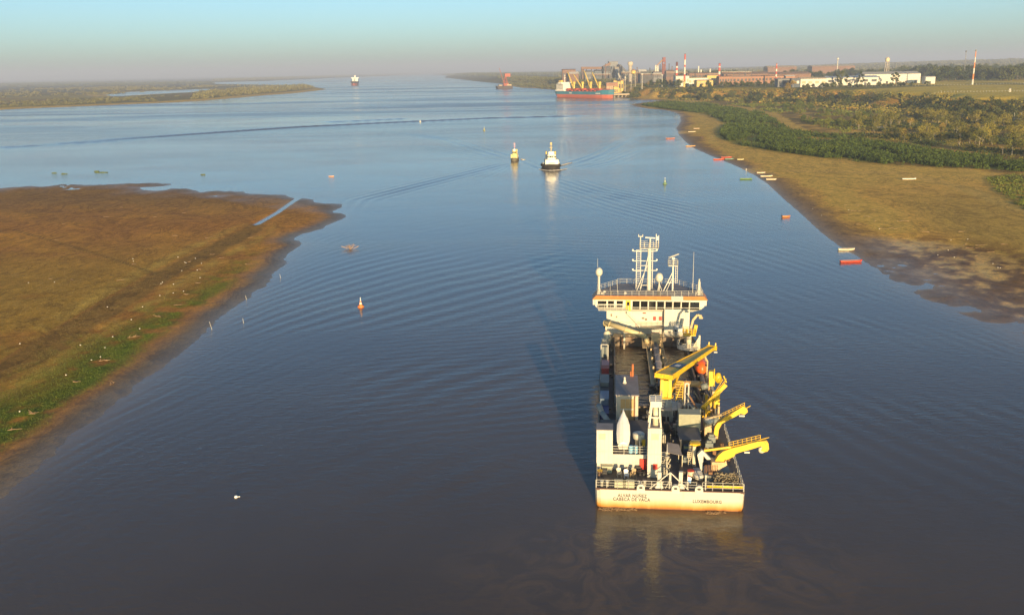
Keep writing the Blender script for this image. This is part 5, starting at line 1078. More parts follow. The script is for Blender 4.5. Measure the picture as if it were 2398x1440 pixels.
# ---- dead bush standing in the water, floating weed
def twig(o, p, d, L, r, depth, rs):
    q = p + d * L; o.tube(p, q, r, 5, r * .6)
    if depth == 0: return
    for k in range(3):
        nd = (d + Vector(rs.normal(size=3)) * .55).normalized(); nd.z = abs(nd.z) * .7 + .05; twig(o, p.lerp(q, rs.uniform(.5, 1)), nd.normalized(), L * .68, r * .6, depth - 1, rs)
p = G(820, 583, 0); rs = np.random.default_rng(4); db = wthing('dead_bush', 'bare tan dead bush snagged in the shallows near the mud flat', 'bush', (p[0], p[1], 0))
for k in range(9):
    o = MB(); a = k * .7; twig(o, Vector((rs.uniform(-.9, .9), rs.uniform(-.4, .4), -.2)), Vector((math.cos(a) * .8, math.sin(a) * .5, .55)).normalized(), 1.15, .075, 3, rs); o.build('branch', mat('dead_wood_tan', (.42, .27, .15), .8, .25), db)
m_weed = mat('floating_weed', (.09, .12, .03), .8, .3, .5)
for px, py, w_, d_ in ((237, 404.5, 9, 4), (226, 402, 3, 2), (150, 408, 4, 2), (127, 406, 3, 1.5), (475, 410, 3, 1.5), (1047, 470, .1, .1)):
    if w_ < 1: continue
    p = G(px, py, 0); o = MB(); n = 14; rs = np.random.default_rng(int(px)); lo = [(w_ / 2 * math.cos(k * 2 * math.pi / n) * rs.uniform(.7, 1.2), d_ / 2 * math.sin(k * 2 * math.pi / n) * rs.uniform(.7, 1.2), -.1) for k in range(n)]
    o.prism(lo, (0, 0, .32))
    for k in range(40): a = (rs.uniform(-w_ * .4, w_ * .4), rs.uniform(-d_ * .35, d_ * .35), .2); o.add([a, (a[0] + .3, a[1], .2), (a[0] + rs.uniform(-.2, .4), a[1] + .1, rs.uniform(.35, .7))], [(0, 1, 2)])
    s_ = o.build('weed_raft', m_weed); s_.location = (p[0], p[1], 0); tag(s_, 'largest raft of floating green weed off the mud flat' if w_ == 9 else 'small raft of floating green weed off the mud flat', 'weed', 'floating weed rafts')
# ================================================================== vegetation
def leaf_mat(name, c0, c1, c2):
    if name in MATS: return MATS[name]
    m, t, b = nodes_of(name); geo = t.nodes.new('ShaderNodeNewGeometry'); oi = t.nodes.new('ShaderNodeObjectInfo')
    n = noise(t, geo.outputs['Position'], .35, 4, .7); n2 = noise(t, geo.outputs['Position'], .03, 3, .6)
    f = mth(t, 'ADD', mth(t, 'MULTIPLY', n, .7), mth(t, 'MULTIPLY', mth(t, 'ADD', n2, oi.outputs['Random']), .35))
    t.links.new(ramp(t, f, [(.40, c0), (.62, c1), (.84, c2)]).outputs[0], b.inputs['Base Color']); b.inputs['Roughness'].default_value = .75; b.inputs['Specular IOR Level'].default_value = .2
    MATS[name] = m; return m
lf_shrub = leaf_mat('shrub_leaves', (.028, .048, .010), (.075, .11, .018), (.17, .18, .03))
lf_oliv = leaf_mat('willow_leaves', (.065, .075, .016), (.135, .13, .024), (.24, .20, .035))
lf_dark = leaf_mat('evergreen_leaves', (.020, .032, .010), (.045, .062, .015), (.09, .10, .024))
lf_far = leaf_mat('far_wood_leaves', (.06, .07, .022), (.10, .105, .03), (.17, .15, .045))
lf_gold = leaf_mat('golden_leaves', (.15, .10, .02), (.26, .17, .03), (.38, .25, .045))
lf_grass = leaf_mat('grass_blades', (.045, .08, .008), (.085, .13, .012), (.17, .19, .025)); lf_dry = leaf_mat('dry_grass_blades', (.24, .17, .05), (.38, .27, .08), (.5, .38, .14))
bark = mat('pale_bark', (.42, .36, .28), .85, .3, .8); bark_d = mat('dark_bark', (.12, .09, .06), .9, .3, .8)
def cards(C, S, rs, up=.25):
    n = len(C); a = rs.normal(size=(n, 3)); a[:, 2] *= .6; a /= np.linalg.norm(a, axis=1)[:, None]
    b_ = np.cross(a, rs.normal(size=(n, 3)) + [0, 0, up]); b_ /= np.linalg.norm(b_, axis=1)[:, None] + 1e-9
    S = np.asarray(S)[:, None] * np.ones((n, 1)); k = rs.uniform(.55, 1.0, (n, 1))
    V = np.stack([C - a * S, C + b_ * S * k, C + a * S, C - b_ * S * k * .8], 1).reshape(-1, 3)
    return V, np.arange(4 * n).reshape(-1, 4)
def tree_meshes(seed, h, r, nleaf, leaf, tall=1.0, bare=.3, trunk_r=.16):
    rs = np.random.default_rng(seed); tr = MB(); lobes = []
    p = Vector((0, 0, -.4)); lean = Vector((rs.normal() * .12, rs.normal() * .12, 1)).normalized(); top = p + lean * h * .62
    tr.tube(p, p.lerp(top, .5), trunk_r, 6, trunk_r * .75); tr.tube(p.lerp(top, .5), top, trunk_r * .75, 6, trunk_r * .35)
    nl = int(rs.integers(6, 10))
    for k in range(nl):
        a = 2 * math.pi * (k + rs.uniform(-.3, .3)) / nl; u = rs.uniform(.35, 1); st = p.lerp(top, bare + (1 - bare) * rs.uniform(.1, .9))
        e = Vector((math.cos(a) * r * u, math.sin(a) * r * u, h * (bare + .12 + (1 - bare - .2) * rs.uniform(0.05, 1) * tall * (1.15 - .45 * u)))); mid = st.lerp(e, .5) + Vector((0, 0, .08 * h))
        tr.tube(st, mid, trunk_r * .45, 5, trunk_r * .3); tr.tube(mid, e, trunk_r * .3, 5, trunk_r * .1); lobes.append((e, r * rs.uniform(.34, .56)))
    lobes.append((Vector((lean.x, lean.y, h * .86)), r * .5))
    C = []; each = nleaf // len(lobes)
    for c_, lr in lobes:
        d = rs.normal(size=(each, 3)); d /= np.linalg.norm(d, axis=1)[:, None]; d *= (rs.uniform(.25, 1, (each, 1)) ** .45) * lr; d[:, 2] *= .85; C.append(np.array(c_)[None] + d)
    C = np.concatenate(C); C += .25 * lr * (rs.normal(size=C.shape)) * .5
    V, Q = cards(C, rs.uniform(.6, 1.15, len(C)) * leaf, rs); 
    tm = bpy.data.meshes.new('trunk'); tm.from_pydata(tr.v, [], tr.f)
    cm = bpy.data.meshes.new('crown'); cm.from_pydata(V.tolist(), [], Q.tolist()); return tm, cm
def family(seeds, mt, bk, **kw):
    out = []
    for s in seeds:
        t_, c_ = tree_meshes(s, **kw); t_.materials.append(bk); c_.materials.append(mt); out.append((t_, c_))
    return out
willows = family(range(1, 7), lf_oliv, bark, h=9, r=4.2, nleaf=900, leaf=.34, bare=.28); golds = family(range(11, 13), lf_gold, bark, h=7, r=3.4, nleaf=700, leaf=.33, bare=.2)
greens = family(range(21, 24), lf_shrub, bark_d, h=7, r=4.0, nleaf=800, leaf=.36, bare=.12); darks = family(range(31, 37), lf_dark, bark_d, h=11, r=5.4, nleaf=620, leaf=.75, bare=.12, trunk_r=.3)
bluffs = family(range(61, 65), lf_oliv, bark_d, h=9, r=4.6, nleaf=560, leaf=.62, bare=.06, trunk_r=.25)
poplars = family(range(41, 43), lf_dark, bark_d, h=17, r=2.3, nleaf=900, leaf=.7, tall=1.25, bare=.05, trunk_r=.25); bares = family(range(51, 53), lf_gold, bark, h=7, r=2.2, nleaf=40, leaf=.25, bare=.35, trunk_r=.12)
def plant_tree(name, label, group, fam, x, y, s, rs, z=None):
    t_, c_ = fam[int(rs.integers(len(fam)))]; e = tag(empty(name, (x, y, ground_z(x, y) if z is None else z), rs.uniform(0, 6.28)), label, 'tree', group); e.scale = (s, s, s * rs.uniform(.85, 1.15))
    for nm, me in (('trunk', t_), ('crown', c_)): o = bpy.data.objects.new(nm, me); COL.objects.link(o); o.parent = e
def scatter(poly, n, rs, mind=0.0, nz=None):
    P = np.array(poly); lo, hi = P.min(0), P.max(0); out = []; tries = 0
    while len(out) < n and tries < 60:
        c_ = rs.uniform(lo, hi, (n * 3, 2)); c_ = c_[inside(poly, c_[:, 0], c_[:, 1])]
        if nz is not None: c_ = c_[nz(c_[:, 0], c_[:, 1]) > rs.uniform(0, 1, len(c_))]
        for q in c_:
            if len(out) < n and (mind == 0 or all((q[0] - a[0]) ** 2 + (q[1] - a[1]) ** 2 > mind * mind for a in out)): out.append(q)
        tries += 1
    return np.array(out)
rs = np.random.default_rng(77)
def heights(P): return land(P[:, 0].copy(), P[:, 1].copy())[0]
def grove(name, label, group, fam, poly, n, s0, s1, mind, nz=None, zmax=99):
    P = scatter(poly, n, rs, mind, nz)
    if len(P) == 0: return
    Z_ = heights(P); P, Z_ = P[Z_ < zmax], Z_[Z_ < zmax]
    for q, z in zip(P, Z_): plant_tree(name, label, group, fam, q[0], q[1], rs.uniform(s0, s1), rs, z)
low = gp([(2600, 395), (2398, 372), (2250, 352), (2120, 333), (2000, 318), (1985, 300), (2000, 285), (2100, 275), (2250, 280), (2398, 290), (2600, 310)], 2.5)
grove('riverside_tree', 'olive willow with pale trunk in the grove behind the reed belt', 'olive willows of the riverside grove', willows, low, 105, .45, 1.35, 4.5)
grove('golden_tree', 'golden autumn tree among the olive willows of the grove', 'golden trees of the riverside grove', golds, low, 14, .6, 1.0, 6)
grove('bare_tree', 'nearly bare pale tree standing among the olive willows', 'bare trees of the riverside grove', bares, low, 22, .7, 1.1, 5)
low2 = gp([(1985, 312), (1900, 292), (1840, 270), (1760, 252), (1700, 243), (1850, 246), (1950, 256), (2050, 268), (2100, 276)], 2.5)
grove('bush_tree', 'rounded green bush tree on the grassy flat below the bluff', 'green bush trees below the bluff', greens, low2, 75, .3, 1.0, 5, lambda x, y: sst(.38, .6, fbm(x / 60, y / 60, 3, 5)))
foot = gp([(2600, 330), (2398, 292), (2200, 276), (2000, 256), (1900, 247), (1800, 241), (1700, 236), (1600, 231), (1530, 226), (1560, 216), (1700, 222), (1850, 226), (2000, 232), (2200, 244), (2398, 256), (2600, 285)], 4)
grove('bluff_tree', 'dark evergreen tree growing at the foot of the bluff', 'dark trees along the bluff', darks, foot, 210, .6, 1.1, 6, lambda x, y: .25 + sst(.42, .58, fbm(x / 90, y / 90, 3, 8)), 11.5)
grove('slope_tree', 'olive scrub tree growing on the face of the bluff', 'olive scrub trees on the bluff', bluffs, foot, 190, .45, .85, 6, None, 14.5)
# thickets too dense to count
def thicket(name, label, poly, n_clump, hgt, rad_, leaf, mt, seed, nz=None, per=26, far=False, zmax=99):
    r_ = np.random.default_rng(seed); P = scatter(poly, n_clump, r_, 0, nz); Z_ = heights(P); P, Z_ = P[Z_ < zmax], Z_[Z_ < zmax]; dist = np.hypot(P[:, 0], P[:, 1])
    C = []; S = []
    for q, z, dd in zip(P, Z_, dist):
        k = 1.0 if far else max(1.0, dd / 550.0); m_ = max(5, int(per / k)); H_ = hgt * r_.uniform(.6, 1.25); d = r_.normal(size=(m_, 3)); d /= np.linalg.norm(d, axis=1)[:, None]; d[:, 2] = np.abs(d[:, 2])
        c_ = d * np.array([rad_, rad_, H_]) * r_.uniform(.6, 1.05, (m_, 1)) * r_.uniform(.8, 1.3); C.append(c_ + [q[0], q[1], z]); S.append(np.full(m_, leaf * k ** .8) * r_.uniform(.7, 1.2, m_))
    V, Q = cards(np.concatenate(C), np.concatenate(S), r_); o = big_mesh(name, V, Q, mt, False); return tag(o, label, None, None, 'stuff')
thicket('reed_belt', 'dense green belt of reeds and young willows behind the beach', gp(_belt, 2.2), 15000, 3.0, 1.25, .36, lf_shrub, 5, lambda x, y: (.03 + sst(.38, .54, fbm(x / 18, y / 26, 4, 14))) * np.clip((560 / np.hypot(x, y)) ** 1.7, 0, 1), 30)
thicket('scrub', 'low olive scrub between the reed belt and the bluff', low, 1100, 1.6, 1.6, .4, lf_oliv, 6, lambda x, y: sst(.40, .56, fbm(x / 30, y / 40, 3, 24)), 18)
thicket('scrub', 'green undergrowth beneath the riverside willows, darkened for the shadows among them', low, 3000, 2.2, 1.8, .44, lf_dark, 16, lambda x, y: sst(.42, .56, fbm(x / 26, y / 34, 3, 29)), 18)  # dark leaf colour stands in for the shadows among the willows
thicket('scrub', 'low green scrub on the flat below the bluff', low2, 900, 1.5, 1.6, .5, lf_shrub, 7, lambda x, y: sst(.45, .6, fbm(x / 50, y / 70, 3, 26)), 16)
thicket('undergrowth', 'dark undergrowth covering the face of the bluff', foot, 3800, 3.0, 3.2, .75, lf_oliv, 8, None, 22, zmax=17)
thicket('undergrowth', 'reddish brown undergrowth in the gullies of the bluff', foot, 1300, 2.4, 2.6, .7, lf_gold, 18, lambda x, y: sst(.5, .62, fbm(x / 60, y / 60, 3, 31)), 18, zmax=17)
thicket('roadside_grass', 'rough green grass by the sandy track', gp([(2310, 415), (2420, 408), (2600, 430), (2600, 520), (2398, 488), (2330, 445)], 2.2), 900, .9, 1.0, .32, lf_shrub, 9, None, 16)
isl = gp([(0, 253), (180, 246), (300, 241), (420, 236), (430, 226), (300, 229), (180, 233), (0, 240)], 1.5); isl2 = gp([(440, 236), (520, 228), (620, 219), (690, 213), (735, 207), (720, 202), (640, 204), (540, 211), (470, 219)], 1.5)
thicket('island_wood', 'green wood on the tip of the low island', isl2, 1000, 8, 8, 2.6, lf_far, 40, lambda x, y: sst(.36, .48, fbm(x / 90, y / 160, 3, 3)), 26, True)
thicket('island_scrub', 'line of scrub along the sandy shore of the low island', isl, 230, 4, 6, 1.7, lf_far, 41, lambda x, y: sst(.46, .58, fbm(x / 60, y / 120, 3, 4)), 26, True)
isl3 = gp([(-300, 238), (0, 232), (240, 222), (500, 205), (700, 201), (500, 199), (300, 203), (0, 212), (-300, 218)], 1.5); far_l = gp([(-500, 216), (0, 205), (300, 200), (500, 197), (490, 193), (200, 194), (0, 196), (-500, 204)], 1.5)
thicket('island_wood', 'dark tree lines across the plain of the low island', isl3, 560, 6, 10, 2.8, lf_far, 42, lambda x, y: sst(.54, .62, fbm(x / 260, y / 130, 3, 6)), 26, True)
thicket('far_wood', 'hazy woods along the far plain beyond the island', far_l, 2600, 8, 22, 5, lf_far, 43, lambda x, y: sst(.40, .52, fbm(x / 500, y / 400, 3, 7)), 22, True)
thicket('far_wood', 'hazy wooded spit across the far channel', gp([(505, 191), (600, 188.5), (700, 184.5), (785, 181), (990, 173.6), (970, 172), (780, 177.5), (600, 183), (505, 186)], 1.5), 3000, 12, 40, 8, lf_far, 44, None, 18, True)
bank_r = gp([(1448, 213), (1400, 214.5), (1350, 212), (1290, 208), (1220, 203), (1185, 197), (1165, 190), (1180, 185), (1240, 190), (1300, 196), (1360, 203), (1440, 206)], 2)
thicket('bank_wood', 'green wood along the far bank upstream of the quay', bank_r, 1900, 7, 8, 2.4, lf_far, 45, None, 26, True)
thicket('far_wood', 'hazy woods on the far bank by the river bend', gp([(1150, 186), (1085, 180.8), (1035, 176), (1060, 172.8), (1150, 175), (1300, 176), (1320, 182), (1200, 184)], 2), 3200, 11, 30, 6, lf_far, 46, None, 20, True)
# trees on the plateau
def band(Y0, Y1, px0, px1, n, fam, name, label, group, s0, s1, nz=None, mind=10):
    po = [tuple(AT(px0, 180, Y0)[:2]), tuple(AT(px1, 180, Y0)[:2]), tuple(AT(px1, 180, Y1)[:2]), tuple(AT(px0, 180, Y1)[:2])]; grove(name, label, group, fam, po, n, s0, s1, mind, nz)
band(1780, 1960, 1460, 1600, 20, darks, 'yard_tree', 'dark tree among the sheds near the plant quay', 'dark trees in the plant yard', .7, 1.3)
band(1660, 1800, 1560, 1880, 46, darks, 'bluff_top_tree', 'dark tree along the top of the bluff before the plant', 'dark trees along the bluff top', .5, .95)
band(2000, 2300, 1560, 1830, 26, darks, 'yard_tree', 'dark tree between the chimneys and the brick buildings', 'dark trees behind the plant sheds', .7, 1.2)
band(2700, 3300, 1595, 1725, 70, darks, 'plantation_tree', 'dark tree of the plantation behind the tall striped chimney', 'dark plantation trees', 1.4, 2.2)
band(1850, 2300, 2185, 2460, 110, darks, 'windbreak_tree', 'dark tree of the windbreak beyond the grassy field', 'dark windbreak trees beyond the field', 1.5, 2.5)
band(2400, 3600, 2100, 2480, 130, darks, 'distant_tree', 'hazy dark tree in the farmland behind the windbreak', 'trees of the farmland', 1.5, 2.6, None, 14)
band(2500, 3400, 1830, 2160, 80, darks, 'distant_tree', 'hazy dark tree behind the long white sheds', 'trees behind the sheds', 1.2, 2.0, None, 14)
band(1480, 1570, 1850, 2180, 34, darks, 'shed_tree', 'dark tree standing in front of the long white sheds', 'dark trees before the white sheds', .35, .8)
band(1960, 2060, 1500, 1700, 14, golds, 'yard_tree', 'golden tree in the plant yard', 'golden trees in the plant yard', 1.0, 1.6); band(1500, 1700, 1845, 1880, 5, golds, 'yard_tree', 'golden tree beside the low white shed', 'golden trees by the shed', 1.2, 1.8)
for px, hgt in ((1962.5, 1.2), (1970.5, 1.3), (1982, 1.15), (2008, .9), (2014, 1.3), (2020, 1.25), (2090, 1.15), (2097, 1.3), (2102, 1.2)):
    q = AT(px, 188, 1660 if px < 2050 else 1700); plant_tree('poplar_tree', 'tall dark poplar standing in front of the long white sheds', 'poplars by the white sheds', poplars, q[0], q[1], hgt, rs)
thicket('far_wood', 'hazy woods along the horizon behind the plant', [tuple(AT(px, 160, Y_)[:2]) for px, Y_ in ((1330, 4200), (1700, 3800), (2100, 4200), (2600, 4400), (2700, 8000), (2000, 9000), (1300, 9000))], 5200, 10, 42, 8, lf_far, 47, lambda x, y: sst(.40, .54, fbm(x / 600, y / 500, 3, 9)), 22, True)
# grass on the mud flat, driftwood, litter
def blades(name, label, n, sel, mt, hgt, seed):
    r_ = np.random.default_rng(seed); x = r_.uniform(-150, -5, n * 4); y = r_.uniform(112, 330, n * 4); k_ = land(x, y); ok = sel(x, y, k_) > r_.uniform(0, 1, len(x)); x, y, z = x[ok][:n], y[ok][:n], k_[0][ok][:n]; m_ = len(x)
    C = np.stack([x, y, z], -1); a = r_.uniform(0, 6.28, m_); w_ = .035; d = np.stack([np.cos(a), np.sin(a), 0 * a], -1); hh = hgt * r_.uniform(.5, 1.3, m_)[:, None]; ln = r_.normal(size=(m_, 3)) * [.12, .12, 0]
    V = np.stack([C - d * w_, C + d * w_, C + ln + np.array([0, 0, 1]) * hh], 1).reshape(-1, 3); o = big_mesh(name, V, np.arange(3 * m_).reshape(-1, 3), mt, False); return tag(o, label, None, None, 'stuff')
blades('grass', 'bright green grass strip along the edge of the mud flat', 120000, lambda x, y, k: sst(7, 12, k[2]['sa'] + 8 * k[2]['n1']) * sst(34, 15, k[2]['sa'] + 14 * k[2]['n1'] + .08 * (y - 150)) * sst(330, 240, y + 90 * k[2]['n1']) * sst(-.25, .1, k[2]['n2'] + k[2]['n1']), lf_grass, .17, 61)
blades('dry_grass', 'short olive and straw coloured grass over the mud flat', 60000, lambda x, y, k: (k[2]['sa'] > 20) * sst(-.2, .2, k[2]['n1'] + k[2]['n2'] + .05) * sst(340, 220, y) * .8, lf_dry, .10, 62)
drift = mat('driftwood', (.33, .21, .11), .85, .3, 1.5); pale = mat('pale_litter', (.75, .68, .55), .7, .1)
def driftwood(px, py, L, seed, label, group, big=False):
    p = G(px, py, .9); z = ground_z(p[0], p[1]); p = G(px, py, z); r_ = np.random.default_rng(seed); o = MB(); a = r_.normal() * .5
    c_ = Vector((-L / 2 * math.cos(a), -L / 2 * math.sin(a), .08)); d = Vector((math.cos(a), math.sin(a), .03))
    for k in range(4): q = c_ + d * (L / 4) + Vector(r_.normal(size=3)) * .05 * L * .4; q.z = max(.06, q.z); o.tube(c_, q, .075 - .012 * k, 6, .063 - .012 * k); c_ = q
    for k in range(4 if big else 1): s_ = Vector((r_.uniform(-.4, .4) * L, r_.uniform(-.2, .2) * L, .1)); dv = Vector((r_.normal() * .6, r_.normal() * .4, abs(r_.normal()) * (.28 if big else .1))); s_ = Vector((s_.x * math.cos(a), s_.x * math.sin(a), .08)); o.tube(s_, s_ + dv, .06, 5, .03)
    x = o.build('driftwood', drift); x.location = (p[0], p[1], z); tag(x, label, 'driftwood', group)
for i, (px, py, L) in enumerate(((437, 690, 2.2), (372, 742, 1.4), (312, 790, 2.4), (412, 715, 1.2), (242, 845, 1.6), (180, 895, 1.4), (80, 968, 1.6), (35, 1007, 2.2), (265, 898, 2), (465, 663, 1.6), (580, 620, 1.4), (75, 1150 - 180, 1.2))):
    driftwood(px, py, L, 100 + i, 'branching driftwood snag stranded on the mud flat', 'driftwood snags on the mud flat', True)
for i in range(20):
    px, py = random.uniform(60, 640), random.uniform(480, 660)
    if py < 440 + (640 - px) * .0: continue
    driftwood(px, py, random.uniform(.8, 2.6), 300 + i, 'thin straw coloured stick lying on the mud flat', 'sticks on the mud flat')
for i in range(26):
    u = random.random(); px, py = 1880 + 500 * u + random.uniform(-40, 40), 470 + 130 * u + random.uniform(-25, 30)
    driftwood(px, py, random.uniform(1.0, 3.0), 400 + i, 'sun bleached stick along the wrack line of the beach', 'sticks along the beach wrack line')
for i in range(46):
    if i < 30: px, py = random.uniform(20, 480), random.uniform(600, 1040); py = min(py, 1030 - px * .85 + random.uniform(-60, 40))
    else: px, py = random.uniform(1900, 2380), 0; py = 500 + (px - 1900) * .22 + random.uniform(-30, 70)
    if py < 460: continue
    p = G(px, py, .8); z = ground_z(p[0], p[1]); 
    if z < .1: continue
    p = G(px, py, z); o = MB(); o.lathe((0, 0, 0), [(.05, 0), (.14, .05), (.15, .14), (.05, .2)], 7); x = o.build('litter_piece', pale); x.location = (p[0], p[1], z)
    tag(x, 'small white piece of litter on the mud flat' if i < 30 else 'small white piece of litter on the beach', 'litter', 'litter on the mud flat' if i < 30 else 'litter on the beach')
# ================================================================== the steelworks, sheds and masts on the plateau
st_brown = mat('rusty_cladding', (.19, .10, .06), .7, .25, .06); st_grey = mat('dusty_grey_cladding', (.20, .20, .20), .7, .25, .05); st_dark = mat('sooty_steel', (.07, .068, .072), .7, .3, .06)
st_white = mat('white_cladding', (.60, .56, .47), .6, .08, .04); st_conc = mat('concrete', (.38, .33, .27), .8, .15, .05); st_brick = mat('orange_brick', (.33, .17, .105), .8, .15, .06); st_roof = mat('brown_roofing', (.30, .18, .11), .8, .2, .04)
st_blue = mat('blue_grey_roofing', (.28, .32, .36), .5, .12, .04); st_red = mat('oxide_red_steel', (.22, .06, .05), .7, .2, .05); sig_red = mat('signal_red', (.45, .06, .035), .6, .1, .1); st_yel = mat('ochre_cladding', (.60, .42, .12), .7, .12, .05); st_tan = mat('tan_roofing', (.50, .40, .26), .8, .12, .04)
def span(px0, px1, pyt, pyb, Y):
    a = AT(px0, pyb, Y); c_ = AT(px1, pyt, Y); return a[0], c_[0], c_[2], a[2]
def shed(name, label, cat, px0, px1, pyt, Y, dep, wall, roof=None, rise=.0, group=None, bays=0, wmat=None, doors=0):
    x0, x1, zt, _ = span(px0, px1, pyt, pyt + 5, Y); z0 = min(ground_z((x0 + x1) / 2, Y), zt - 3) - .5; e = wthing(name, label, cat, ((x0 + x1) / 2, Y, z0), 0, group); hw = (x1 - x0) / 2; H_ = zt - z0
    o = MB(); o.box(-hw, hw, 0, dep, 0, H_ - rise); o.build('wall', wall, e)
    o = MB()
    if rise > 0: o.prism([(-hw - .4, -.6, H_ - rise), (-hw - .4, dep + .6, H_ - rise), (-hw - .4, dep / 2, H_)], (2 * hw + .8, 0, 0))
    else: o.box(-hw - .4, hw + .4, -.5, dep + .5, H_ - rise, H_ + .5)
    o.build('roof', roof or wall, e)
    for k in range(bays): xx = -hw + (k + .5) * 2 * hw / bays; q = MB(); q.box(xx - hw / bays * .6, xx + hw / bays * .6, -.15, 0, (H_ - rise) * .45, (H_ - rise) * .75); q.build('window', wmat or glas, e)
    for k in range(doors): xx = -hw + (k + .5) * 2 * hw / doors; q = MB(); q.box(xx - 2, xx + 2, -.2, 0, 0, min(5, H_ * .5)); q.build('door', st_dark, e)
    return e, hw, H_
def chimney(px, pyt, pyb, Y, w_px, bands, label, base_c=st_white, z0=None):
    p = AT(px, pyt, Y); z0 = ground_z(p[0], Y) if z0 is None else z0; H_ = p[2] - z0; r = w_px / 2 * Y / FPX; e = wthing('striped_chimney', label, 'chimney', (p[0], Y, z0)); z = 0
    for k, (fr, c_) in enumerate(bands):
        r0 = r * (1.35 - .35 * z); z1 = z + fr; r1 = r * (1.35 - .35 * z1); o = MB(); o.lathe((0, 0, z * H_), [(r0, 0), (r1, fr * H_)], 14); o.build('shaft_band', c_, e); z = z1
    o = MB(); o.lathe((0, 0, H_), [(r * 1.1, -.6), (r * 1.1, .5), (r * .7, .5)], 14); o.build('rim', st_dark, e); return e
R_, W_ = sig_red, st_white
chimney(1604.5, 127, 200, 1790, 3.4, [(.16, st_yel), (.10, mat('rust_band', (.4, .17, .06), .7)), (.13, R_), (.22, W_), (.06, R_), (.16, W_), (.17, R_)], 'tallest red and white chimney rising beside the white plant hall')
chimney(1585.3, 146, 188, 1960, 4.6, [(.40, W_), (.13, R_), (.12, W_), (.10, R_), (.08, W_), (.17, mat('dark_red_band', (.12, .03, .03), .7))], 'shorter dark topped chimney next to the tallest one')
chimney(1685.3, 149, 182, 2100, 4.4, [(.30, W_), (.14, R_), (.16, W_), (.20, R_), (.06, W_), (.14, R_)], 'red and white chimney behind the orange brick halls')
chimney(1819, 149, 178, 1900, 3.0, [(.22, W_), (.13, R_), (.13, W_), (.13, R_), (.13, W_), (.13, R_), (.13, mat('pale_red_band', (.5, .2, .15), .6))], 'banded chimney above the brown roofs on a white tripod')
# plant, from the quay inland
Yp = 2900
shed('storage_building', 'brown clad storage building with a pale lean-to roof', 'building', 1317, 1348, 162, Yp, 40, st_brown, st_brown, 2, None, 5, st_dark); shed('lean_to', 'pale roofed lean-to beside the brown storage building', 'building', 1333, 1355, 168.5, Yp - 50, 30, st_brown, mat('pale_sheet', (.62, .56, .46), .6), 6)
e = wthing('conveyor_gallery', 'long rusty conveyor gallery on trestles leading to the sinter tower', 'conveyor', (0, 0, 0)); a, c_ = AT(1361, 160, Yp), AT(1409, 160, Yp); d2 = AT(1429, 149, Yp)
o = MB(); o.beam(a, c_, 8, 7); o.build('gallery', st_brown, e); o = MB(); o.beam(c_, d2, 8, 7); o.build('inclined_gallery', st_brown, e)
for k in range(5): q = Vector(a).lerp(Vector(c_), k / 4); o = MB(); o.beam((q.x - 4, q.y, 18), (q.x, q.y, q.z), 1.6); o.beam((q.x + 4, q.y, 18), (q.x, q.y, q.z), 1.6); o.build('trestle', st_dark, e)
shed('transfer_tower', 'square brown transfer tower at the end of the conveyor gallery', 'tower', 1361, 1368, 158, Yp + 8, 12, st_brown, None, 0, None, 3, st_dark)
shed('sinter_tower', 'tall dusty grey sinter plant tower with a flat block on top', 'tower', 1426, 1447, 144.5, Yp, 34, st_grey, st_dark, 0, None, 4, st_dark); shed('sinter_hall', 'dark stepped hall against the sinter tower', 'building', 1413, 1430, 155, Yp - 20, 30, st_dark, st_grey, 6, None, 3, st_grey)
shed('dust_hall', 'dusty grey hall beside the sinter tower', 'building', 1440, 1450, 157, Yp - 30, 24, st_grey, st_tan, 5, None, 2, st_dark); shed('bin_house', 'low dark bin house under the conveyor gallery', 'building', 1371, 1384, 166, Yp - 20, 22, st_grey, st_dark, 3, None, 3, st_dark); shed('bin_house', 'dark blue grey bin house next to the sinter hall', 'building', 1392, 1409, 164, Yp - 10, 22, mat('slate_cladding', (.10, .12, .15), .7), st_dark, 3, None, 3, st_dark)
for k, (pa_, pb_) in enumerate((((1448, 152), (1463, 181)), ((1436, 156), (1428, 181)), ((1452, 153), (1474, 178)), ((1440, 160), (1450, 181)))):
    e = wthing('inclined_conveyor', ('steep dark conveyor leaning on the sinter tower', 'grey chute down the front of the sinter tower', 'long dusty conveyor running down from the sinter tower', 'pale chute between the sinter tower legs')[k], 'conveyor', (0, 0, 0)); a, c_ = AT(*pa_, Yp - 12), AT(*pb_, Yp - 40); o = MB(); o.beam(a, c_, 4.5, 4.5); o.build('gallery', (st_dark, st_grey, st_grey, st_white)[k], e); q = (Vector(a) + Vector(c_)) / 2; o = MB(); o.beam((q.x, q.y, 18), q, 1.4); o.build('trestle', st_dark, e)
shed('low_hall', 'low dusty hall right of the sinter tower', 'building', 1450, 1466, 163, Yp + 30, 30, st_conc, st_grey, 3, None, 4, st_dark)
p = AT(1476.3, 145, 2700); z0 = ground_z(p[0], 2700); H_ = p[2] - z0; e = wthing('water_tower', 'concrete mushroom shaped water tower in the steelworks', 'tower', (p[0], 2700, z0)); o = MB(); o.lathe((0, 0, 0), [(5.4, 0), (5.0, H_ - 12)], 18); o.build('shaft', st_conc, e); o = MB(); o.lathe((0, 0, H_ - 12), [(5, 0), (7.4, 4), (7.6, 9.5), (6.5, 11.5), (1, 12.5)], 18); o.build('tank', mat('pale_concrete', (.52, .45, .34), .8), e)
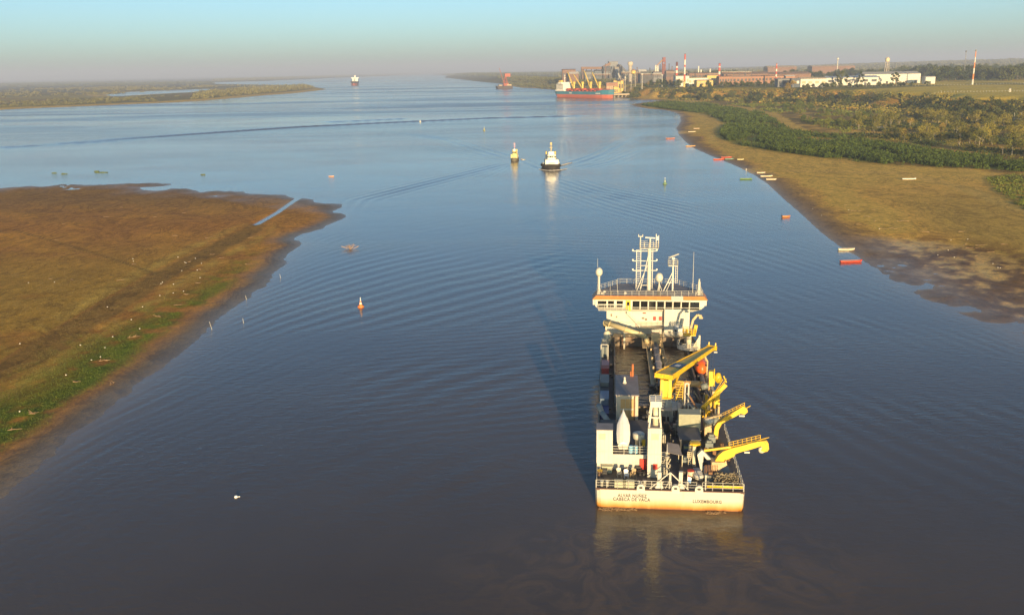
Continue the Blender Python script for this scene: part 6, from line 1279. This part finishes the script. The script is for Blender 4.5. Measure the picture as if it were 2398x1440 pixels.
Yt = 2000; p = AT(1483.5, 162, Yt); z0 = ground_z(p[0], Yt); pb_ = AT(1483.5, 173, Yt); e = wthing('water_tank', 'ochre water tank with a brown cone roof on steel legs', 'tank', (p[0], Yt, z0)); zt, zb = p[2] - z0, pb_[2] - z0; o = MB(); o.lathe((0, 0, zb), [(2, -1), (4.8, .4), (4.8, (zt - zb) * .62)], 16); o.build('tank', st_yel, e); o = MB(); o.lathe((0, 0, zb + (zt - zb) * .62), [(5.2, 0), (1.0, (zt - zb) * .38)], 16); o.build('cone_roof', st_roof, e)
for sx_, sy_ in ((-1, -1), (1, -1), (1, 1), (-1, 1)): o = MB(); o.beam((sx_ * 5, sy_ * 5, 0), (sx_ * 3.6, sy_ * 3.6, zb + .5), .6); o.build('leg', st_conc, e)
o = MB()
for f in (.35, .7): 
    for k in range(4): a_ = 5 - 1.4 * f; c0 = [(-1, -1), (1, -1), (1, 1), (-1, 1)][k]; c1_ = [(1, -1), (1, 1), (-1, 1), (-1, -1)][k]; o.beam((c0[0] * a_, c0[1] * a_, zb * f), (c1_[0] * a_, c1_[1] * a_, zb * f), .35)
o.build('brace', st_conc, e)
shed('pavilion', 'open sided shed with a white gable roof near the furnace', 'building', 1496, 1514, 163, 2450, 18, st_dark, st_white, 5); shed('quay_office', 'orange brick quay office with a pale roof line', 'building', 1420, 1447, 193, 2080, 14, st_brick, st_tan, 1.0, None, 7, st_tan); shed('quay_shed', 'yellow quay shed on posts behind the bow of the bulk carrier', 'building', 1437, 1447, 202, 1960, 10, st_yel, st_yel, 1.5, None, 3, st_dark)
shed('quay_house', 'ochre house with a mast on the bank above the quay office', 'building', 1437, 1460, 187, 2130, 14, st_yel, st_roof, 2, None, 4, st_dark)
# furnace
Yf = 2700; p = AT(1555.5, 135, Yf); z0 = ground_z(p[0], Yf); H_ = p[2] - z0; e = wthing('blast_furnace', 'dark red blast furnace tower with an inclined skip bridge', 'tower', (p[0], Yf, z0))
o = MB(); o.box(-4, 4, 0, 9, H_ * .80, H_); o.build('top_house', st_red, e)
for sx_, sy_ in ((-4, 0), (4, 0), (4, 9), (-4, 9)): o = MB(); o.beam((sx_ * 1.15, sy_, 0), (sx_ * .9, sy_, H_ * .82), 1.5); o.build('column', st_red, e)
for k in range(6): z = H_ * (.1 + .12 * k); o = MB(); o.box(-4.4, 4.4, -.3, 9.3, z, z + 1.4); o.build('floor', st_red, e)
o = MB(); o.lathe((0, 4.5, 0), [(3.4, 0), (4.2, H_ * .3), (2.4, H_ * .7)], 12); o.build('stack', mat('furnace_brown', (.2, .08, .06), .7), e)
a, c_ = AT(1552, 141, Yf), AT(1535, 158, Yf); o = MB(); o.beam((a[0] - p[0], 3, a[2] - z0), (c_[0] - p[0], 3, c_[2] - z0), 2.6, 3.2); o.build('skip_bridge', st_roof, e)
for k, px in enumerate((1535.5, 1540.5)):
    q = AT(px, 152 + k, Yf - 20); z1 = ground_z(q[0], Yf - 20); e = wthing('silo', ('pale silo under the skip bridge foot', 'taller pale silo beside the furnace')[k], 'silo', (q[0], Yf - 20, z1)); o = MB(); o.lathe((0, 0, 0), [(2.6, 0), (2.6, q[2] - z1 - 3), (.6, q[2] - z1)], 12); o.build('shell', st_white, e, True); o = MB(); o.rail([(2.4 * math.cos(a_), 2.4 * math.sin(a_), q[2] - z1 - 3) for a_ in (0, 1.57, 3.14, 4.71)], 1.2, 2, .15, 2, True); o.build('railing', st_white, e)
for k, (px0, px1, pyt, Y_, mt) in enumerate(((1560, 1578, 165, 2600, st_brown), (1500, 1530, 172, 2350, st_dark), (1530, 1550, 168, 2500, st_grey), (1610, 1660, 170, 2400, st_brown), (1640, 1690, 170, 2500, st_roof))):
    shed('works_building', ('low brown building against the furnace', 'low sooty building in front of the white gable shed', 'grey building left of the furnace', 'long rust brown rolling mill behind the white halls', 'long brown roofed mill behind the rust brown one')[k], 'building', px0, px1, pyt, Y_, 30, mt, st_roof, 2, None, 6, st_dark)
for k, (px0, px1, pyt, Y_, wl, rf, lab) in enumerate(((1582, 1614, 176.5, 1850, st_white, st_tan, 'tall white plant hall behind the tallest chimney'), (1612, 1657, 181, 1870, st_white, st_yel, 'lower white hall with an ochre roof'), (1656, 1682, 175.5, 1930, st_yel, st_tan, 'cream hall with a bright flat roof'), (1632, 1670, 187, 1780, st_yel, st_tan, 'long ochre shed in front of the white halls'),
        (1684, 1716, 178, 1880, st_brick, st_roof, 'orange brick hall under the third chimney'), (1716, 1760, 178, 1920, st_brick, st_tan, 'long orange brick hall with dark doors'), (1760, 1800, 177, 1960, st_brick, st_roof, 'farthest orange brick hall of the row'), (1800, 1850, 176, 1990, st_brick, st_roof, 'orange brick hall behind the banded chimney'))):
    shed('plant_hall', lab, 'building', px0, px1, pyt, Y_, 26, wl, rf, 1.5, None, 5, st_dark if k > 3 else st_tan, 2)
for k, (px0, px1, pyt, Y_, lab) in enumerate(((1695, 1800, 168, 2300, 'very long brown roofed works hall'), (1800, 1900, 168, 2350, 'long brown roofed works hall continuing the first one'), (1798, 1866, 150.5, 3600, 'huge brown shed with a pale roof edge on the skyline'), (1902, 2003, 148.5, 3700, 'sprawling brown works on the skyline below the white tank'))):
    shed('works_hall', lab, 'building', px0, px1, pyt + (0 if k < 2 else 3), Y_, 60, st_brown, st_roof if k < 2 else st_tan, 5, None, 0, None, 5)
shed('white_shed', 'very long white shed with a grey roof behind the poplars', 'building', 2023, 2157, 167, 1760, 40, st_white, mat('shed_grey_roof', (.40, .37, .31), .6), 4.5, None, 0, None, 6); shed('white_shed', 'low cream shed next to the dark container', 'building', 1875, 1937, 181, 1600, 22, st_white, st_tan, 2.5, None, 4, st_tan, 1); shed('white_shed', 'low shed with blue grey roof between the poplars', 'building', 1936, 2058, 177, 1680, 24, st_white, st_blue, 3, None, 6, st_dark, 2)
shed('dark_container', 'dark blue box building at the end of the cream shed', 'building', 1854, 1874, 184.5, 1600, 12, mat('navy_cladding', (.04, .06, .09), .6), None, 0, None, 2, st_white); shed('small_house', 'small white house alone right of the long white shed', 'building', 2166, 2191, 179, 1700, 12, st_white, st_white, 1.2, None, 0, None, 1); shed('grey_shed', 'flat grey shed at the foot of the banded chimney', 'building', 1822, 1854, 183.5, 1640, 20, st_grey, st_conc, 1.5, None, 3, st_dark); shed('brick_house', 'orange brick house with a white gable beside the golden trees', 'building', 1840, 1862, 176.5, 1760, 12, st_brick, st_white, 2, None, 2, st_white)
# elevated tanks and masts
p = AT(1962.5, 136, 3000); z0 = ground_z(p[0], 3000); H_ = p[2] - z0; e = wthing('elevated_tank', 'slim white elevated tank on the skyline', 'tank', (p[0], 3000, z0)); o = MB(); o.tube((0, 0, 0), (0, 0, H_ - 5), 1.5, 10, 1.2); o.build('stem', st_white, e); o = MB(); o.lathe((0, 0, H_ - 7), [(1.2, 0), (3.4, 3), (3.4, 5.5), (1.5, 7)], 14); o.build('tank', st_white, e, True)
p = AT(2079, 134, 2300); z0 = ground_z(p[0], 2300); H_ = p[2] - z0; e = wthing('water_tower', 'cream water tower on splayed legs behind the white sheds', 'tower', (p[0], 2300, z0)); o = MB(); o.lathe((0, 0, H_ - 11), [(4, 0), (5, 1.5), (5, 8), (1, 11)], 16); o.build('tank', mat('tank_cream', (.60, .52, .34), .7), e)
for k in range(6): a_ = k * 1.047; o = MB(); o.beam((6.5 * math.cos(a_), 6.5 * math.sin(a_), 0), (4 * math.cos(a_), 4 * math.sin(a_), H_ - 10), .7); o.build('leg', st_conc, e)
o = MB(); o.tube((0, 0, 0), (0, 0, H_ - 10), .9, 8); o.build('riser', st_conc, e)
p = AT(2285.5, 121, 1560); q = AT(2279, 178, 1560); z0 = ground_z(q[0], 1560); e = wthing('striped_mast', 'leaning red and white mast in front of the windbreak', 'mast', (q[0], 1560, z0)); dx = p[0] - q[0]; H_ = p[2] - z0
for k in range(6): u0, u1 = k / 6, (k + 1) / 6; o = MB(); o.tube((dx * u0, 0, H_ * u0), (dx * u1, 0, H_ * u1), 1.5 - .8 * u0, 8, 1.5 - .8 * u1); o.build('mast_band', (W_, mat('mast_orange', (.6, .2, .05), .6))[k % 2], e)
o = MB(); o.box(dx - 1.2, dx + 1.2, -.8, .8, H_, H_ + 2.6); o.build('antenna_head', st_grey, e)
p = AT(2262.5, 121, 2000); z0 = ground_z(p[0], 2000); H_ = p[2] - z0; e = wthing('lattice_mast', 'thin grey lattice mast behind the striped one', 'mast', (p[0], 2000, z0)); o = MB()
for s in ((-1, -1), (1, -1), (0, 1)): o.beam((s[0] * 1.6, s[1] * 1.6, 0), (s[0] * .5, s[1] * .5, H_), .35)
o.build('leg', st_grey, e); o = MB()
for k in range(14): u = k / 14; a_ = 1.6 - 1.1 * u; o.beam((-a_, -a_, H_ * u), (a_ * .9, -a_ * .9, H_ * (u + .07)), .22)
o.build('lattice', st_grey, e); o = MB(); o.box(-1, 1, -.8, .8, H_ - 2, H_ + 1.5); o.build('antenna_head', st_dark, e)
for k, (px, pyt, pyb, Y_) in enumerate(((1504, 175, 201, 1920), (1551, 177, 200, 1900), (1464, 182, 196, 2020))):
    p = AT(px, pyt, Y_); z0 = ground_z(p[0], Y_); e = wthing('light_mast', 'pale floodlight mast on the bank near the quay', 'lamp', (p[0], Y_, z0), 0, 'floodlight masts near the quay'); H_ = p[2] - z0; o = MB(); o.tube((0, 0, 0), (0, 0, H_), .7, 6, .4); o.build('pole', st_white, e); o = MB(); o.box(-1.8, 1.8, -.5, .5, H_, H_ + 1.2); o.build('lamp_head', st_white, e)
for k, (px, pyt, Y_) in enumerate(((1636, 155, 2600), (1641.5, 163, 2600), (1663, 161, 2600))):
    p = AT(px, pyt, Y_); z0 = ground_z(p[0], Y_); e = wthing('silo', ('slim white silo before the plantation', 'short white tank beside the slim silo', 'lone white tank before the plantation')[k], 'silo', (p[0], Y_, z0)); H_ = p[2] - z0; o = MB(); o.lathe((0, 0, 0), [(1.7, 0), (1.7, H_ - 1.5), (.4, H_)], 12); o.build('shell', st_white, e, True); o = MB(); o.beam((1.9, 0, 0), (1.9, 0, H_), .3); o.build('ladder', st_white, e)
for k, (px0, px1, py, Y_) in enumerate(((1455, 1500, 172, 2250), (1500, 1550, 176, 2150), (1560, 1610, 172, 2300), (1385, 1430, 176, 2500), (1690, 1760, 171, 2200))):
    a, c_ = AT(px0, py, Y_), AT(px1, py, Y_); e = wthing('pipe_bridge', ('rusty pipe bridge behind the ochre tank', 'rusty pipe bridge in front of the furnace', 'rusty pipe bridge behind the dark topped chimney', 'rusty pipe bridge below the conveyor gallery', 'rusty pipe bridge behind the orange brick halls')[k], 'pipe bridge', (0, 0, 0))
    for dz in (0, 2.2): o = MB(); o.tube((a[0], Y_, a[2] + dz), (c_[0], Y_, c_[2] + dz), .8, 6); o.build('pipe', (st_brown, st_conc)[dz > 0], e)
    for j in range(6): u = j / 5; x = a[0] + (c_[0] - a[0]) * u; o = MB(); o.beam((x, Y_, ground_z(x, Y_) - 1), (x, Y_, a[2] + (c_[2] - a[2]) * u + 2), .9); o.build('trestle', st_dark, e)
for k, (px, pyt, Y_) in enumerate(((1418, 150, 2850), (1456, 156, 2800), (1492, 158, 2600), (1522, 160, 2550), (1546, 152, 2750), (1567, 150, 2720), (1574, 156, 2650), (1628, 164, 2350), (1702, 166, 2250), (1745, 165, 2300))):
    p = AT(px, pyt, Y_); z0 = ground_z(p[0], Y_); e = wthing('vent_stack', 'thin dark vent stack rising among the works buildings', 'stack', (p[0], Y_, z0), 0, 'vent stacks of the steelworks'); H_ = p[2] - z0; o = MB(); o.tube((0, 0, 0), (0, 0, H_), 1.5, 8, 1.0); o.build('shaft', st_dark if k % 2 else st_brown, e); o = MB(); o.lathe((0, 0, H_), [(1.4, -.8), (1.4, .4), (.8, .4)], 8); o.build('rim', st_dark, e)
# jetty by the bow of the carrier
p = G(1447, 226, 2); e = wthing('jetty', 'weathered concrete jetty on piles at the bow of the bulk carrier', 'jetty', (p[0] + 6, p[1] - 10, 0)); o = MB(); o.box(-16, 18, -9, 30, 6.2, 7.6); o.build('deck', st_conc, e)
for i in range(5):
    for j in range(2): o = MB(); o.tube((-14 + i * 7.5, -7 + j * 14, -1), (-14 + i * 7.5, -7 + j * 14, 6.3), .8, 8); o.build('pile', st_conc, e)
o = MB(); o.box(-16, 18, -9.3, -9, 4.8, 6.2); o.build('fender_beam', tanm, e)
# fences of the field
for k, (Y_, px0, px1, lab) in enumerate(((1180, 2000, 2500, 'row of pale posts along the near edge of the field'), (1560, 1960, 2460, 'row of pale posts along the far edge of the field'))):
    xa, xb = AT(px0, 200, Y_)[0], AT(px1, 200, Y_)[0]; n = 70; e = wthing('field_fence', lab, 'fence', (xa, Y_, 0)); P = np.array([(xa + (xb - xa) * i / n, Y_ + (xb - xa) * .02 * math.sin(i * .1)) for i in range(n + 1)]); Z_ = heights(P); pts = []
    for q, z in zip(P, Z_):
        o = MB(); o.beam((q[0] - xa, q[1] - Y_, z - .3), (q[0] - xa, q[1] - Y_, z + 1.7), .22); o.build('post', st_white, e); pts.append((q[0] - xa, q[1] - Y_, z + 1.5))
    o = MB()
    for a, c_ in zip(pts[:-1], pts[1:]): o.tube(a, c_, .03, 3); o.tube((a[0], a[1], a[2] - .7), (c_[0], c_[1], c_[2] - .7), .03, 3)
    o.build('wire', st_grey, e)
# goalposts and a picnic shelter in the grove, a striped marker on the bluff
p = G(2382, 288, 2.5); e = wthing('goal_frame', 'white goal frame with tall uprights in the shaded corner of the grove', 'goal', (p[0], p[1], ground_z(p[0], p[1]))); o = MB()
for s, nm in ((-3.2, 0), (3.2, 1)): o = MB(); o.tube((s, 0, 0), (s, 0, 9), .14, 6); o.build('upright', st_white, e)
o = MB(); o.tube((-3.2, 0, 3.6), (3.2, 0, 3.6), .14, 6); o.build('crossbar', st_white, e)
p = G(2061, 305, 2.4); e = wthing('picnic_shelter', 'low pale roofed picnic shelter under the willows', 'shelter', (p[0], p[1], ground_z(p[0], p[1]))); o = MB(); o.box(-3.2, 3.2, -1.6, 1.6, 2.2, 2.4); o.build('roof', mat('shelter_roof', (.45, .45, .46), .6), e)
for s in (-2.8, 2.8):
    for y in (-1.3, 1.3): o = MB(); o.beam((s, y, 0), (s, y, 2.25), .16); o.build('post', bark_d, e)
p = AT(2365, 213, 1130); z0 = ground_z(p[0], 1130); e = wthing('river_marker', 'black and white banded navigation marker on the bluff edge', 'marker', (p[0], 1130, z0))
for k in range(4): o = MB(); o.box(-1.1, 1.1, -.3, .3, 1 + k * 1.1, 2.1 + k * 1.1); o.build('marker_board', (st_white, st_dark)[k % 2], e)
o = MB(); o.beam((0, .4, 0), (0, .4, 5.2), .25); o.build('post', st_dark, e)
# people on the beach
def person(px, py, label, top, leg_c, sx_=1.0, pose=0):
    p = G(px, py, 1.0); z = ground_z(p[0], p[1]); p = G(px, py, z); e = wthing('person', label, 'person', (p[0], p[1], z), .6)
    me = bpy.data.meshes.new('body'); V_ = [(0, 0, .95), (0, 0, 1.2), (0, 0, 1.42), (0, 0, 1.52), (0, .02, 1.68), (-.19, 0, 1.40), (-.25, .03, 1.12), (-.24, .12, .88), (.19, 0, 1.40), (.25, .03, 1.12), (.24, .12, .88), (-.10, 0, .88), (-.12, .03 + .12 * pose, .48), (-.13, -.02, .06), (-.13, .14, .04), (.10, 0, .88), (.12, .03, .48), (.13, -.02 - .1 * pose, .06), (.13, .14, .04)]
    E_ = [(0, 1), (1, 2), (2, 3), (3, 4), (2, 5), (5, 6), (6, 7), (2, 8), (8, 9), (9, 10), (0, 11), (11, 12), (12, 13), (13, 14), (0, 15), (15, 16), (16, 17), (17, 18)]
    me.from_pydata(V_, E_, []); o = bpy.data.objects.new('body', me); COL.objects.link(o); o.parent = e; md = o.modifiers.new('skin', 'SKIN'); R0 = [.15, .16, .15, .06, .11, .07, .05, .04, .07, .05, .04, .09, .065, .05, .05, .09, .065, .05, .05]
    for v_, r in zip(me.skin_vertices[0].data, R0): v_.radius = (r, r)
    me.skin_vertices[0].data[0].use_root = True; s_ = o.modifiers.new('sub', 'SUBSURF'); s_.levels = 1; s_.render_levels = 1
    m, t, b = nodes_of('clothes_' + label.split()[2]); co = t.nodes.new('ShaderNodeTexCoord').outputs['Object']; sx = t.nodes.new('ShaderNodeSeparateXYZ'); t.links.new(co, sx.inputs[0]); r_ = ramp(t, mth(t, 'DIVIDE', sx.outputs[2], 1.8), [(0, leg_c), (.52, top), (.83, (.35, .2, .13)), (.95, (.04, .03, .02))]); r_.color_ramp.interpolation = 'CONSTANT'; t.links.new(r_.outputs[0], b.inputs['Base Color']); me.materials.append(m)
person(1747.5, 402, 'person in white standing on the wet beach near the boats', (.7, .66, .6), (.6, .55, .48)); person(1644, 325.5, 'person in dark red walking on the sandy bend', (.22, .05, .06), (.08, .07, .1), 1, 1); person(1667, 324.5, 'person in brown standing on the sandy bend', (.25, .16, .1), (.12, .1, .1))

# ================================================================== haze
o = MB(); o.box(-43000, 43000, -600, 43000, -3.6, 230); hzo = o.build('haze', None); hzo.data.materials.clear()
m = bpy.data.materials.new('haze_air'); m.use_nodes = True; t = m.node_tree; t.nodes.clear(); ou = t.nodes.new('ShaderNodeOutputMaterial'); pv = t.nodes.new('ShaderNodeVolumePrincipled')
pv.inputs['Color'].default_value = (.62, .71, .93, 1); pv.inputs['Density'].default_value = 1.2e-4; pv.inputs['Anisotropy'].default_value = 0.0
t.links.new(pv.outputs[0], ou.inputs['Volume']); hzo.data.materials.append(m); tag(hzo, 'pale evening haze over the river plain', None, None, 'stuff')
